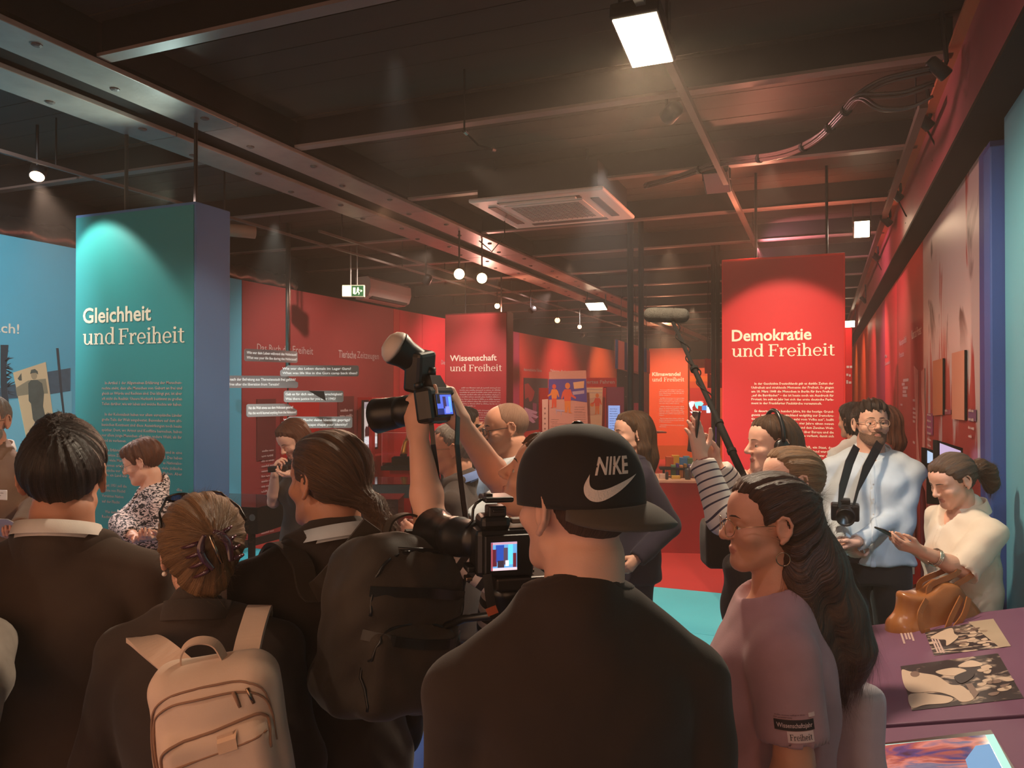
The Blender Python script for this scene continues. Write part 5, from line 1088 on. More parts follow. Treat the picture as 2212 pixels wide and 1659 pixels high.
# ------------------------------------------------------------------ cloth, skin and hair
def skin_mat(nm, r, g, b):
    m = mat(nm, C(r, g, b), .5, noise=.10, nscale=30, bump=.06, bscale=260, spec=.35)
    p = m.node_tree.nodes['Principled BSDF']; p.inputs['Subsurface Weight'].default_value = .12; p.inputs['Subsurface Radius'].default_value = (.012, .005, .003); p.inputs['Subsurface Scale'].default_value = .5
    return m
def cloth(nm, r, g, b, rough=.85, noise=.12, bump=.10): return mat(nm, C(r, g, b), rough, noise=noise, nscale=24, bump=bump, bscale=420, spec=.2, sheen=.12)
def hair_mat(nm, ca, cb, rough=.42):
    if nm in MATS: return MATS[nm]
    m = bpy.data.materials.new(nm); m.use_nodes = True; nt = m.node_tree; b = nt.nodes['Principled BSDF']; N = nt.nodes.new; K = nt.links.new
    at = N('ShaderNodeAttribute'); at.attribute_name = 'strand'; mp = N('ShaderNodeMapping'); mp.inputs['Scale'].default_value = (1, .03, 1); K(at.outputs['Vector'], mp.inputs[0])
    n = N('ShaderNodeTexNoise'); n.inputs['Scale'].default_value = 85; n.inputs['Detail'].default_value = 4; n.inputs['Roughness'].default_value = .6; K(mp.outputs[0], n.inputs[0])
    r = N('ShaderNodeValToRGB'); r.color_ramp.elements[0].position = .32; r.color_ramp.elements[1].position = .72; r.color_ramp.elements[0].color = C(*ca); r.color_ramp.elements[1].color = C(*cb); K(n.outputs[0], r.inputs[0]); K(r.outputs[0], b.inputs['Base Color'])
    bp = N('ShaderNodeBump'); bp.inputs['Strength'].default_value = .9; bp.inputs['Distance'].default_value = .006; K(n.outputs[0], bp.inputs['Height']); K(bp.outputs[0], b.inputs['Normal'])
    b.inputs['Roughness'].default_value = rough; b.inputs['Specular IOR Level'].default_value = .45; MATS[nm] = m; return m
def stripe_mat(nm, ca, cb, per, duty, attr='along', off=0.0):
    if nm in MATS: return MATS[nm]
    m = bpy.data.materials.new(nm); m.use_nodes = True; nt = m.node_tree; b = nt.nodes['Principled BSDF']; N = nt.nodes.new; K = nt.links.new
    at = N('ShaderNodeAttribute'); at.attribute_name = attr; sp = N('ShaderNodeSeparateXYZ'); K(at.outputs['Vector'], sp.inputs[0])
    a1 = N('ShaderNodeMath'); a1.operation = 'MULTIPLY_ADD'; a1.inputs[1].default_value = 1/per; a1.inputs[2].default_value = off; K(sp.outputs[0], a1.inputs[0])
    a2 = N('ShaderNodeMath'); a2.operation = 'FRACT'; K(a1.outputs[0], a2.inputs[0]); a3 = N('ShaderNodeMath'); a3.operation = 'LESS_THAN'; a3.inputs[1].default_value = duty; K(a2.outputs[0], a3.inputs[0])
    mx = N('ShaderNodeMix'); mx.data_type = 'RGBA'; mx.inputs[6].default_value = C(*ca); mx.inputs[7].default_value = C(*cb); K(a3.outputs[0], mx.inputs[0]); K(mx.outputs[2], b.inputs['Base Color']); b.inputs['Roughness'].default_value = .85; MATS[nm] = m; return m
SKIN = skin_mat('skin', 206, 146, 120); SKIN_P = skin_mat('pale_skin', 224, 170, 146); SKIN_T = skin_mat('tanned_skin', 196, 136, 108); LIP = mat('lips', C(192, 122, 106), .55); EYEW = mat('eye_white', C(206, 192, 180), .2); IRIS = mat('iris', C(48, 34, 28), .15); BROW = mat('brow_hair', C(58, 38, 28), .7)

# ------------------------------------------------------------------ a person
def head_d(x, y, z, p):
    """head shape, unit head (.235 m chin to crown), facing +y"""
    fem = p.get('fem', 0); jw = .88 if fem else 1.0
    E = lambda c, r: ell_d(x, y, z, c, r)
    A = lambda v: np.array(v, f32)
    d = E((0, -.016, .032), (.077, .098, .088)); d = smin(d, E((0, .030, -.025), (.063, .062, .088)), .03)
    d = smin(d, E((0, .040, .045), (.062, .055, .055)), .03)
    d = smin(d, E((0, .050, -.085), (.040*jw, .040, .030)), .025); d = smin(d, E((0, .074, -.102), (.018*jw, .016, .014)), .02)
    for s in (-1, 1):
        d = smin(d, cone_d(x, y, z, A((s*.052*jw, .004, -.062)), A((s*.022, .068, -.100)), .016, .013), .022)
        d = smin(d, E((s*.043, .062, -.026), (.024, .022, .020)), .02)
        d = smin(d, cone_d(x, y, z, A((s*.012, .086, .020)), A((s*.047, .070, .020)), .0085, .007), .014)
    d = smin(d, cone_d(x, y, z, A((0, .090, .012)), A((0, .112, -.027)), .0085, .0125), .011)
    for s in (-1, 1):
        d = smax(d, -E((s*.032, .101, -.002), (.017, .017, .0125)), .011); d = smin(d, E((s*.0115, .102, -.0315), (.0085, .010, .0075)), .006)
        d = smin(d, E((s*.031, .0737, .0050+p.get('lid', 0)), (.0165, .0166, .0095)), .004); d = smin(d, E((s*.031, .0735, -.012), (.0145, .015, .006)), .005)
    d = smin(d, E((0, .0882, -.0595), (.020, .0095, .0050)), .006); d = smin(d, E((0, .0862, -.0690), (.017, .0095, .0058)), .006)
    d = smax(d, -E((0, .1085, -.0645), (.022, .010, .0018)), .004)
    for s in (() if p.get('noear') else (-1, 1)):
        e = E((s*.0805, -.011, -.001), (.0085, .017, .028)); e = smax(e, -E((s*.0925, -.008, .0), (.0085, .0105, .017)), .004)
        hx = [(.004, .006, .079), (.006, .020, .082), (-.004, .031, .085), (-.018, .027, .089), (-.026, .011, .091), (-.024, -.008, .090), (-.014, -.024, .087), (-.004, -.033, .083)]
        for (y0, z0, x0), (y1, z1, x1), r0, r1 in zip(hx[:-1], hx[1:], (.0036, .0038, .004, .004, .004, .0042, .005), (.0038, .004, .004, .004, .0042, .005, .0062)): e = smin(e, cone_d(x, y, z, A((s*x0, y0-.004, z0)), A((s*x1, y1-.004, z1)), r0, r1), .003)
        d = smin(d, e, .005)
    return d
class Person:
    def __init__(s, label, px, py, d, phi, yaw=0, pitch=0, roll=0, fem=0, bulk=1.0, skin=None, name='person', Hfix=None, lean=(0, 0), near=False, hscale=1.0, lid=0.0):
        s.fem, s.bulk, s.skin, s.near, s.d, s.lid = fem, bulk, skin or SKIN, near, d, lid
        s.Rh = Matrix.Rotation(R(yaw), 3, 'Z') @ Matrix.Rotation(R(pitch), 3, 'X') @ Matrix.Rotation(R(roll), 3, 'Y')
        tgt = atd(px, py, d); off = s.Rh @ Vector((0, .014, .125)); hk = hscale
        s.H = Hfix or tgt.z/(1-(.264-off.z)*hk/1.75); s.k = s.H/1.75; s.hs = s.k*hk*.98
        s.lean = Vector((lean[0], lean[1], 0))
        s.pivot = Vector((lean[0], lean[1], s.H-.264*s.hs)); s.hc = s.pivot+off*s.hs
        s.rz = facing(phi); Rz = Matrix.Rotation(s.rz, 3, 'Z'); base = tgt-Rz @ s.hc; s.root = thing(name, label, 'person', (base.x, base.y, 0), s.rz)
        s.M = Matrix.Translation((base.x, base.y, 0)) @ Rz.to_4x4(); s.Mi = s.M.inverted(); s.up_shift = lambda z: Vector((s.lean.x, s.lean.y, 0))*max(0, min(1, (z/s.k-.95)/.5))
    def w(s, px, py, d): return s.Mi @ atd(px, py, d)          # world point on a pixel's sight line, in the person's frame
    def wd(s, v): return (s.M.to_3x3().inverted() @ Vector(v)).normalized()
    def J(s, x, y, z): return Vector((x, y, z))*s.k+s.up_shift(z*s.k)
    def skeleton(s, arms=None, stance=.1, step=0.0):
        f = s.fem; sw = (.165 if f else .188)*s.bulk**.5; s.sh = {}; s.arm = {}
        for n, sg in (('L', -1), ('R', 1)):
            a = dict((arms or {}).get(n, {})); sh = s.J(sg*sw, -.005, 1.380)
            if 'raise' in a: sh = sh+Vector((0, 0, a['raise']))
            el = a.get('el', s.J(sg*(sw+.055), -.02, 1.11)); wr = a.get('wr', s.J(sg*(sw+.05), .06, .87)); dr = Vector(a.get('dir', wr-el)).normalized(); nm = Vector(a.get('nrm', (-sg, 0, 0)))
            nm = (nm-dr*nm.dot(dr)).normalized(); s.sh[n] = sh; s.arm[n] = dict(sh=sh, el=Vector(el), wr=Vector(wr), dir=dr, nrm=nm, curl=a.get('curl', (.35, .4, .45, .5)), thumb=a.get('thumb', .3), grip=a.get('grip', 1.0), hide=a.get('hide', False))
        s.leg = {}
        for n, sg in (('L', -1), ('R', 1)):
            st = step*sg; s.leg[n] = [s.J(sg*.085, 0, .93), s.J(sg*(.09+stance*.2), .02+st*.5, .49), s.J(sg*(.085+stance*.5), -.02+st, .085)]
    def hand(s, F, n):
        a = s.arm[n]; k = s.k*.97*(.93 if s.fem else 1.0); d, nm, w0 = a['dir'], a['nrm'], a['wr']; t = d.cross(nm) if n == 'R' else nm.cross(d)
        P = lambda x, y, z: w0+(d*x+t*y+nm*z)*k
        kn = [(.088, .027), (.093, .009), (.088, -.010), (.078, -.027)]; ln = [.070, .079, .073, .057]
        for i, ((x, y), L_) in enumerate(zip(kn, ln)):
            F.cone(P(.0, y*.6, 0), P(x, y, -.003), .0155*k, .0115*k, .012*k); A_ = 0.0; p = P(x, y, -.003); c = a['curl'][i]*1.0; rr = [.0092, .0086, .0078, .0066]
            for j, (fr, cj) in enumerate(((.44, c*1.0), (.31, c*1.25), (.25, c*.8))):
                A_ += cj; q = p+(d*math.cos(A_)+nm*math.sin(A_)+t*(y*.9*(1 if j == 0 else 0)))*L_*fr*k; F.cone(p, q, rr[j]*k, rr[j+1]*k, .004*k); p = q
        F.cone(P(.0, .0, .002), P(.06, .0, .003), .019*k, .020*k, .015*k, flat=None)
        th = a['thumb']; p = P(.022, .022, .006); q = P(.052, .047-.02*th, .016+.02*th); F.cone(p, q, .0145*k, .0115*k, .012*k); r2 = P(.082, .052-.035*th, .022+.034*th); F.cone(q, r2, .0108*k, .0095*k, .005*k); F.cone(r2, P(.105, .050-.045*th, .026+.04*th), .0094*k, .0072*k, .004*k)
    def body(s, res=None, hair_line=None, fullhand=True):
        """one continuous skin surface: head, neck, trunk, arms with fingers, legs"""
        k, f, b = s.k, s.fem, s.bulk; hr = .0034 if s.near else .0042; pts = [s.hc]+[a['wr'] for a in s.arm.values()]+[a['el'] for a in s.arm.values()]
        lo = [min(min(p[i] for p in pts)-.16, -.26*k if i < 2 else -.02) for i in range(3)]; hi = [max(max(p[i] for p in pts)+.19, .26*k) for i in range(3)]; hi[2] = max(hi[2], s.H+.03)
        fine = [(np.array(s.hc)-(.125*s.hs), np.array(s.hc)+(.13*s.hs), hr)]
        if fullhand:
            for a in s.arm.values():
                if a['hide']: continue
                c = np.array(a['wr']+a['dir']*.08*k); fine.append((c-.10*k, c+.10*k, .0038 if s.near else .0045))
        F = Field(lo, hi, .02, fine); s.bodyF = F; J = s.J
        F.loft([(.84*k, 0, 0, .13*k*b, .085*k*b), (.95*k, 0, 0, .15*k*b, .10*k*b), (1.08*k, 0, .0, (.115 if f else .135)*k*b, .085*k*b), (1.25*k, *s.up_shift(1.25*k)[:2], .145*k*b, .095*k*b), (1.38*k, *s.up_shift(1.38*k)[:2], .14*k*b, .08*k*b), (1.45*k, *s.up_shift(1.45*k)[:2], .075*k, .06*k)], .02)
        F.cone(J(0, -.012, 1.40), s.pivot+s.Rh @ Vector((0, -.012, .045))*s.hs, (.058 if f else .070)*k*b**.5, (.051 if f else .064)*k*b**.5, .03)
        for sg in (-1, 1): F.cone(J(sg*.03, -.015, 1.435), J(sg*.12, -.01, 1.385), .038*k, .032*k, .03)
        for n, a in s.arm.items():
            m = (a['el']*.45+a['wr']*.55); F.chain([a['sh'], a['el']], [.048*k*b**.5, .037*k*b**.3], .02); F.chain([a['el'], a['el']*.7+a['wr']*.3, a['wr']], [.037*k, .0385*k*b**.3, .0235*k], .015)
            if fullhand and not a['hide']: s.hand(F, n)
            else: F.cone(a['wr'], a['wr']+a['dir']*.09*k, .028*k, .03*k, .01)
        for n, L_ in s.leg.items():
            F.chain(L_, [.075*k*b, .048*k, .034*k], .02); F.cone(L_[2]+Vector((0, -.02, -.045))*k, L_[2]+Vector((0, .13, -.06))*k, .032*k, .024*k, .02)
        # head
        c, h = s.hc, .135*s.hs; sl, X, Y, Z = F.sub(np.array(c)-h, np.array(c)+h); Rm = [list(r) for r in s.Rh]
        x, y, z = rotl(X, Y, Z, c, Rm); hd = head_d(x/s.hs, y/s.hs, z/s.hs, dict(fem=f, lid=s.lid))*s.hs
        nk = np.abs(x)+np.maximum(z+.03*s.hs, 0)*3; F.D[sl] = smin(F.D[sl], hd, .016)
        V, Q = F.mesh(); s.Vb = V
        cen = V[Q].mean(1)-np.array(c); cl = cen @ np.array(s.Rh)/s.hs; fm = np.zeros(len(Q), int)
        lip = (np.abs(cl[:, 0]) < .021) & (cl[:, 1] > .083) & (cl[:, 2] < -.0535) & (cl[:, 2] > -.0765) & ((np.abs(cl[:, 0])/.021)**2+((cl[:, 2]+.0645)/.0115)**2 < 1); fm[lip] = 1
        o = link('body', np_mesh('body', V, Q, [s.skin, LIP], fmat=fm), None, s.root); s.body_o = o
        for sg in (-1, 1):
            e = MB(); Mh = s.HM() @ Matrix.Translation(Vector((sg*.031, .0755, -.0035))*s.hs) @ Matrix.Rotation(R(-90), 4, 'X'); r_ = .0128*s.hs
            e.mi = 0; e.lathe([(r_*math.sin(t_), -r_*math.cos(t_)) for t_ in np.linspace(.2, 2.66, 8)], 12, Mh); e.mi = 1; e.lathe([(r_*.42, r_*.912), (r_*.28, r_*.97), (0.0001, r_*1.01)], 12, Mh)
            e.build('eye', [EYEW, IRIS], s.root, True)
        return s
    def HM(s): return Matrix.Translation(s.hc) @ s.Rh.to_4x4()
    def surf(s, x, z, y0=.14):
        ys = np.linspace(y0, 0, 281).astype(f32); d = head_d(f32(x)+0*ys, ys, f32(z)+0*ys, dict(fem=s.fem, lid=s.lid)); i = int(np.argmax(d < 0)); return float(ys[i])
    def brows(s, m=None, z=.024, th=.0028):
        for sg in (-1, 1):
            b_ = MB(); pts = []
            for x, dz in ((.011, -.0012), (.020, .0008), (.033, .0018), (.047, -.0022)):
                pts.append(s.HM() @ (Vector((sg*x, s.surf(sg*x, z+dz)+.0002, z+dz))*s.hs))
            b_.tube(pts, [th*.5*s.hs, th*.85*s.hs, th*.8*s.hs, th*.15*s.hs], 8); b_.build('eyebrow', m or BROW, s.root, True)
        return s
    def hair(s, m, zline, thick=.014, axis=(0, -.3, 1), extra=None, noise=.003, res=.0045, cuts=None, name='hair', ear=True, seed=1., lo=None, hi=None, taper=False):
        """shell over the skull above the hairline (side view curve zline(y)), plus extra masses"""
        hs = s.hs; lo = np.array(lo if lo is not None else (-.12, -.15, -.13))*hs; hi = np.array(hi if hi is not None else (.12, .13, .17))*hs
        F = Field(lo, hi, (.0038 if s.near else res)); X, Y, Z = F.ax[0][:, None, None]/hs, F.ax[1][None, :, None]/hs, F.ax[2][None, None, :]/hs
        d = head_d(X, Y, Z, dict(fem=s.fem, noear=1)); th = thick*(.25+.75*np.clip((Z+.075)/.11, 0, 1)) if taper else thick
        zl = np.interp(Y.ravel(), [p[0] for p in zline], [p[1] for p in zline]).astype(f32)[None, :, None]
        th = th*(.12+.88*np.clip((Z-zl)/.036, 0, 1))
        d = smax(d-th, (zl-Z)*.85+.002*np.sin(60*X+40*Y), .006)
        if ear:
            for sg in (-1, 1): d = smax(d, -ell_d(X, Y, Z, (sg*.086, -.006, -.004), (.020, .025, .036)), .004)
        F.D = (d*hs).astype(f32)
        if extra: extra(F, hs)
        X, Y, Z = F.ax[0][:, None, None], F.ax[1][None, :, None], F.ax[2][None, None, :]
        A_ = np.array(Vector(axis).normalized()); B_ = np.array(Vector(axis).orthogonal().normalized()); C_ = np.cross(A_, B_); x, y, z = X/hs, Y/hs, Z/hs
        uu = np.arctan2(x*C_[0]+y*C_[1]+z*C_[2], x*B_[0]+y*B_[1]+z*B_[2]); pp = np.sqrt(x*x+y*y+z*z); ll = np.clip(-z*3, 0, 1)
        F.D += (noise*(np.sin((1+.25*seed)*15*uu+1.5*np.sin(14*pp+seed)+seed)+.6*np.sin(41*uu+2*np.sin(11*pp))+.35*np.sin(90*uu+40*x)+.5*ll*np.sin(85*x+60*y+3*np.sin(9*z)))).astype(f32)
        if cuts: cuts(F, hs)
        V, Q = F.mesh(); A = Vector(axis).normalized(); B = A.orthogonal().normalized(); Cc = A.cross(B); v = V/hs
        pol = v @ np.array(A); u = np.arctan2(v @ np.array(Cc), v @ np.array(B)); rad = np.linalg.norm(v-np.outer(pol, A), axis=1)
        # strands run along meridians of the axis on the skull, straight down below it
        st = np.stack([np.cos(u)*.9, np.arctan2(rad, pol)*.9, np.sin(u)*.9], 1); st = np.stack([st[:, 0]+.3*v[:, 0], st[:, 1]*.5-v[:, 2]*2, st[:, 2]+.3*v[:, 1]], 1)
        W = V @ np.array(s.Rh).T+np.array(s.hc); me = np_mesh(name, W, Q, m, attrs={'strand': st}); o = link(name, me, None, s.root); s.hair_o = o; s.flow = axis; return o
    def strays(s, m, n, length, seed=1, down=.4, out=.12, wdt=.00022, sel=None, o=None, wild=.12):
        """fine loose hairs lying along the flow of the hair"""
        me = (o or s.hair_o).data; nv = len(me.vertices); co = np.empty(nv*3, f32); me.vertices.foreach_get('co', co); co = co.reshape(-1, 3); no = np.empty(nv*3, f32); me.vertex_normals.foreach_get('vector', no); no = no.reshape(-1, 3)
        rg = np.random.default_rng(seed); ids = np.arange(nv); Rm = np.array(s.Rh); A = np.array(Vector(s.flow).normalized()); sg = -1 if A[1] < -.5 else 1
        if sel is not None: ids = ids[sel(((co-np.array(s.hc)) @ Rm)/s.hs)]
        if not len(ids): return
        ids = rg.choice(ids, n); vs = []; fs = []; st = []; up = np.array((0, 0, 1.))
        for i in ids:
            p = co[i].astype(float); q = ((p-np.array(s.hc)) @ Rm)/s.hs; t = q-A*(q @ A); tn = t/(np.linalg.norm(t)+1e-6); fl = sg*(tn*(q @ A)-A*np.linalg.norm(t)); fl /= np.linalg.norm(fl)+1e-6; fl = Rm @ fl
            w = np.clip((-q[2]-.04)*12, 0, 1); d = fl*(1-w)-up*w; nn = no[i]; d = d-nn*(d @ nn); d = d/(np.linalg.norm(d)+1e-6)+nn*out*rg.uniform(.2, 1.6)+rg.normal(0, wild, 3); d /= np.linalg.norm(d); L_ = length*rg.uniform(.5, 1.3); sd = np.cross(d, nn); sd /= np.linalg.norm(sd)+1e-6; b0 = len(vs); p = p-nn*.001; u0 = rg.uniform(0, 9)
            for j in range(5):
                t_ = j/4; c = p+d*L_*t_-(up*down*.4+nn*out*.9)*L_*t_*t_; ww = wdt*(1-t_*.8); vs += [c-sd*ww, c+sd*ww]; st += [(u0, t_, 0)]*2
                if j: fs.append((b0+2*j-2, b0+2*j-1, b0+2*j+1, b0+2*j))
        me2 = np_mesh('stray_hairs', np.array(vs), np.array(fs), m, attrs={'strand': np.array(st)}); o2 = link('stray_hairs', me2, None, s.root); o2['kind'] = 'stuff'; return o2
    def beard(s, m, thick=.005, top=-.035):
        hs = s.hs; F = Field(np.array((-.085, -.02, -.135))*hs, np.array((.085, .125, .0))*hs, .004); X, Y, Z = F.ax[0][:, None, None]/hs, F.ax[1][None, :, None]/hs, F.ax[2][None, None, :]/hs
        d = head_d(X, Y, Z, dict(fem=s.fem, lid=s.lid))-thick; r1 = Z-(-.030-.36*Y)+0*X; r2 = np.maximum(np.maximum(np.abs(X)-.027, Z+.046), .07-Y)
        d = smax(d, smin(r1, r2, .01)+.003*np.sin(150*X)*np.sin(130*Z), .004); d = smax(d, .008-Y, .01); d = smax(d, -ell_d(X, Y, Z, (0, .10, -.0640), (.017, .03, .0068)), .003)
        F.D = (d*hs).astype(f32); V, Q = F.mesh()
        if len(V): W = V @ np.array(s.Rh).T+np.array(s.hc); link('beard', np_mesh('beard', W, Q, m, attrs={'strand': V*4}), None, s.root)
        return s
    def along(s, V):
        """stripe coordinate: height on the trunk, distance along the arm on the sleeves"""
        out = V[:, 2].astype(float).copy(); tr = np.abs(V[:, 0])
        for n, a in s.arm.items():
            p0, p1, p2 = [np.array(x) for x in (a['sh'], a['el'], a['wr'])]; L1 = np.linalg.norm(p1-p0); best = np.full(len(V), 9.); val = np.zeros(len(V)); ws = np.zeros(len(V))
            for (u, v, base) in ((p0, p1, 0), (p1, p2, L1)):
                ab = v-u; L_ = np.linalg.norm(ab); t = (V-u) @ ab/(L_*L_); tc = np.clip(t, 0, 1); dd = np.linalg.norm(V-u-tc[:, None]*ab, axis=1); best = np.minimum(best, dd); w = 1/(dd+.004)**5; val += w*(base+np.clip(t, -.35, 1.3)*L_); ws += w
            val /= ws
            sg = -1 if n == 'L' else 1; m = (best < .085*s.k) & ((V[:, 0]*sg > (abs(s.sh[n].x)-.02*s.k)) | (val > .09*s.k)); out[m] = p0[2]-val[m]
        return np.stack([out, 0*out, 0*out], 1)
    def top(s, m, sleeve=2.0, hem=.80, ease=1.0, neck=.072, vneck=0, folds=.004, loose=0.0, res=None, name='shirt', bust=True, fr=9., seed=0., neck_y=0.0, widen=0., sl_r=1.0, solid=None, neckz=1.505):
        """garment for trunk and arms; sleeve: 1 = elbow, 2 = wrist"""
        k, f, b = s.k, s.fem, s.bulk*ease; res = res or (.0072 if s.near else .0105); pts = [p for a in s.arm.values() for p in (a['sh'], a['el'], a['wr'] if sleeve > 1 else a['el'])]
        lo = [min([p[i] for p in pts]+[-.24*k*b])-.12 for i in range(3)]; hi = [max([p[i] for p in pts]+[.24*k*b])+.12 for i in range(3)]; lo[2] = min(hem*k-.05, lo[2]); hi[2] = max(s.H*.90, hi[2])
        F = Field(lo, hi, res); u = lambda z: s.up_shift(z*k)[:2]
        W = [(hem, .188+widen, .132+widen*.6), (.95, (.178 if f else .176)+widen*.5, .125), (1.08, (.140 if f else .160)+loose, .108+loose*.6), (1.25, (.160 if f else .178), .122), (1.35, (.155 if f else .176), .110), (1.41, .125, .088), (1.475, .080, .068)]
        F.loft([(z*k, *u(z), rx*k*b, ry*k*b) for z, rx, ry in W], .02)
        if f and bust:
            for sg in (-1, 1): F.ell(s.J(sg*.066, .085, 1.235), (.072*k*b, .062*k*b, .075*k*b), .04)
        for sg, n in ((-1, 'L'), (1, 'R')): F.cone(s.J(sg*.045, -.014, 1.452), s.sh[n]+Vector((0, 0, .002)), .048*k*b**.5, .056*k*b**.6, .03)
        if name in ('shirt', 'coat', 'blouse', 'striped_shirt', 'wool_jacket', 'jacket'): st = 1.462 if name == 'jacket' else 1.485; F.cone(s.J(0, -.022, 1.43), s.J(0, -.032, st), (.078 if not f else .068)*k*s.bulk**.4, (.072 if not f else .062)*k*s.bulk**.4, .02)
        else: F.cone(s.J(0, -.028, 1.41), s.J(0, -.036, 1.464), (.072 if not f else .064)*k, (.066 if not f else .058)*k, .02)
        for n, a in s.arm.items():
            r0, r1, r2 = [x*k*sl_r*b**.4 for x in (.058, .0545, .044)]
            if sleeve <= 1: e = a['sh'].lerp(a['el'], sleeve); F.cone(a['sh'], e, r0, r0*(1.02), .014)
            else: F.cone(a['sh'], a['el'], r0, r1, .016); F.cone(a['el'], a['el'].lerp(a['wr'], min(1., sleeve-1)), r1, r1+(r2-r1)*min(1, sleeve-1), .02)
        F.wrinkle(folds, fr/k, seed); F.wrinkle(folds*.4, fr*2.4/k, seed+1.7)
        if sleeve <= 1:
            for a in s.arm.values():
                e = a['sh'].lerp(a['el'], sleeve); dn = (a['el']-a['sh']).normalized(); c = e+dn*(.10*k); F.cone(e+dn*.075*k, c+dn*.1, .085*k, .085*k, 0, 'c')
        elif sleeve < 2.05:
            for a in s.arm.values():
                e = a['el'].lerp(a['wr'], min(sleeve, 2)-1); dn = (a['wr']-a['el']).normalized(); F.cone(e+dn*.062*k, e+dn*.14*k, .06*k, .06*k, 0, 'c')
        zc = hem*k; X, Y, Z = F.ax[0][:, None, None], F.ax[1][None, :, None], F.ax[2][None, None, :]
        F.ell(s.J(0, .02+neck_y, neckz), (neck*k, neck*k*1.02, .062*k), .008, None, 'c')
        if vneck: F.D = smax(F.D, -np.maximum(np.maximum(np.abs(X)-np.maximum((Z-(1.47-vneck)*k)*(.07/vneck), -.5), .02-Y+0*Z), (1.47-vneck)*k-Z), .004).astype(f32)
        V, Q = F.mesh(); o = link(name, np_mesh(name, V, Q, m, attrs={'along': s.along(V)}), None, s.root); s.topF = F; s.top_o = o; return o
    def shell(s, name, m, t, region, F=None):
        """a layer lying on the garment where region(X, Y, Z in metres/height-scale) < 0"""
        F = F or s.topF; k = s.k; X, Y, Z = F.ax[0][:, None, None]/k, F.ax[1][None, :, None]/k, F.ax[2][None, None, :]/k
        D = np.maximum(F.D-t, region(X, Y, Z)*k).astype(f32); V, Q = surface_nets(D, F.ax)
        return link(name, np_mesh(name, V, Q, m, attrs={'along': s.along(V)}), None, s.root) if len(V) else None
    def collar(s, m, r=.068, h=.045, tilt=14, name='collar', th=.006, z=1.445, y=.0, open_=0):
        k = s.k; r = max(r, ((.058 if s.fem else .070)*s.bulk**.5)+.014); b_ = MB(); n = 28; vs = []; fs = []; base = s.J(0, -.024+y, z)
        for i in range(n+1):
            a = R(90+open_+(360-2*open_)*i/n); cx_, sy_ = math.cos(a), math.sin(a); lift = -.052*(sy_*.5+.5)+.030
            r2 = r+(.006 if open_ else 0)
            for (rr, zz) in ((r2, 0), (r2-.006, h), (r2, h+.003), (r2+(.020 if open_ else .010), h*(-.05 if open_ else .25))): vs.append(base+Vector((cx_*rr*1.02, sy_*rr*.98, zz+lift))*k)
        for i in range(n):
            for j in range(3): q = i*4+j; fs.append((q, q+4, q+5, q+1))
        b_.add(vs, fs); return b_.build(name, m, s.root, True)
    def trousers(s, m, name='trousers', wide=1.0, top=1.0, folds=.004, shoe=None, res=None):
        k, b = s.k, s.bulk; res = res or .0125; xs = [p.x for L_ in s.leg.values() for p in L_]; ysv = [p.y for L_ in s.leg.values() for p in L_]
        F = Field((min(xs)-.2, min(ysv)-.2, .0), (max(xs)+.2, max(ysv)+.2, top*k+.05), res)
        F.loft([(.80*k, 0, 0, .165*k*b, .118*k*b), (.92*k, 0, 0, .172*k*b, .120*k*b), (top*k, 0, 0, .155*k*b, .112*k*b)], .02)
        for L_ in s.leg.values(): F.chain([L_[0], L_[1], L_[2]+Vector((0, 0, -.01))], [.092*k*b, .066*k*wide*b**.5, .056*k*wide], .025)
        F.wrinkle(folds, 10/k, .5); V, Q = F.mesh(); link(name, np_mesh(name, V, Q, m, attrs={'along': V}), None, s.root)
        for L_ in s.leg.values():
            G = Field(np.array(L_[2])+np.array((-.07, -.12, -.12))*k, np.array(L_[2])+np.array((.07, .24, .08))*k, .008); a = L_[2]; 
            G.cone(a+Vector((0, -.03, -.045))*k, a+Vector((0, .14, -.058))*k, .041*k, .036*k, .02); G.cone(a+Vector((0, 0, .0)), a+Vector((0, .03, -.05))*k, .04*k, .045*k, .02); G.D = np.maximum(G.D, .002-G.ax[2][None, None, :]).astype(f32)
            V, Q = G.mesh(); link('shoe', np_mesh('shoe', V, Q, shoe or MBLK), None, s.root)
    def glasses(s, m, rnd=1.0, r=.021, th=.0011, lens=None, z=-.004, y=.112, temple=True, name='glasses'):
        g = MB(); hs = s.hs; Mh = s.HM(); P = lambda v: Mh @ (Vector(v)*hs)
        for sg in (-1, 1):
            pts = [P((sg*.034+r*1.12*math.cos(a), y-.010*abs(math.cos(a)*1 if sg*math.cos(a) > 0 else 0), z+r*rnd*math.sin(a))) for a in np.linspace(0, 2*PI, 25)]; g.tube(pts, th*hs, 6, False)
            if temple: g.tube([P((sg*(.034+r*1.1), y-.012, z+.006)), P((sg*.071, .07, z+.008)), P((sg*.079, .01, z+.012)), P((sg*.080, -.02, z+.004)), P((sg*.079, -.034, z-.012))], th*.9*hs, 6)
        g.tube([P((-.014, y+.001, z+.003)), P((0, y+.004, z+.006)), P((.014, y+.001, z+.003))], th*hs, 6); o = g.build(name, m, s.root, True)
        if lens:
            l_ = MB()
            for sg in (-1, 1):
                c = P((sg*.034, y-.003, z)); ring = [P((sg*.034+r*1.08*math.cos(a), y-.003, z+r*rnd*.97*math.sin(a))) for a in np.linspace(0, 2*PI, 20)[:-1]]; l_.add([c]+ring, [(0, i+1, (i+1) % 19+1) for i in range(19)])
            l_.build('lens', lens, o)
        return o
LENS = mat('lens_glass', (1, 1, 1, 1), .02, trans=1.0, alpha=.07)
ZL_SHORT = [(-.13, -.085), (-.085, -.075), (-.05, -.055), (-.03, -.01), (-.022, .02), (.0, .026), (.018, .012), (.028, .0), (.036, .03), (.05, .052), (.07, .068), (.13, .078)]
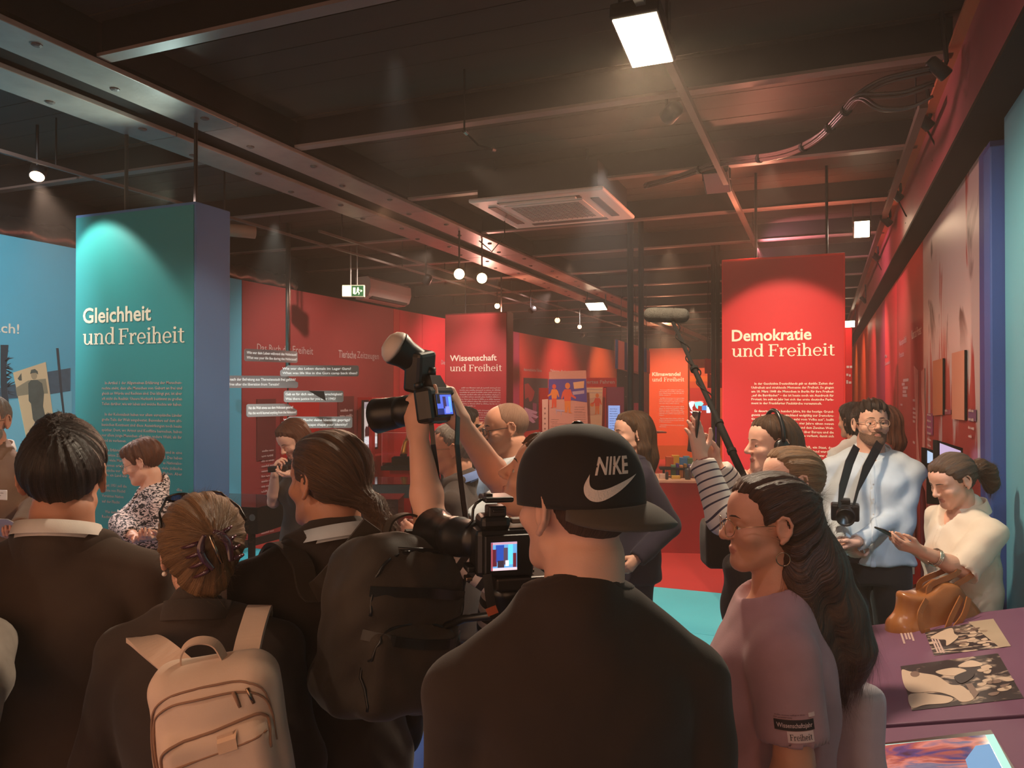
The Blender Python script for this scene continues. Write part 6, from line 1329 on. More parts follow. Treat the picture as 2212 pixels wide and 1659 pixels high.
ZL_LONG = [(-.13, -.10), (-.05, -.09), (-.03, -.03), (-.022, .02), (.0, .028), (.02, .02), (.032, .028), (.045, .052), (.07, .076), (.13, .088)]
# ------------------------------------------------------------------ the visitors
HB = hair_mat('dark_brown_hair', (24, 16, 12), (74, 50, 36)); HM_ = hair_mat('mid_brown_hair', (48, 32, 22), (118, 82, 54)); HA = hair_mat('auburn_hair', (58, 28, 16), (126, 70, 40)); HL = hair_mat('light_brown_hair', (84, 58, 38), (168, 124, 84)); HG = hair_mat('grey_hair', (110, 96, 88), (176, 160, 148)); HBL = hair_mat('black_brown_hair', (16, 11, 9), (52, 36, 28))
SUITB = cloth('dark_suit_cloth', 70, 56, 47); BLKC = cloth('black_cloth', 56, 45, 39); NAVY = cloth('navy_cloth', 46, 40, 54); CHARC = cloth('charcoal_cloth', 60, 49, 43); WHITEC = cloth('white_cotton', 226, 214, 204); PALEB = cloth('pale_blue_cotton', 204, 208, 212); BROWNJ = cloth('brown_jacket_cloth', 122, 92, 74); JEANS = cloth('blue_denim', 46, 52, 74); LILACC = cloth('lilac_cotton', 168, 128, 132); GREYW = cloth('grey_wool', 150, 138, 128, noise=.4); CREAMC = cloth('cream_silk', 232, 214, 196, .55, .05, .1)
TRBLK = cloth('black_trousers', 44, 37, 34); WTR = cloth('white_trousers', 220, 206, 204); SKIRT = cloth('dark_skirt', 34, 30, 38)
METG = mat('thin_metal', C(150, 128, 108), .25, metal=1); BLKPL = mat('black_plastic', C(20, 18, 18), .35, spec=.5); LEATH = mat('black_leather', C(24, 20, 19), .4)
def lapels(p, m, shirt_m, v=.24, btn=True):
    """white shirt front and lapels on a jacket made with vneck=v"""
    p.shell('lapel', m, .006, lambda X, Y, Z: np.maximum(np.maximum(np.abs(np.abs(X)-np.clip((Z-(1.47-v))*(.07/v), 0, 1)-.022)-.022, np.abs(Z-(1.47-v/2-.01))-(v/2+.01)), .02-Y))
    p.shell('jacket_collar', m, .007, lambda X, Y, Z: np.maximum(np.maximum((X*X+(Y-.02)**2)**.5-.118, 1.415-Z+.25*Y), Y-.055))
def shirt_under(p, m, hem=1.0):
    k = p.k; F = Field((-.2*k, -.16*k, hem*k), (.2*k, .17*k, 1.52*k), .009); b = p.bulk; u = lambda z: p.up_shift(z*k)[:2]
    F.loft([(hem*k, *u(hem), .135*k*b, .095*k*b), (1.25*k, *u(1.25), .155*k*b, .106*k*b), (1.38*k, *u(1.38), .13*k*b, .092*k*b), (1.46*k, *u(1.46), .074*k, .064*k)], .02); F.ell(p.J(0, .03, 1.51), (.063*k, .066*k, .05*k), .006, None, 'c')
    V, Q = F.mesh(); link('shirt', np_mesh('shirt', V, Q, m), None, p.root)
def strand_mass(pts, rs, flat=None, k=.02):
    def ex(F, hs):
        for i in range(len(pts)-1): F.cone(np.array(pts[i])*hs, np.array(pts[i+1])*hs, rs[i]*hs, rs[i+1]*hs, k*hs, 'u', flat)
    return ex
# ---- man with dark hair and dark suit, back view, lower left
p = Person('man seen from behind in dark suit and white collar, dark hair spiked on top', 139, 1034, 1.85, 4, yaw=14, pitch=6, near=True, bulk=1.06, skin=SKIN_T); p.skeleton(); p.body()
def spiky(F, hs):
    F.ell(np.array((0, .0, .062))*hs, [x*hs for x in (.074, .098, .080)], .02*hs); F.ell(np.array((-.01, -.01, .118))*hs, [x*hs for x in (.045, .055, .038)], .02*hs)
p.hair(HBL, [(-.13, -.082), (-.085, -.08), (-.05, -.066), (-.034, -.03), (-.026, .01), (.0, .024), (.02, .0), (.034, .004), (.05, .052), (.07, .07), (.13, .08)], .015, (0, -.5, 1), spiky, .0018, taper=True); p.strays(HBL, 1500, .016, 3, -.6, .9, .0003, lambda v: v[:, 2] > .085, wild=.3); p.strays(HBL, 2500, .016, 4, .2, .16, .00025, lambda v: v[:, 2] < .1)
p.brows(); p.glasses(METG); shirt_under(p, WHITEC); p.top(SUITB, 2, .78, 1.06, .074, .22, .004, name='jacket', neckz=1.505); lapels(p, SUITB, WHITEC, .22); p.collar(WHITEC, .070, .034, z=1.470); p.trousers(TRBLK)
# ---- speaker at the left edge
p = Person('man in brown jacket with name badge holding papers, cut by the left edge', -27, 912, 3.9, 172, yaw=20, bulk=1.08); S = p
p.skeleton(arms={'L': dict(el=p.w(82, 1085, 3.95), wr=p.w(40, 1140, 3.62), nrm=(0, .3, 1), curl=(.6, .6, .6, .6)), 'R': dict(el=p.w(-130, 1085, 3.95), wr=p.w(-60, 1140, 3.62), nrm=(0, .3, 1))}); p.body()
p.hair(HG, ZL_SHORT, .013); p.brows(mat('grey_brow', C(120, 104, 92), .7)); p.glasses(METG); p.beard(HG, .006); shirt_under(p, WHITEC); p.top(BROWNJ, 1.9, .78, 1.06, .076, .30, .006, name='jacket'); lapels(p, BROWNJ, WHITEC, .30); p.collar(WHITEC); p.trousers(TRBLK)
p.shell('breast_pocket', BROWNJ, .006, lambda X, Y, Z: np.maximum(np.maximum(np.abs(X+.105)-.045, np.abs(Z-1.27-.15*(X+.105))-.010), .02-Y))
o = thing('name_badge', 'white name badge pinned on the brown jacket', 'badge'); c = p.w(3, 1069, 3.72); Mb_ = p.M @ Matrix.Translation(c) @ Matrix.Rotation(R(-12), 4, 'Z'); MB().box((-.038, -.003, -.024), (.038, .003, .024), Mb_, .002).build('card', WHITEP, o)
Mb2 = Mb_ @ Matrix.Rotation(R(90), 4, 'X') @ Matrix.Rotation(PI, 4, 'Y'); h = MB(); bars(h, Mb2, -.03, .008, .05, .012, .006, 2, .7, .0035); h.build('print', mat('badge_print', C(110, 90, 90), .6), o)
q = p.w(14, 1143, 3.55); Mq = p.M @ Matrix.Translation(q) @ Matrix.Rotation(R(28), 4, 'X'); o = thing('papers', 'white sheets of paper held by the man in the brown jacket', 'paper')
for i in range(3): MB().box((-.115+.004*i, -.15, .0012*i), (.115+.004*i, .15, .0012*i+.001), Mq @ Matrix.Rotation(R(2*i), 4, 'Z')).build('sheet', WHITEP, o)
# ---- woman in the patterned top
p = Person('short haired woman in black and white patterned top looking down, by the teal pillar', 308, 1000, 4.1, 128, yaw=-30, pitch=-18, fem=1, lid=-.006, bulk=1.0, skin=SKIN_P)
p.skeleton(arms={'L': dict(el=p.w(355, 1150, 3.95), wr=p.w(325, 1158, 3.72), nrm=(0, 0, 1), curl=(.5, .5, .5, .5)), 'R': dict(el=p.w(262, 1135, 4.0), wr=p.w(292, 1160, 3.78), nrm=(0, 0, 1))}); p.body()
def bob(F, hs): F.ell(np.array((0, -.03, .050))*hs, [x*hs for x in (.086, .094, .084)], .02*hs); F.ell(np.array((0, .055, .078))*hs, [x*hs for x in (.062, .038, .034)], .02*hs)
p.hair(HA, [(-.13, -.07), (-.06, -.07), (-.035, -.03), (-.02, .005), (.0, .022), (.015, .0), (.03, -.01), (.042, .03), (.06, .055), (.13, .07)], .018, (.25, .1, 1), bob, .0028, ear=True, taper=True, cuts=lambda F, hs: F.ell(np.array((0, .095, -.03))*hs, [x*hs for x in (.075, .06, .088)], .01*hs, None, 'c')); p.strays(HA, 1800, .024, 5, .2, .25, .00035); p.brows(); p.glasses(METG)
def pat_mat():
    m = bpy.data.materials.new('wavy_black_white_pattern'); m.use_nodes = True; nt = m.node_tree; b = nt.nodes['Principled BSDF']; tc = nt.nodes.new('ShaderNodeTexCoord'); mp = nt.nodes.new('ShaderNodeMapping'); mp.inputs['Scale'].default_value = (1, 1, 2.4); nt.links.new(tc.outputs['Object'], mp.inputs[0])
    n = nt.nodes.new('ShaderNodeTexNoise'); n.inputs['Scale'].default_value = 46; n.inputs['Detail'].default_value = 1; n.inputs['Distortion'].default_value = 1.2; nt.links.new(mp.outputs[0], n.inputs[0]); r = nt.nodes.new('ShaderNodeValToRGB'); r.color_ramp.interpolation = 'CONSTANT'; r.color_ramp.elements[0].color = C(26, 22, 30); r.color_ramp.elements[1].position = .5; r.color_ramp.elements[1].color = C(226, 204, 200); nt.links.new(n.outputs[0], r.inputs[0]); nt.links.new(r.outputs[0], b.inputs['Base Color']); b.inputs['Roughness'].default_value = .8; return m
p.top(pat_mat(), 1.75, .74, 1.08, .085, .14, .006, .02, name='blouse', widen=.01); p.trousers(SKIRT, 'skirt', 1.9)
o = thing('name_badge', 'white name badge hanging on the patterned top', 'badge'); c = p.J(.09, .155, 1.30); MB().box((-.034, -.003, -.024), (.034, .003, .024), p.M @ Matrix.Translation(c) @ Matrix.Rotation(R(-22), 4, 'Z') @ Matrix.Rotation(R(30), 4, 'Y'), .002).build('card', WHITEP, o)
# ---- girl in black looking at her phone
p = Person('girl with long auburn hair in black dress looking down at a phone', 634, 950, 4.9, 138, yaw=0, pitch=-34, fem=1, lid=-.006, skin=SKIN_P)
ph_ = p.w(606, 1012, 4.72)
p.skeleton(arms={'L': dict(el=p.w(668, 1062, 4.75), wr=p.w(640, 1023, 4.66), dir=p.wd(-RIGHT*.9+FWD*.3), nrm=(0, .5, .8), curl=(.5, .6, .7, .8)), 'R': dict(el=p.w(590, 1085, 4.95), wr=p.w(593, 1025, 4.82), dir=p.wd(RIGHT*.2+UPZ*.8), nrm=p.wd(RIGHT), curl=(.6, .7, .8, .8))}); p.body()
def longh(F, hs):
    for sg in (-1, 1): F.chain([np.array(q)*hs for q in ((sg*.060, -.02, .06), (sg*.086, .005, -.04), (sg*.080, .030, -.14), (sg*.07, .05, -.26))], [.036*hs, .034*hs, .034*hs, .022*hs], .02*hs)
    F.ell(np.array((0, -.04, -.02))*hs, [x*hs for x in (.092, .08, .12)], .02*hs)
LO, HI = (-.15, -.17, -.34), (.15, .15, .16)
fcut = lambda F, hs: F.ell(np.array((0, .105, -.035))*hs, [x*hs for x in (.062, .075, .105)], .01*hs, None, 'c')
p.hair(HA, ZL_LONG, .016, (0, .1, 1), longh, .0018, cuts=fcut, ear=False, lo=LO, hi=HI); p.brows(); p.top(BLKC, .9, .55, 1.0, .075, 0, .004, .015, name='dress', widen=.03); p.trousers(TRBLK, wide=1.3)
o = thing('phone', 'dark camera phone held low by the girl in black', 'phone'); MB().box((-.075, -.03, -.018), (.075, .03, .018), p.M @ Matrix.Translation(ph_) @ Matrix.Rotation(R(YAW), 4, 'Z') @ Matrix.Rotation(R(6), 4, 'Y'), .006).build('case', BLKPL, o)
o = thing('wrist_watch', 'white watch on the wrist of the girl in black', 'watch'); a_ = p.arm['L']; dn = (a_['wr']-a_['el']).normalized(); c = a_['wr']-dn*.03; b_ = MB(); b_.tube([p.M @ (c-dn*.013), p.M @ (c+dn*.013)], .031, 14); b_.build('strap', WHITEP, o)
# ---- man with pony tail, dark jacket and dark rucksack
p = Person('long haired man with pony tail in dark jacket and pale collar, seen from behind', 706, 1042, 2.0, 40, yaw=16, near=True, bulk=1.12, skin=SKIN_T); PT = p
p.skeleton(arms={'L': dict(el=p.J(-.27, .05, 1.12), wr=p.J(-.20, .20, .98))}); p.body()
def tail(F, hs):
    F.chain([np.array(q)*hs for q in ((.0, -.10, -.02), (.025, -.145, -.055), (.04, -.165, -.12), (.045, -.155, -.19), (.045, -.15, -.25))], [.036*hs, .028*hs, .036*hs, .032*hs, .012*hs], .015*hs); F.ell(np.array((0, -.03, .03))*hs, [x*hs for x in (.088, .098, .092)], .03*hs)
p.hair(HM_, [(-.13, -.09), (-.05, -.075), (-.034, -.03), (-.024, .02), (.0, .026), (.02, .018), (.036, .03), (.05, .06), (.07, .075), (.13, .085)], .013, (.1, -1, -.35), tail, .0018, lo=(-.14, -.22, -.30), hi=(.15, .13, .17)); p.strays(HM_, 3000, .05, 6, .2, .10, .00022); p.strays(HM_, 1200, .07, 7, .5, .2, .00025, lambda v: v[:, 1] < -.12)
p.brows(); shirt_under(p, PALEB); p.top(BLKC, 2, .74, 1.08, .076, .2, .006, name='jacket', seed=2); lapels(p, BLKC, PALEB, .2); p.collar(PALEB, .070, .036, z=1.458); p.trousers(TRBLK)
# ---- woman with hair clip and beige backpack
p = Person('woman with pinned up blonde brown hair in dark coat wearing a beige backpack', 432, 1192, 1.75, 6, yaw=26, pitch=-6, fem=1, near=True, bulk=1.12, skin=SKIN_P); BW = p
p.skeleton(); p.body()
def updo(F, hs): F.ell(np.array((0, -.035, .035))*hs, [x*hs for x in (.094, .105, .105)], .03*hs); F.ell(np.array((.012, -.118, .025))*hs, [x*hs for x in (.034, .034, .058)], .025*hs); F.ell(np.array((0, -.07, -.06))*hs, [x*hs for x in (.055, .045, .05)], .03*hs)
p.hair(HL, [(-.13, -.11), (-.05, -.10), (-.034, -.03), (-.024, .02), (.0, .026), (.02, .012), (.036, .01), (.05, .06), (.07, .075), (.13, .085)], .016, (.05, -1, .25), updo, .0018, lo=(-.13, -.19, -.14), hi=(.13, .13, .18)); p.strays(HL, 4000, .045, 8, .0, .12, .00020)
p.brows(); p.top(CHARC, 2, .62, 1.10, .070, 0, .004, name='coat', widen=.03); p.trousers(TRBLK); p.collar(CHARC, .074, .055, z=1.44, th=.01, name='coat_collar')
b_ = MB(); e_ = p.HM() @ (Vector((-.082, -.004, -.046))*p.hs); b_.lathe([(.0055*math.sin(a), -.0055*math.cos(a)) for a in np.linspace(.05, 3.09, 9)], 12, Matrix.Translation(e_)); b_.build('pearl_earring', mat('pearl', C(240, 226, 214), .15), p.root, True)
# hair clip
cl_ = thing('hair_clip', 'glossy plum claw clip in the blonde brown hair', 'hair clip'); CLM = mat('plum_acetate', C(70, 30, 44), .12, spec=.8)
Mh = p.M @ p.HM(); hs = p.hs
Mh = Mh @ Matrix.Rotation(R(-20), 4, 'Y')
for sg in (-1, 1):
    b_ = MB(); fl = [Vector(((.010+sg*x), y, z))*hs for x, y, z in ((.010, -.160, .052), (.026, -.156, .030), (.030, -.155, .004), (.020, -.158, -.030))]; o_, on_, ow_ = smooth_path([Mh @ q for q in fl], Mh.to_3x3() @ Vector((0, -1, 0)), [.008, .016, .016, .008]); b_.ribbon(o_, ow_, .005, on_)
    for i in range(4): z0 = .040-.020*i; b_.tube([Mh @ (Vector((.010+sg*x, y, z0-.004*i*x*20))*hs) for x, y in ((.028, -.158), (.044, -.148), (.056, -.128), (.060, -.112))], [.0048, .0046, .0036, .002], 7)
    b_.build('claw', CLM, cl_, True)
MB().tube([Mh @ (Vector((.010, -.162, z))*hs) for z in (.045, -.025)], .004, 8).build('hinge', METG, cl_, True); Mh = p.M @ p.HM()
# sunglasses pushed up on the head
sg_ = thing('sunglasses', 'dark sunglasses pushed up on top of the blonde brown hair', 'sunglasses')
b_ = MB(); P_ = lambda v: Mh @ (Vector(v)*hs)
for s_ in (-1, 1):
    ring = [P_((s_*.036+.030*math.cos(a), .058-.020*math.sin(a), .132+.010*math.sin(a))) for a in np.linspace(0, 2*PI, 19)]; b_.tube(ring, .0026, 6, False); b_.tube([P_((s_*.066, .058, .133)), P_((s_*.092, -.01, .100)), P_((s_*.096, -.07, .07))], .003, 6)
b_.tube([P_((-.008, .058, .134)), P_((.008, .058, .134))], .0026, 6); b_.build('frame', BLKPL, sg_, True)
b_ = MB()
for s_ in (-1, 1): b_.add([P_((s_*.036+.029*math.cos(a), .058-.020*math.sin(a), .132+.010*math.sin(a))) for a in np.linspace(0, 2*PI, 19)[:-1]], [tuple(range(18))])
b_.build('lens', mat('dark_lens', C(40, 40, 52), .08, spec=.8), sg_)
# ---- photographer holding a camera overhead
p = Person('photographer in striped tee holding a camera with flash overhead, half hidden by the capped man', 1178, 1043, 2.02, 82, pitch=24, near=False, bulk=1.0, skin=SKIN_P); PH = p
p.skeleton(arms={'L': dict(raise_=0, el=p.w(930, 1128, 1.86), wr=p.w(903, 935, 1.94), dir=p.wd(UPZ*.9-RIGHT*.16+FWD*.25), nrm=p.wd(FWD*.75+RIGHT*.5), curl=(.55, .6, .65, .7), thumb=-.4),
                 'R': dict(el=p.w(1092, 1058, 2.22), wr=p.w(992, 908, 2.0), dir=p.wd(UPZ*.8-RIGHT*.5), nrm=p.wd(-RIGHT*.7+FWD*.7), curl=(.55, .75, .8, .85), thumb=.2)}); p.body()
p.hair(HM_, ZL_SHORT, .010); p.brows(); STR_BW = stripe_mat('black_white_stripes', (36, 30, 30), (214, 200, 196), .034, .5)
p.top(STR_BW, .62, .74, 1.06, .074, 0, .006, name='striped_tee', seed=1.3); p.trousers(TRBLK)
# ---- older man in grey jacket behind the raised arms
p = Person('older man in glasses and grey jacket over blue shirt, behind the raised forearms', 978, 972, 3.6, 88, bulk=1.05)
p.skeleton(arms={'L': dict(el=p.J(-.22, -.06, 1.12), wr=p.w(905, 1160, 3.5), curl=(.5, .5, .5, .5))}); p.body(); p.hair(HG, [(-.13, -.085), (-.05, -.06), (-.025, .02), (.02, .02), (.03, .04), (.05, .07), (.13, .09)], .008); p.brows(); p.glasses(METG)
shirt_under(p, cloth('blue_check_shirt', 110, 130, 180)); p.top(cloth('taupe_jacket', 74, 62, 58), 1.95, .76, 1.05, .076, .3, .006, name='jacket'); lapels(p, cloth('taupe_jacket', 74, 62, 58), None, .3); p.collar(cloth('blue_check_shirt', 110, 130, 180)); p.trousers(JEANS)
# ---- bald man with glasses
p = Person('bald man with dark glasses in pale shirt with camera strap', 1093, 927, 3.8, 108, yaw=-8, pitch=-6, bulk=1.08); BM = p
p.skeleton(arms={'L': dict(el=p.w(1075, 1085, 3.55), wr=p.w(1010, 1120, 3.45), nrm=(0, 0, 1)), 'R': dict(el=p.w(1000, 1090, 3.85), wr=p.w(990, 1120, 3.6))}); p.body(); p.brows(th=.0042)
p.hair(hair_mat('shaved_grey', (142, 104, 84), (178, 134, 110), .7), [(-.13, -.08), (-.05, -.06), (-.03, .0), (-.02, .02), (.01, .02), (.03, .05), (.035, .2), (.13, .2)], .0014, noise=.0002); p.glasses(BLKPL, .72, .022, .0018)
p.top(PALEB, 1.95, .76, 1.06, .072, .08, .007, name='shirt', seed=3); p.collar(PALEB, .066, .046, z=1.445, open_=8); p.trousers(JEANS)
o = thing('camera_strap', 'thin dark strap over the shoulder of the bald man', 'strap'); b_ = MB(); b_.ribbon([p.M @ p.J(x, y, z) for x, y, z in ((-.10, .13, 1.10), (-.115, .135, 1.25), (-.12, .10, 1.40), (-.12, .02, 1.475), (-.11, -.07, 1.44), (-.04, -.13, 1.28))], .02, .003, [p.M.to_3x3() @ Vector(v) for v in ((0, 1, 0), (0, 1, .1), (0, .7, .7), (0, 0, 1), (0, -.7, .7), (0, -1, 0))]); b_.build('band', BLKPL, o)
# ---- photographer further back
p = Person('dark haired man raising a camera to his eye, left of the bald man', 1004, 922, 5.1, -60, bulk=1.0, skin=SKIN_T)
p.skeleton(arms={'L': dict(el=p.w(1010, 1010, 4.9), wr=p.w(1026, 948, 4.9), dir=p.wd(RIGHT*.5+UPZ*.5)), 'R': dict(el=p.w(1035, 1010, 5.1), wr=p.w(1040, 950, 5.1), dir=p.wd(RIGHT*.3+UPZ*.6))}); p.body(res=1); p.hair(HBL, ZL_SHORT, .014); p.top(BLKC, 1.9, .78, 1.04, .074, 0, .005, name='jacket'); p.trousers(TRBLK)
cm = thing('camera', 'small black camera held up by the dark haired man at the back', 'camera'); Mc_ = Matrix.Translation(atd(1036, 938, 4.95)) @ Matrix.Rotation(facing(-60), 4, 'Z'); MB().box((-.065, -.03, -.045), (.065, .03, .045), Mc_, .008).build('camera_body', BLKPL, cm); MB().lathe([(.03, 0), (.036, .02), (.034, .10), (.028, .10)], 14, Mc_ @ Matrix.Rotation(R(-90), 4, 'X')).build('lens', BLKPL, cm, True); MB().box((-.022, -.02, .045), (.022, .02, .065), Mc_, .004).build('viewfinder', BLKPL, cm)
# ---- woman in dark suit
p = Person('woman with long brown hair in dark blue suit, hand in pocket, facing left', 1364, 938, 4.4, 96, yaw=8, fem=1, skin=SKIN_P, bulk=1.05)
p.skeleton(arms={'L': dict(el=p.w(1448, 1135, 4.25), wr=p.w(1378, 1205, 4.15), nrm=(.6, -.2, .3), curl=(.5, .5, .5, .5))}); p.body()
def longb(F, hs):
    F.ell(np.array((0, -.045, .02))*hs, [x*hs for x in (.092, .09, .105)], .02*hs); F.chain([np.array(q)*hs for q in ((0, -.075, -.02), (0, -.09, -.14), (0, -.085, -.27))], [.075*hs, .07*hs, .045*hs], .03*hs)
    for sg in (-1, 1): F.chain([np.array(q)*hs for q in ((sg*.07, -.035, .03), (sg*.078, -.045, -.08), (sg*.07, -.05, -.22))], [.03*hs, .035*hs, .025*hs], .02*hs)
p.hair(HA if 0 else HM_, ZL_LONG, .015, (0, .2, 1), longb, .0018, lo=(-.15, -.2, -.34), hi=(.15, .14, .16), cuts=lambda F, hs: F.ell(np.array((0, .11, -.03))*hs, [x*hs for x in (.068, .09, .09)], .01*hs, None, 'c')); p.brows()
shirt_under(p, WHITEC); p.top(NAVY, 1.98, .80, 1.08, .072, .2, .005, name='jacket', seed=4); lapels(p, NAVY, WHITEC, .2); p.trousers(NAVY, wide=1.25)
# ---- woman raising a phone, striped sleeves
p = Person('woman with light brown hair in striped shirt raising a phone with both hands', 1704, 1040, 2.75, 92, yaw=4, pitch=6, fem=1, skin=SKIN_P); RP = p
p.skeleton(arms={'L': dict(el=p.w(1565, 1118, 2.58), wr=p.w(1513, 990, 2.66), dir=p.wd(UPZ*.95-RIGHT*.16), nrm=p.wd(FWD*.8-RIGHT*.4), curl=(.12, .18, .22, .3), thumb=-.6), 'R': dict(el=p.w(1612, 1118, 2.85), wr=p.w(1543, 1000, 2.80), dir=p.wd(UPZ*.85-RIGHT*.45-FWD*.05), nrm=p.wd(-FWD*.8-RIGHT*.4), curl=(.4, .45, .5, .55))}); p.body()
p.hair(HL, ZL_LONG, .013, (.0, -1, .1), lambda F, hs: F.ell(np.array((0, -.04, .02))*hs, [x*hs for x in (.086, .09, .10)], .03*hs), .0018, lo=(-.14, -.16, -.16)); p.strays(HL, 900, .04, 9, .3, .12, .0003); p.brows(); p.glasses(METG)
STR_W = stripe_mat('white_shirt_thin_navy_stripes', (212, 198, 186), (52, 44, 62), .026, .22); p.top(STR_W, 1.86, .80, 1.08, .074, 0, .007, .01, name='striped_shirt', seed=5, sl_r=1.06); p.trousers(WTR)
b_ = MB(); b_.tube([p.J(.0, 0, .93)+Vector((.185*p.k*math.cos(a), .132*p.k*math.sin(a), 0)) for a in np.linspace(0, 2*PI, 25)], .018, 6, False); b_.build('belt', mat('brown_leather_belt', C(86, 54, 38), .4), p.root, True)
o = thing('phone', 'dark phone held up by the woman in striped sleeves', 'phone'); MB().box((-.004, -.036, -.072), (.004, .036, .072), Matrix.Translation(atd(1499, 932, 2.68)) @ Matrix.Rotation(facing(5), 4, 'Z') @ Matrix.Rotation(R(8), 4, 'Y'), .003).build('case', BLKPL, o)
o = thing('bracelet', 'red woven bracelet on the raised wrist', 'bracelet'); a_ = p.arm['L']; dn = (a_['wr']-a_['el']).normalized(); c = a_['wr']-dn*.012; u_ = dn.orthogonal().normalized(); v_ = dn.cross(u_); b_ = MB(); b_.tube([p.M @ (c+u_*.027*math.cos(t_)+v_*.027*math.sin(t_)) for t_ in np.linspace(0, 2*PI, 21)], .003, 6, False); b_.build('cord', mat('red_cord', C(150, 50, 56), .7), o, True)
# black shoulder bag and printed white tote hanging by her
def soft_bag(name, label, cat, c, half, rz, m, rnd=.03, wr=.005, strap=None, sm=None, Rx=0):
    o = thing(name, label, cat); F = Field(np.array((-half[0]-.03, -half[1]-.03, -half[2]-.03)), np.array((half[0]+.03, half[1]+.03, half[2]+.03)), .008); F.box((0, 0, 0), half, rnd); F.wrinkle(wr, 16, half[0]*40); V, Q = F.mesh(); Mx = Matrix.Translation(c) @ Matrix.Rotation(rz, 4, 'Z') @ Matrix.Rotation(Rx, 4, 'X')
    V = V @ np.array(Mx.to_3x3()).T+np.array(Mx.translation); link('bag_body', np_mesh('bag_body', V, Q, m), None, o)
    if strap: b_ = MB(); b_.ribbon(strap[0], strap[1], .004, strap[2]); b_.build('strap', sm or m, o)
    return o, Mx
cb = atd(1548, 1172, 2.75); soft_bag('camera_bag', 'black camera bag hanging in front of the striped shirt', 'bag', cb, (.05, .06, .085), facing(0), BLKC, .02, .003, ([cb+UPZ*.08, cb+UPZ*.10+RIGHT*.05, p.M @ p.J(-.05, .16, 1.25), p.M @ p.J(-.10, .06, 1.46)], .025, -FWD), BLKPL)
cb = atd(1612, 1330, 2.5); soft_bag('jacket_bundle', 'black jacket carried over the arm beside the white trousers', 'jacket', cb, (.075, .06, .20), facing(8), BLKC, .05, .010)
cb = atd(1630, 1352, 2.2); tt, Mx = soft_bag('tote_bag', 'white tote bag with black print and pink patch, behind the lilac tee', 'bag', cb, (.03, .06, .10), facing(60), cloth('white_tote', 224, 206, 200), .03, .006, ([cb+UPZ*.09, cb.lerp(RP.M @ RP.sh['L'], .5)-RIGHT*.03-FWD*.05, RP.M @ RP.sh['L']-FWD*.07, RP.M @ RP.sh['L']+UPZ*.065], .02, -FWD))
Mt2 = plane_frame(cb-FWD*.06-RIGHT*.065-UPZ*.05, (RIGHT.x, RIGHT.y, 0), (0, 0, 1)); h = MB(); put_text(h, 'e.', Mt2, .0, .035, .05, .045, .02, 2); put_text(h, 'u', Mt2, .03, .10, .03, .02, .02, 2); h.build('print', MBLK, tt)
# ---- sound man with headphones and boom
p = Person('sound man with long hair wearing black headphones, facing left', 1668, 962, 3.3, 96, yaw=0, skin=SKIN_P); SM = p
p.skeleton(arms={'L': dict(el=p.w(1690, 1130, 3.1), wr=p.w(1630, 1150, 3.2), dir=p.wd(UPZ-RIGHT*.3), curl=(1, 1, 1, 1)), 'R': dict(el=p.w(1640, 1130, 3.45), wr=p.w(1616, 1072, 3.34), dir=p.wd(UPZ-RIGHT*.3), curl=(1, 1, 1, 1))}); p.body()
p.hair(HM_, ZL_LONG, .012, (.0, .1, 1), lambda F, hs: (F.chain([np.array(q)*hs for q in ((0, -.06, .0), (0, -.095, -.08), (0, -.10, -.2))], [.075*hs, .065*hs, .05*hs], .03*hs)), .0018, lo=(-.14, -.19, -.26)); p.brows(hair_mat('light_brow', (120, 90, 66), (150, 112, 84)))
p.top(BLKC, 1.9, .78, 1.05, .074, 0, .005, name='sweater'); p.trousers(TRBLK)
o = thing('headphones', 'black over ear headphones on the sound man', 'headphones'); Mh = p.M @ p.HM(); hs = p.hs; P_ = lambda v: Mh @ (Vector(v)*hs)
for sg in (-1, 1): MB().lathe([(.0, -.006), (.030, -.006), (.034, .0), (.033, .014), (.024, .022), (0, .022)], 18, Mh @ Matrix.Translation(Vector((sg*.076, -.006, -.004))*hs) @ Matrix.Rotation(R(sg*90), 4, 'Y')).build('ear_cup', BLKPL, o, True)
MB().tube([P_((.098*math.cos(a), -.006, .02+.128*math.sin(a))) for a in np.linspace(0, PI, 17)], .009*hs, 8).build('headband', BLKPL, o, True)
# ---- foreground woman in lilac tee with long hair
p = Person('woman in lilac tee with round glasses and long half tied dark hair, facing left', 1656, 1134, 1.70, 78, yaw=14, pitch=0, fem=1, near=True, skin=SKIN, bulk=1.06, hscale=.90); FW = p
p.skeleton(arms={'L': dict(el=p.w(1716, 1645, 1.49), wr=p.w(1650, 1830, 1.42))}); p.body()
def halfup(F, hs):
    F.ell(np.array((0, -.03, .036))*hs, [x*hs for x in (.083, .094, .088)], .02*hs); F.ell(np.array((.0, -.118, .062))*hs, [x*hs for x in (.022, .026, .022)], .018*hs)
    F.chain([np.array(q)*hs for q in ((0, -.065, .0), (.01, -.115, -.12), (.02, -.16, -.24), (.02, -.195, -.33), (.02, -.205, -.38))], [.078*hs, .090*hs, .096*hs, .090*hs, .055*hs], .03*hs)
    F.chain([np.array(q)*hs for q in ((-.055, -.05, -.02), (-.058, -.06, -.12), (-.045, -.09, -.26), (-.03, -.13, -.34))], [.028*hs, .036*hs, .05*hs, .05*hs], .02*hs)
p.hair(HBL if 0 else hair_mat('deep_brown_hair', (34, 21, 15), (104, 70, 50), .38), [(-.13, -.12), (-.06, -.1), (-.034, -.03), (-.026, .02), (.0, .026), (.015, .012), (.028, .0), (.042, .05), (.06, .074), (.08, .084), (.13, .095)], .013, (.0, -1, .5), halfup, .002, lo=(-.17, -.34, -.46), hi=(.15, .13, .16)); FWH = hair_mat('deep_brown_hair', 0, 0)
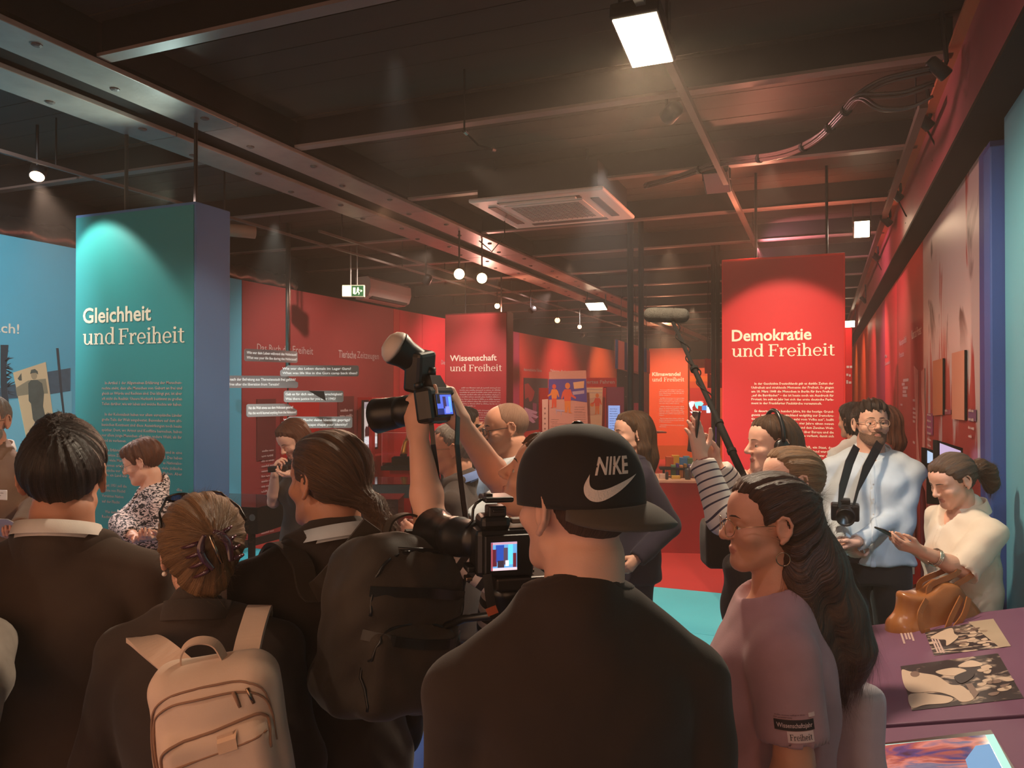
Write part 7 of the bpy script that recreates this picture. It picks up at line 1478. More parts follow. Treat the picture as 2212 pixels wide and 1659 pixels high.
p.strays(FWH, 4000, .08, 10, .4, .10, .00022, lambda v: v[:, 2] < -.02); p.strays(FWH, 2500, .05, 11, .1, .08, .00018, lambda v: v[:, 2] >= -.02); p.strays(FWH, 2000, .05, 12, .9, .25, .0003, lambda v: v[:, 2] < -.31)
p.brows(); p.glasses(mat('gold_wire', C(190, 150, 110), .2, metal=1), .98, .0225, .0009, LENS)
b_ = MB(); e_ = p.HM() @ (Vector((-.084, -.004, -.060))*hs); b_.tube([e_+Vector((.0, .014*math.cos(a), .014*math.sin(a))) for a in np.linspace(0, 2*PI, 21)], .0012, 6, False); b_.build('hoop_earring', METG, p.root, True)
p.top(LILACC, .70, .74, 1.08, .074, 0, .005, .012, name='lilac_tee', seed=6, sl_r=1.12); p.trousers(JEANS)
cb = atd(1848, 1580, 1.80); tt, Mx = soft_bag('tote_bag', 'pale lilac white tote bag hanging behind the woman in the lilac tee', 'bag', cb, (.045, .07, .125), facing(20), cloth('pale_tote', 190, 176, 184), .035, .006, ([cb+UPZ*.11, cb+UPZ*.2-RIGHT*.03, cb+UPZ*.30-RIGHT*.06, cb+UPZ*.38-RIGHT*.07], .022, -FWD))
from mathutils.bvhtree import BVHTree
def decal(par, host, M, build, m, nm, off=.0015):
    h = MB(); build(h); me = host.data; vv = np.empty(len(me.vertices)*3, f32); me.vertices.foreach_get('co', vv); vv = vv.reshape(-1, 3); ff = [tuple(q.vertices) for q in me.polygons]; bt = BVHTree.FromPolygons([Vector(v) for v in vv], ff); mi = par.M.inverted(); dn = (mi.to_3x3() @ M.col[2].to_3d()).normalized(); out = []
    for v in h.v:
        l = mi @ Vector(v); hit = bt.ray_cast(l+dn*.25, -dn, .6); out.append((hit[0]+dn*off) if hit[0] is not None else l)
    h.v = [tuple(v) for v in out]; return h.build(nm, m, host)
def frame_at(px, py, d, yawdeg, roll=0): return Matrix.Translation(atd(px, py, d)) @ Matrix.Rotation(R(YAW+yawdeg), 4, 'Z') @ Matrix.Rotation(R(90), 4, 'X') @ Matrix.Rotation(R(roll), 4, 'Z')
k_ = 1.5/FPX; Ms = frame_at(1704, 1550, 1.50, -6, 4)
def grid(h, x0, y0, x1, y1, n=10, z=0): h.add([Ms @ Vector((x0+(x1-x0)*i/n, y0+(y1-y0)*j/3, z)) for j in range(4) for i in range(n+1)], [(j*(n+1)+i, j*(n+1)+i+1, (j+1)*(n+1)+i+1, (j+1)*(n+1)+i) for j in range(3) for i in range(n)])
INKP = mat('dark_print', C(40, 26, 26), .7); PALP = mat('pale_print', C(206, 176, 172), .7)
decal(p, p.top_o, Ms, lambda h: grid(h, -42*k_, 0, 38*k_, 20*k_), INKP, 'print_band'); decal(p, p.top_o, Ms, lambda h: put_text(h, 'Wissenschaftsjahr', Ms, -38*k_, 6*k_, 9*k_, 72*k_, .01, 2), PALP, 'print_text', .0028)
decal(p, p.top_o, Ms, lambda h: grid(h, -20*k_, -22*k_, 34*k_, -1*k_), PALP, 'print_band'); decal(p, p.top_o, Ms, lambda h: put_slab(h, 'Freiheit', Ms, -16*k_, -17*k_, 46*k_), INKP, 'print_text', .0028)
decal(p, p.top_o, Ms, lambda h: bars(h, Ms, -42*k_, 28*k_, 62*k_, 5*k_, 3*k_, 2, .6), mat('faint_print', C(120, 84, 88), .8), 'small_print'); decal(p, p.top_o, Ms, lambda h: grid(h, 28*k_, 24*k_, 42*k_, 32*k_), PALP, 'print_band')
Ms = frame_at(1800, 1515, 1.72, 40, -4); k_ = 1.72/FPX
decal(p, p.top_o, Ms, lambda h: (put_slab(h, 'r', Ms, -24*k_, -26*k_, 40*k_), put_text(h, 'M', Ms, -26*k_, 34*k_, 30*k_, 26*k_, .01, 2), put_text(h, 'ic', Ms, 20*k_, 8*k_, 30*k_, 26*k_, .01, 2)), INKP, 'back_print')
# ---- capped man in the foreground
p = Person('man in black tee and backwards black cap, seen from behind in the foreground', 1247, 1098, 1.30, 8, yaw=27, pitch=4, near=True, bulk=.96, skin=SKIN_P); CM = p
p.skeleton(arms={'L': dict(el=p.J(-.188, .03, 1.10), wr=p.J(-.20, .26, 1.04), **{'raise': -.062}), 'R': dict(el=p.J(.200, .0, 1.10), wr=p.J(.22, .16, .92), **{'raise': -.050})}); p.body(); p.brows()
p.hair(hair_mat('cropped_hair', (60, 42, 34), (104, 76, 60), .8), [(-.13, -.062), (-.07, -.058), (-.045, -.045), (-.03, -.01), (-.02, .02), (.0, .02), (.015, -.01), (.03, .0), (.04, .05), (.13, .07)], .0016, noise=.0002); p.strays(hair_mat('cropped_hair', 0, 0), 2500, .005, 14, .2, .3, .00018)
p.top(BLKC, .85, .74, 1.12, .076, 0, .006, name='black_tee', seed=7, sl_r=1.08, neckz=1.515); p.trousers(JEANS)
p.shell('neckband', BLKC, .003, lambda X, Y, Z: np.maximum((X*X+(Y-.02)**2+((Z-1.50)*1.2)**2)**.5-.097, 1.40-Z))
# the cap: crown, panel seams, button, brim, embroidered mark
CAPM = cloth('black_cap_twill', 44, 38, 36, .8, .1, .06); BRIM = cloth('dark_brim_twill', 84, 74, 66, .8, .1, .06); hs = p.hs; capR = p.Rh @ Matrix.Rotation(R(-7), 3, 'X'); capO = p.hc+capR @ Vector((0, -.008, .022))*hs
CR = (.0905, .1085, .112); n_ = 2.35
def crown(az, el, off=0.0):                        # az from the brim direction (-y), el 0..90 deg
    ce, se = math.cos(el), math.sin(el); x, y, z = -math.sin(az)*ce, -math.cos(az)*ce, se; k_ = (abs(x/CR[0])**n_+abs(y/CR[1])**n_+abs(z/CR[2])**n_)**(-1/n_); return capO+capR @ (Vector((x, y, z))*(k_+off))*hs
b_ = MB(); NA, NE = 72, 20; vs = [crown(2*PI*i/NA, max(-.16, R(-9+99*j/NE))) for j in range(NE+1) for i in range(NA)]; fs = [(j*NA+i, j*NA+(i+1) % NA, (j+1)*NA+(i+1) % NA, (j+1)*NA+i) for j in range(NE) for i in range(NA)]
b_.add(vs, fs); cap = b_.build('cap', CAPM, p.root, True)
sm = cap.modifiers.new('thick', 'SOLIDIFY'); sm.thickness = .003; sm.offset = -1
for i in range(6): b_ = MB(); b_.tube([crown(2*PI*(i+.5)/6, R(-8+97*j/16), .0012) for j in range(17)], .0013, 6); b_.build('cap_seam', CAPM, cap, True)
MB().lathe([(0, -.002), (.010, -.002), (.011, .003), (.007, .007), (0, .008)], 14, Matrix.Translation(crown(0, R(90))) @ capR.to_4x4()).build('cap_button', BLKPL, cap, True)
b_ = MB(); NB = 25; vs = []
for j in range(7):
    for i in range(NB):
        a0 = R(-72+144*i/(NB-1)); a = a0-R(20); q = crown(a, R(-8)); o_ = capR @ Vector((-math.sin(a)*.7-.25*math.cos(a0)*-.6, -math.cos(a)*.8, 0)); ext = .060*hs*(max(0, math.cos(a0*1.22)))**.55*j/6; dz = -.062*(j/6)*(.35+.65*j/6)*math.cos(a0)-.014*(math.sin(a0))**2*j/6
        vs.append(q+o_*ext+capR @ Vector((0, 0, dz*.55)))
b_.add(vs, [(j*NB+i, j*NB+i+1, (j+1)*NB+i+1, (j+1)*NB+i) for j in range(6) for i in range(NB-1)]); br = b_.build('cap_brim', BRIM, cap, True); sm = br.modifiers.new('thick', 'SOLIDIFY'); sm.thickness = .004; sm.offset = 0
def on_crown(u, v, off=.004): return crown(-(u-.022)/(CR[1]*.93), R(8)+v/(CR[2]*.95), off)     # u right, v up in head units as seen from behind
EMB = mat('white_embroidery', C(226, 206, 196), .8, bump=.5, bscale=300); b_ = MB(); N_ = 40
def crv(P, t):
    P = [P[0]]+P+[P[-1]]; u = t*(len(P)-3); i = min(int(u), len(P)-4); f = u-i; a, b, c, d = [Vector(q) for q in P[i:i+4]]; return .5*((2*b)+(c-a)*f+(2*a-5*b+4*c-d)*f*f+(3*b-a-3*c+d)*f**3)
LOW = [(.10, .66), (.0, .40), (.01, .17), (.12, .02), (.30, .03), (.60, .24), (1.0, .60)]; UPP = [(.10, .66), (.085, .48), (.11, .35), (.20, .28), (.36, .30), (.62, .42), (1.0, .60)]
sw_ = lambda q: (-.042+.088*q[0], -.018+.060*q[1]); low = [sw_(crv(LOW, i/N_)) for i in range(N_+1)]; upp = [sw_(crv(UPP, i/N_)) for i in range(N_+1)]
b_.add([on_crown(x, y) for x, y in low]+[on_crown(x, y) for x, y in upp], [(i, i+1, N_+1+i+1, N_+1+i) for i in range(N_)]); b_.build('embroidered_mark', EMB, cap)
vs_, fs_ = text_raw('NIKE', .022, 3); x0, x1 = vs_[:, 0].min(), vs_[:, 0].max(); b_ = MB(); b_.add([on_crown(-.026+(v[0]-x0)/(x1-x0)*.054+v[1]*.012, .020+v[1]*.036) for v in vs_], fs_)
b_.build('embroidered_letters', EMB, cap)
# ---- man in pale shirt with camera on a strap
p = Person('man with beard and clear glasses in pale shirt, camera hanging on his chest', 1882, 918, 4.2, 158, yaw=14, pitch=8, bulk=1.04, skin=SKIN_P); WS = p
p.skeleton(arms={'L': dict(el=p.w(1935, 1110, 4.1), wr=p.w(1850, 1172, 3.92), dir=p.wd(-RIGHT*.8-UPZ*.3), nrm=(0, -.3, .8), curl=(.6, .6, .7, .7)), 'R': dict(el=p.w(1800, 1110, 4.25), wr=p.w(1822, 1175, 3.98), dir=p.wd(RIGHT*.6-UPZ*.5), nrm=(0, -.4, .8), curl=(.6, .6, .7, .7))}); p.body()
p.hair(HB, ZL_SHORT, .012, (0, -.4, 1), lambda F, hs: F.ell(np.array((0, .035, .085))*hs, [x*hs for x in (.062, .055, .045)], .03*hs), .005); p.strays(HB, 900, .018, 15, -.3, .5, .0004, wild=.25); p.brows(); p.beard(hair_mat('brown_beard', (96, 66, 52), (160, 120, 96), .8), .0026, -.026); p.glasses(mat('clear_frame', C(190, 150, 128), .3), .9, .0235, .0018)
p.top(PALEB, 1.92, .90, 1.05, .070, .05, .010, .018, name='shirt', seed=8); p.collar(PALEB, .064, .042, z=1.445, open_=10); p.shell('placket', PALEB, .0035, lambda X, Y, Z: np.maximum(np.maximum(np.abs(X)-.015, .02-Y), .9-Z))
b_ = MB(); [b_.lathe([(0, 0), (.005, 0), (.005, .003), (0, .003)], 8, Matrix.Translation(p.J(0, .150, 1.02+.075*i)) @ Matrix.Rotation(R(-90), 4, 'X')) for i in range(5)]; b_.build('button', WHITEP, p.root)['kind'] = 'stuff'; p.trousers(cloth('dark_trousers', 50, 42, 38), wide=1.15)
b_ = MB(); b_.ribbon([p.J(0, 0, .93)+Vector((.176*p.k*1.04*math.cos(a), .126*p.k*1.04*math.sin(a), 0)) for a in np.linspace(0, 2*PI, 33)], .034, .006, [Vector((math.cos(a), math.sin(a), 0)) for a in np.linspace(0, 2*PI, 33)]); b_.build('belt', LEATH, p.root)
cm = thing('camera', 'black camera with large lens hanging from the strap on the pale shirt', 'camera'); cc = atd(1826, 1112, 3.93); Mc_ = Matrix.Translation(cc) @ Matrix.Rotation(facing(158), 4, 'Z') @ Matrix.Rotation(R(-10), 4, 'X')
MB().box((-.068, -.075, -.045), (.068, -.02, .045), Mc_, .010).build('camera_body', BLKPL, cm); MB().lathe([(.040, -.03), (.044, -.01), (.046, .05), (.043, .052), (.038, .03), (0, .026)], 22, Mc_ @ Matrix.Rotation(R(-90), 4, 'X')).build('lens', BLKPL, cm, True); MB().box((-.025, -.07, .045), (.025, -.03, .07), Mc_, .006).build('viewfinder', BLKPL, cm)
for sg, pts in ((-1, ((1842, 1098, 3.93), (1852, 1060, 3.97), (1871, 1012, 4.02), (1893, 970, 4.06), (1905, 948, 4.12))), (1, ((1812, 1096, 3.95), (1820, 1050, 3.99), (1834, 1000, 4.03), (1850, 965, 4.08)))):
    b_ = MB(); P4 = [atd(*q) for q in pts]; b_.ribbon(P4, [.012, .016, .045, .048, .044] if sg < 0 else [.012, .040, .046, .040], .004, -FWD*1.0); b_.build('strap', BLKPL, cm)
# ---- two people behind him
p = Person('dark haired person in white top behind the democracy pillar edge', 1842, 912, 5.6, 20, skin=SKIN_T, fem=1); p.skeleton(); p.body(res=1); p.hair(HB, ZL_LONG, .022, (0, 0, 1), lambda F, hs: F.ell(np.array((0, -.05, .0))*hs, [x*hs for x in (.1, .09, .11)], .02*hs), .006); p.top(WHITEC, 1.6, .76, 1.0, .075, 0, .006, name='blouse'); p.trousers(TRBLK)
p = Person('person in rust coloured coat mostly hidden behind the bearded man', 1905, 918, 5.4, 60, skin=SKIN_T, fem=1); p.skeleton(); p.body(res=1); p.hair(HA, ZL_LONG, .02, (0, 0, 1), lambda F, hs: F.chain([np.array(q)*hs for q in ((0, -.05, .0), (0, -.07, -.12), (0, -.07, -.2))], [.085*hs, .08*hs, .05*hs], .02*hs), .005, lo=(-.15, -.18, -.28)); p.top(cloth('rust_cloth', 140, 64, 50), 1.9, .6, 1.0, .075, 0, .006, name='coat'); p.trousers(TRBLK)
# ---- woman with phone and leather bag
p = Person('woman in cream blouse with low pony tail looking down at her phone', 2056, 1040, 3.4, 96, yaw=6, pitch=-22, fem=1, lid=-.006, skin=SKIN_P, bulk=1.08); PW = p
p.skeleton(arms={'L': dict(el=p.w(2082, 1232, 3.2), wr=p.w(1986, 1188, 3.18), dir=p.wd(-RIGHT*.95+UPZ*.28), nrm=p.wd(FWD*.55+UPZ*.75), curl=(.25, .45, .5, .55), thumb=.1), 'R': dict(el=p.w(2040, 1225, 3.55), wr=p.w(1972, 1185, 3.36), dir=p.wd(-RIGHT*.95+UPZ*.3), nrm=p.wd(-FWD*.5+UPZ*.8), curl=(.35, .4, .5, .5))}); p.body()
def lowtail(F, hs):
    F.ell(np.array((0, -.03, .03))*hs, [x*hs for x in (.083, .095, .09)], .03*hs); F.chain([np.array(q)*hs for q in ((.0, -.10, -.015), (.0, -.135, -.02), (.0, -.175, .0), (.0, -.20, -.04), (.0, -.20, -.10), (0, -.185, -.13))], [.030*hs, .024*hs, .038*hs, .046*hs, .040*hs, .02*hs], .015*hs)
p.hair(HM_, ZL_LONG, .012, (.0, -1, -.1), lowtail, .0018, lo=(-.12, -.28, -.2), hi=(.12, .13, .16)); p.strays(HM_, 900, .05, 16, .5, .25, .0003, lambda v: v[:, 1] < -.14); p.brows()
p.top(CREAMC, 1.0, .76, 1.0, .066, .10, .010, .03, name='blouse', seed=9, sl_r=1.22, widen=.02); p.collar(CREAMC, .068, .048, z=1.438, y=-.004, open_=16); p.trousers(TRBLK)
p.shell('blouse_front', CREAMC, .003, lambda X, Y, Z: np.maximum(np.maximum(np.abs(X)-.016, .02-Y), np.abs(Z-1.1)-.3))
o = thing('phone', 'slim dark phone in the hands of the woman in the cream blouse', 'phone'); a_, b2 = atd(1913, 1149, 3.25), atd(1948, 1168, 3.26); ax_ = (b2-a_).normalized(); q = ax_.to_track_quat('X', 'Z').to_matrix().to_4x4(); MB().box((-.075, -.036, -.004), (.075, .036, .004), Matrix.Translation((a_+b2)/2) @ q, .003).build('case', BLKPL, o)
o = thing('bangle', 'silver bangle on the forearm above the leather bag', 'bracelet'); a_ = p.arm['L']; dn = (a_['wr']-a_['el']).normalized(); c = p.w(2015, 1216, 3.19); t_ = (c-a_['el']).dot(dn); c = a_['el']+dn*t_; u_ = dn.orthogonal().normalized(); v_ = dn.cross(u_); b_ = MB()
for j in range(3): b_.tube([p.M @ (c+dn*(.006*j-.006)+u_*.036*math.cos(a)+v_*.036*math.sin(a)) for a in np.linspace(0, 2*PI, 25)], .0028, 6, False)
b_.build('rings', mat('silver', C(220, 206, 190), .2, metal=1), o, True)
# leather bag: open top tote with two handles and a buckled strap
LB = mat('tan_leather', C(168, 104, 58), .28, noise=.15, nscale=9, bump=.12, bscale=60, spec=.6); bg_ = thing('leather_bag', 'glossy tan leather handbag hanging from the forearm of the woman with the phone', 'bag')
cb = atd(2020, 1312, 3.18); Mx = Matrix.Translation(cb) @ Matrix.Rotation(facing(0)+R(6), 4, 'Z'); F = Field(np.array((-.30, -.14, -.22)), np.array((.30, .14, .2)), .008)
X, Y, Z = F.ax[0][:, None, None], F.ax[1][None, :, None], F.ax[2][None, None, :]
wd_ = .185-.20*np.clip(Z+.05, -.2, .2)+0*X; th_ = .095-.26*np.clip(Z+.06, 0, .2)+.010*np.sin(16*X+1)
F.D = (np.maximum((np.abs(X/wd_)**4+np.abs(Y/th_)**2.2)**(1/2.6)-1, -.9)*.05).astype(f32); F.D = smax(F.D, np.maximum(Z-(.105-.25*np.abs(X)+.02*np.sin(26*X+.6)), -.20-Z)+0*F.D, .02); F.wrinkle(.007, 12, 2.)
V, Q = F.mesh(); V = V @ np.array(Mx.to_3x3()).T+np.array(Mx.translation); link('bag_body', np_mesh('bag_body', V, Q, LB), None, bg_)
el_ = Mx.inverted() @ (p.M @ p.arm['L']['el'].lerp(p.arm['L']['wr'], .12)); ND = Mx.to_3x3() @ Vector((0, -1, 0))
for yy_ in (-.035, .03): strap('handle', [Mx @ Vector(v) for v in ((-.055, yy_-.01, .03), (-.045, yy_, .10), (el_.x-.035, yy_+.5*el_.y, el_.z-.01), (el_.x, .7*el_.y, el_.z+.05), (el_.x+.035, yy_+.5*el_.y, el_.z-.01), (.06, yy_, .09), (.075, yy_-.01, .02))], ND, .022, .005, LB, bg_)
strap('strap', [Mx @ Vector(v) for v in ((-.09, -.075, .055), (-.135, -.098, .0), (-.12, -.112, -.07), (-.04, -.118, -.075), (.04, -.108, -.01), (.085, -.085, .06))], ND, .022, .005, LB, bg_)
strap('strap', [Mx @ Vector(v) for v in ((.06, -.075, .06), (.0, -.102, -.005), (-.05, -.118, -.08), (-.10, -.122, -.10), (-.115, -.112, -.05))], ND, .022, .005, LB, bg_)
# ---- person in grey wool at the left edge
p = Person('person in grey wool jacket, only shoulder and sleeve inside the left edge', -245, 1180, 1.6, 20, fem=1, near=False, bulk=1.12); p.skeleton(arms={'R': dict(el=p.w(-45, 1475, 1.55), wr=p.w(-90, 1600, 1.4))}); p.body(res=1); p.hair(HM_, ZL_LONG, .02, (0, 0, 1)); p.top(GREYW, 1.95, .72, 1.1, .075, 0, .007, name='wool_jacket', sl_r=1.15); p.trousers(TRBLK)
# ------------------------------------------------------------------ backpacks, cameras, microphone
# beige backpack on the woman with the hair clip
BEI = cloth('beige_canvas', 214, 184, 162, .75, .08, .07); BEI2 = cloth('beige_webbing', 200, 170, 148, .8, .1, .1)
bp = thing('backpack', 'beige canvas backpack with front pocket on the back of the woman with pinned hair', 'backpack')
cb = atd(482, 1582, 1.47); Mx = Matrix.Translation(cb) @ Matrix.Rotation(facing(6), 4, 'Z') @ Matrix.Rotation(R(-7), 4, 'Y') @ Matrix.Rotation(R(8), 4, 'X')     # local -y faces the viewer
F = Field(np.array((-.16, -.12, -.24)), np.array((.16, .10, .18)), .006); F.box((0, 0, -.03), (.118, .060, .18), .05); F.ell((0, -.03, -.04), (.119, .06, .165), .03); F.box((.008, -.066, -.060), (.098, .030, .112), .03, .012); F.wrinkle(.0022, 15, 1.0)
V, Q = F.mesh(); W3 = lambda V: V @ np.array(Mx.to_3x3()).T+np.array(Mx.translation); link('pack_body', np_mesh('pack_body', W3(V), Q, BEI), None, bp)
def front_y(x, z):
    i = int(np.argmin(np.abs(F.ax[0]-x))); k_ = int(np.argmin(np.abs(F.ax[2]-z))); col_ = F.D[i, :, k_]; j = int(np.argmax(col_ < 0)); return float(F.ax[1][j])-.004
def seam(pts, r, nm, m):
    if len(pts) > 3: pts = [(q.x, q.z) for q in smooth_path([Vector((x, 0, z)) for x, z in pts], Vector((0, -1, 0)), None, 6)[0]]
    P_ = [Vector((x, front_y(x, z), z)) for x, z in pts]; ys = [q.y for q in P_]; P_ = [Vector((q.x, sum(ys[max(0, i-2):i+3])/len(ys[max(0, i-2):i+3]), q.z)) for i, q in enumerate(P_)]
    b_ = MB(); b_.tube([Mx @ q for q in P_], r, 6); return b_.build(nm, m, bp, True)
PIP = cloth('dark_beige_piping', 150, 112, 90)
for off in (0, -.016): seam([(-.106-off*.4, -.10), (-.109-off*.4, .0), (-.106-off*.3, .06+off*.3), (-.093, .096+off), (-.065, .116+off), (-.02, .124+off), (.04, .126+off), (.08, .119+off), (.100, .098+off), (.108, .05), (.110, .0)], .0022, 'zip', PIP)
seam([(-.088, -.06), (-.088, .0), (-.078, .028), (-.055, .040), (.0, .050), (.07, .062), (.094, .058), (.104, .036), (.104, .0)], .003, 'pocket_piping', PIP)
seam([(-.086, -.004), (-.04, .004), (.02, .016), (.07, .027), (.102, .034)], .0025, 'pocket_zip', PIP)
b_ = MB(); x0, x1, z0, z1 = .018, .052, .016, .048; b_.add([Mx @ Vector((x0+(x1-x0)*i/6, front_y(x0+(x1-x0)*i/6, z0+(z1-z0)*j/6)-.0035, z0+(z1-z0)*j/6+.006*(i/6-.5))) for j in range(7) for i in range(7)], [(j*7+i, j*7+i+1, j*7+i+8, j*7+i+7) for j in range(6) for i in range(6)]); b_.build('label_patch', cloth('pale_patch', 218, 180, 150), bp)
for x in (.052, .075): seam([(x, .112), (x+.004, .095), (x+.007, .082)], .0035, 'zip_puller', METG if x > .06 else PIP)
seam([(-.058, .002), (-.054, -.012), (-.056, -.024)], .003, 'zip_puller', PIP)
strap('carry_handle', [Mx @ Vector(v) for v in ((-.052, .0, .13), (-.050, .0, .165), (-.034, .0, .185), (-.008, .0, .188), (.015, .0, .174), (.028, .0, .13))], [Mx.to_3x3() @ Vector(v) for v in ((-1, -.3, 0), (-1, -.3, .2), (-.5, -.3, 1), (0, -.3, 1), (.6, -.3, .8), (1, -.3, .2))], .020, .003, BEI2, bp)
k = BW.k
for sg in (-1, 1):
    pp_ = ((432, 1480, 1.50), (385, 1440, 1.515), (335, 1402, 1.57), (305, 1386, 1.65), (292, 1392, 1.73), (288, 1420, 1.80)) if sg < 0 else ((528, 1440, 1.52), (540, 1385, 1.56), (551, 1345, 1.62), (558, 1322, 1.68), (562, 1318, 1.75), (564, 1340, 1.82))
    nr = [(-FWD*.9+UPZ*.4), (-FWD*.8+UPZ*.6), (-FWD*.5+UPZ*.9), UPZ, (FWD*.5+UPZ), FWD]
    strap('shoulder_strap', [atd(*q) for q in pp_], nr, .052, .010, BEI, bp)
# dark rucksack on the pony tailed man
OLV = cloth('dark_olive_nylon', 56, 47, 39, .65, .15, .12); rk = thing('rucksack', 'large dark olive rucksack on the back of the pony tailed man', 'backpack')
cb = atd(845, 1330, 1.80); Mx2 = Matrix.Translation(cb) @ Matrix.Rotation(facing(40), 4, 'Z') @ Matrix.Rotation(R(12), 4, 'Y')
F = Field(np.array((-.22, -.18, -.30)), np.array((.22, .16, .26)), .008); F.box((0, 0, -.02), (.16, .10, .20), .075); F.ell((0, -.04, .06), (.15, .09, .14), .04); F.box((0, -.10, -.10), (.115, .045, .10), .04, .02); F.wrinkle(.009, 12, 3.0); F.wrinkle(.004, 27, 1.0)
V, Q = F.mesh(); link('pack_body', np_mesh('pack_body', V @ np.array(Mx2.to_3x3()).T+np.array(Mx2.translation), Q, OLV), None, rk)
for sg in (-1, 1):
    path = [Mx2 @ Vector((sg*.06, .06, .20))]+[PT.M @ PT.J(sg*x, y, z) for x, y, z in ((.110, -.14, 1.38), (.12, -.09, 1.435), (.122, -.01, 1.465), (.124, .07, 1.445), (.13, .13, 1.34), (.14, .13, 1.15))]
    nr = [PT.M.to_3x3() @ Vector(v) for v in ((0, -1, .3), (0, -1, .5), (0, -.6, .8), (0, 0, 1), (0, .7, .7), (0, 1, .2), (0, 1, 0))]
    strap('shoulder_strap', path, nr, .05, .010, OLV, rk)
def rk_y(x, z):
    i = int(np.argmin(np.abs(F.ax[0]-x))); k_ = int(np.argmin(np.abs(F.ax[2]-z))); c_ = F.D[i, :, k_]; j = int(np.argmax(c_ < 0)); return float(F.ax[1][j])-.006
for nm, pts, wd2, mm in (('compression_strap', [(-.13, .07), (-.07, .075), (.0, .08), (.07, .075), (.13, .07)], .022, BLKPL), ('compression_strap', [(-.13, -.02), (-.07, -.025), (.0, -.03), (.07, -.025), (.13, -.02)], .022, BLKPL)): strap(nm, [Mx2 @ Vector((x, rk_y(x, z), z)) for x, z in pts], Mx2.to_3x3() @ Vector((0, -1, 0)), wd2, .004, mm, rk)
strap('carry_handle', [Mx2 @ Vector(v) for v in ((-.05, .0, .17), (-.045, .0, .215), (.0, .0, .235), (.045, .0, .215), (.05, .0, .17))], [Mx2.to_3x3() @ Vector(v) for v in ((-1, 0, 0), (-1, 0, .5), (0, 0, 1), (1, 0, .5), (1, 0, 0))], .024, .005, OLV, rk)
for pts in ([(-.105, -.17), (-.112, -.08), (-.09, -.01), (.0, .01), (.09, -.01), (.112, -.08), (.105, -.17)], [(-.125, .02), (-.118, .11), (-.08, .15), (.0, .165), (.08, .15), (.118, .11), (.125, .02)]):
    P_ = smooth_path([Vector((x, 0, z)) for x, z in pts], Vector((0, -1, 0)), None, 6)[0]; b_ = MB(); b_.tube([Mx2 @ Vector((q.x, rk_y(q.x, q.z)+.004, q.z)) for q in P_], .0035, 6); b_.build('seam', BLKPL, rk, True)
b_ = MB(); b_.tube([Mx2 @ Vector(v) for v in ((-.1, -.07, .16), (-.03, -.115, .17), (.06, -.11, .17), (.12, -.06, .15))], .004, 6); b_.build('zip', BLKPL, rk, True)
b_ = MB(); b_.tube([Mx2 @ Vector(v) for v in ((-.125, -.065, .0), (-.13, -.07, -.03), (-.13, -.07, -.05))], .005, 6); b_.build('zip_puller', METG, rk, True)
# stills camera with flash held overhead
cm = thing('camera', 'black camera with big lens and tilted flash held up by the photographer', 'camera'); d = 1.97; k = d/FPX
Mc = Matrix.Translation(atd(934, 873, d)) @ Matrix.Rotation(facing(62), 4, 'Z') @ Matrix.Rotation(R(-9), 4, 'X')      # +y = lens axis
MB().box((-.062, -.035, -.050), (.062, .016, .042), Mc, .012).build('camera_body', BLKPL, cm); MB().box((.030, -.036, -.050), (.066, .034, .038), Mc, .014).build('hand_grip', MBLK, cm)
b_ = MB(); b_.add([Mc @ Vector(v) for v in ((-.032, -.03, .04), (.032, -.03, .04), (.024, -.02, .072), (-.024, -.02, .072), (-.03, .035, .04), (.03, .035, .04), (.022, .028, .068), (-.022, .028, .068))], [(3, 2, 1, 0), (4, 5, 6, 7), (0, 1, 5, 4), (2, 3, 7, 6), (1, 2, 6, 5), (0, 4, 7, 3)]); b_.build('viewfinder_hump', BLKPL, cm)
ML_ = Mc @ Matrix.Translation((-.012, .03, -.006)) @ Matrix.Rotation(R(-90), 4, 'X')
MB().lathe([(.034, 0), (.037, .006), (.037, .03), (.040, .032), (.040, .062), (.0385, .064), (.0385, .070), (.041, .072), (.044, .115), (.047, .14), (.0445, .142), (.040, .128), (.038, .10), (0, .095)], 32, ML_).build('lens', BLKPL, cm, True)
MB().lathe([(.0, .094), (.037, .097), (.036, .099), (0, .103)], 24, ML_).build('front_glass', mat('coated_glass', C(24, 20, 40), .03, spec=.9), cm, True)
scr = MB().box((-.046, -.042, -.036), (.030, -.0355, .022), Mc, .003).build('screen', BLKPL, cm)
def scr_img(par, M, x0, z0, x1, z1, y, ims):
    for (u0, v0, u1, v1, col, s_, dy) in ims: MB().box((x0+(x1-x0)*u0, y-dy, z0+(z1-z0)*v0), (x0+(x1-x0)*u1, y-dy+.0003, z0+(z1-z0)*v1), M).build('screen_image', glow('lcd_%d_%d_%d' % col, *col, s_), par)
scr_img(scr, Mc, -.042, -.032, .026, .018, -.0424, ((0, 0, 1, 1, (70, 90, 190), 1.0, 0), (.0, .55, .22, 1, (20, 22, 40), .4, .0004), (.4, .3, .6, .9, (60, 40, 90), .6, .0004), (.5, .05, .8, .4, (120, 130, 220), 1.0, .0004), (.78, .1, .95, .9, (90, 150, 220), 1.0, .0004), (.0, .0, .4, .3, (30, 40, 110), .6, .0004)))
for i, (x, r_, h_) in enumerate(((.052, .010, .012), (-.050, .012, .012))): MB().lathe([(r_, .04), (r_, .04+h_), (r_*.9, .042+h_), (0, .042+h_)], 16, Mc @ Matrix.Translation((x, 0, 0))).build('dial', BLKPL, cm, True)
f0 = Mc @ Vector((0, -.004, .072)); MB().tube([f0, f0+UPZ*.022], .016, 10).build('flash_foot', BLKPL, cm, True)
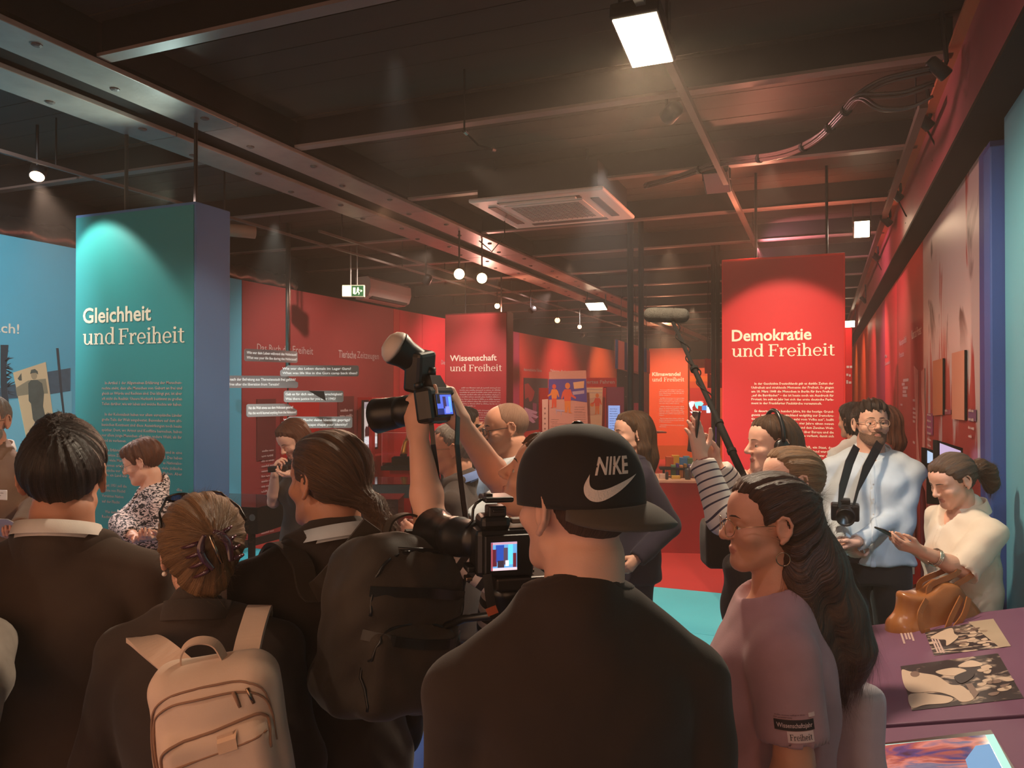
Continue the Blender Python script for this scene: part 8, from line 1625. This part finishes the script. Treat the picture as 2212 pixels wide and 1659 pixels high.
fb = atd(907, 800, d); Mf = Matrix.Translation(fb) @ Matrix.Rotation(facing(62), 4, 'Z') @ Matrix.Rotation(R(10), 4, 'X') @ Matrix.Rotation(R(-9), 4, 'Y'); MB().box((-.037, -.026, -.055), (.037, .026, .050), Mf, .010).build('flash_body', BLKPL, cm); MB().tube([f0+UPZ*.018, Mf @ Vector((0, 0, -.05))], .013, 8).build('flash_neck', BLKPL, cm)
for j in range(4): MB().box((-.020+.011*j, -.0275, -.028), (-.013+.011*j, -.0262, -.022), Mf).build('flash_button', mat('button_grey', C(90, 84, 80), .5), cm)
MB().lathe([(.0, 0), (.012, 0), (.012, .003), (0, .003)], 14, Mf @ Matrix.Translation((0, -.027, -.040)) @ Matrix.Rotation(R(90), 4, 'X')).build('flash_dial', mat('dial_grey', C(50, 46, 46), .4), cm, True)
h0, h1 = atd(898, 780, d), atd(856, 752, d-.02); ax_ = (h1-h0).normalized(); Mq = Matrix.Translation(h0) @ ax_.to_track_quat('Z', 'Y').to_matrix().to_4x4(); Lh = (h1-h0).length
MB().lathe([(.024, -.028), (.033, -.020), (.036, .0), (.037, Lh*.5), (.045, Lh*.95), (.045, Lh), (0, Lh)], 24, Mq).build('flash_head', BLKPL, cm, True); MB().lathe([(.044, Lh), (.043, Lh+.008), (.036, Lh+.020), (.022, Lh+.030), (.0, Lh+.033)], 24, Mq).build('diffuser_dome', mat('frosted_dome', C(214, 196, 184), .5), cm, True)
b_ = MB(); b_.ribbon([atd(x, y, dd) for x, y, dd in ((980, 872, 1.98), (988, 900, 1.93), (986, 960, 1.90), (992, 1020, 1.90), (1000, 1085, 1.92), (1006, 1130, 1.95))], .016, .003, -FWD*.6+RIGHT*.8); b_.build('strap', BLKPL, cm); b_ = MB(); b_.ribbon([atd(x, y, dd) for x, y, dd in ((932, 915, 1.93), (936, 960, 1.92), (942, 1000, 1.93), (945, 1030, 1.94), (952, 1060, 1.95))], .012, .003, -FWD); b_.build('strap', BLKPL, cm)
# video camera in front of the capped man
vc = thing('video_camera', 'black video camera with lit screen and lens hood, on a tripod before the capped man', 'camera'); d = 1.62; k = d/FPX
Mv = Matrix.Translation(atd(1082, 1180, d)) @ Matrix.Rotation(facing(14), 4, 'Z')
bx = lambda x0, y0, x1, y1: (k*(x0-1082), -k*(y1-1180), k*(x1-1082), -k*(y0-1180))
def vbox(nm, x0, y0, x1, y1, ya, yb, m=BLKPL, bev=.006, par=None): a, b, c, e = bx(x0, y0, x1, y1); return MB().box((a, ya, b), (c, yb, e), Mv, bev).build(nm, m, par or vc)
vbox('camera_body', 1022, 1138, 1150, 1240, -.03, .06, bev=.012); scr = vbox('screen', 1036, 1148, 1142, 1234, -.045, -.032, bev=.004)
a, b, c, e = bx(1050, 1162, 1106, 1221)
scr_img(scr, Mv, a, b, c, e, -.0455, ((0, 0, 1, 1, (90, 150, 200), .9, 0), (.0, .15, .22, .75, (96, 36, 50), .6, .0004), (.18, .3, .5, .9, (36, 70, 160), .9, .0004), (.48, .2, .64, .8, (90, 74, 96), .6, .0006), (.55, .15, .68, .35, (230, 220, 226), .9, .0007), (.66, .2, .84, .95, (84, 190, 220), 1.0, .0005), (.84, .1, .97, .6, (110, 40, 56), .6, .0006), (0, .0, 1, .09, (214, 190, 200), .9, .0008), (0, .92, 1, 1, (190, 150, 170), .8, .0008), (0, .0, .06, 1, (160, 70, 80), .7, .0009), (.25, .1, .5, .35, (60, 46, 60), .6, .0006)))
vbox('viewfinder_block', 1034, 1112, 1100, 1142, -.02, .05, bev=.010); vbox('hot_shoe_mount', 1052, 1092, 1092, 1116, -.012, .03, bev=.004); vbox('mount_plate', 1060, 1098, 1086, 1104, -.02, .04, bev=.002)
vbox('receiver_box', 1040, 1070, 1104, 1082, -.03, .04, bev=.004); vbox('receiver_knob', 1046, 1064, 1062, 1071, -.01, .01, bev=.002); vbox('top_handle', 1104, 1120, 1150, 1131, -.01, .015, STEELBLK, .003)
l0, l1 = atd(1030, 1165, 1.66), atd(940, 1152, 1.83); ax_ = (l1-l0).normalized(); Mq = Matrix.Translation(l0) @ ax_.to_track_quat('Z', 'Y').to_matrix().to_4x4(); Ll = (l1-l0).length
MB().lathe([(.036, -.02), (.040, .0), (.042, Ll*.35), (.045, Ll*.37), (.045, Ll*.55), (.042, Ll*.57), (.047, Ll*.8), (.060, Ll), (.057, Ll), (.044, Ll*.78), (0, Ll*.7)], 30, Mq).build('lens', BLKPL, vc, True)
vbox('base_plate', 1062, 1240, 1180, 1268, -.04, .06, mat('dark_grey_metal', C(60, 54, 52), .35, metal=.7), .005); vbox('plate_lever', 1000, 1236, 1014, 1244, -.03, .0, METG, .002); vbox('rail_end', 1140, 1228, 1152, 1236, -.02, .02, METG, .002); vbox('side_knob', 1004, 1216, 1022, 1230, -.02, .03, BLKPL, .004)
b_ = MB(); b_.tube([atd(x, y, 1.6) for x, y in ((1042, 1078), (1028, 1088), (1022, 1100), (1020, 1125), (1006, 1140))], .003, 6); b_.build('lead', BLKPL, vc, True); b_ = MB(); b_.ribbon([atd(x, y, 1.56) for x, y in ((1052, 1240), (1058, 1290), (1062, 1312), (1070, 1335))], .018, .003, -FWD); b_.build('strap', BLKPL, vc); b_ = MB(); b_.ribbon([atd(x, y, 1.555) for x, y in ((1060, 1311), (1066, 1326))], .022, .005, -FWD); b_.build('orange_buckle', mat('orange_buckle', C(150, 66, 34), .5), vc)
tc_ = Mv @ Vector((.02, .01, -k*88)); hd = MB(); hd.lathe([(.02, -.10), (.034, -.09), (.036, -.03), (.045, -.02), (.045, .0)], 18, Matrix.Translation(tc_)); hd.build('tripod_head', BLKPL, vc, True)
b_ = MB(); b_.tube([tc_-UPZ*.09, (tc_.x, tc_.y, .55)], .018, 12); b_.build('tripod_column', BLKPL, vc, True)
for i in range(3):
    a = R(YAW+30+120*i); b_ = MB(); top_ = Vector((tc_.x, tc_.y, tc_.z-.22)); ft = Vector((tc_.x+.34*math.cos(a), tc_.y+.34*math.sin(a), .012)); b_.tube([top_, top_.lerp(ft, .5), ft], [.016, .014, .011], 10); b_.build('leg', BLKPL, vc, True)
b_ = MB(); b_.tube([tc_-UPZ*.06, tc_-UPZ*.10-RIGHT*.1+FWD*.1, tc_-UPZ*.16-RIGHT*.22+FWD*.14], .009, 8); b_.build('pan_handle', BLKPL, vc, True)
# boom microphone
bm_ = thing('boom_microphone', 'grey furry microphone on a long black boom pole', 'microphone'); FUR = mat('grey_fur', C(84, 79, 71), .95, noise=.35, nscale=40, bump=1.0, bscale=240)
m0, m1 = atd(1395, 680, 4.05), atd(1483, 682, 4.0); ax_ = (m1-m0).normalized(); Lm = (m1-m0).length; Mq = Matrix.Translation(m0) @ ax_.to_track_quat('Z', 'Y').to_matrix().to_4x4(); r_ = .038
prof = [(.0, -.012)]+[(r_*math.sin(a), -.012+.035*(1-math.cos(a))) for a in np.linspace(.3, PI/2, 6)]+[(r_*1.03, Lm*t_) for t_ in np.linspace(.2, .66, 6)]+[(r_*.94, Lm*.68), (r_*1.02, Lm*.70), (r_*1.0, Lm*.85)]+[(r_*math.cos(a), Lm-.02+.035*math.sin(a)) for a in np.linspace(.2, PI/2, 6)]
fo = MB().lathe(prof, 28, Mq).build('fur_windshield', FUR, bm_, True)
rg = np.random.default_rng(5); vs = []; fs = []
for i in range(3500):
    t_ = rg.uniform(-.02, Lm+.012); a = rg.uniform(0, 2*PI); rr_ = np.interp(t_, [p_[1] for p_ in sorted(prof, key=lambda q: q[1])], [p_[0] for p_ in sorted(prof, key=lambda q: q[1])]); n_ = Vector((math.cos(a), math.sin(a), rg.uniform(-.5, .8))); q = Vector((rr_*math.cos(a), rr_*math.sin(a), t_)); e_ = q+n_.normalized()*rg.uniform(.005, .011); s_ = Vector((-math.sin(a), math.cos(a), 0))*.0007; b0 = len(vs); vs += [Mq @ (q-s_), Mq @ (q+s_), Mq @ e_]; fs.append((b0, b0+1, b0+2))
o = MB().add(vs, fs).build('fur_hair', FUR, bm_); o['kind'] = 'stuff'
MB().tube([Mq @ Vector((0, 0, Lm*.68)), atd(1455, 699, 4.0)], .010, 8).build('mount', BLKPL, bm_)
sA, sB = atd(1454, 697, 4.0), atd(1606, 1030, 3.28); pts = [sA.lerp(sB, t_) for t_ in (0, .33, .36, .68, .71, 1)]; MB().tube(pts, [.010, .010, .013, .013, .017, .017], 12).build('boom_pole', MBLK, bm_, True)
b_ = MB(); b_.tube([sA.lerp(sB, t_)+RIGHT*(.022*math.sin(t_*38))+UPZ*.006-FWD*.012*math.cos(t_*38) for t_ in np.linspace(.02, .6, 60)], .0035, 6); b_.build('coiled_cable', MBLK, bm_, True)
for t_ in (.345, .695, .86): b_ = MB(); b_.tube([sA.lerp(sB, t_-.008), sA.lerp(sB, t_+.008)], .021, 12); b_.build('clamp_ring', MBLK, bm_)
# flat print made of many small strokes counts as one part each
for o in bpy.data.objects:
    if o.parent is not None and o.name.split('.')[0] in ('print', 'question_text', 'screen_text', 'text_block', 'screen_figures', 'back_print', 'small_print'): o['kind'] = 'stuff'
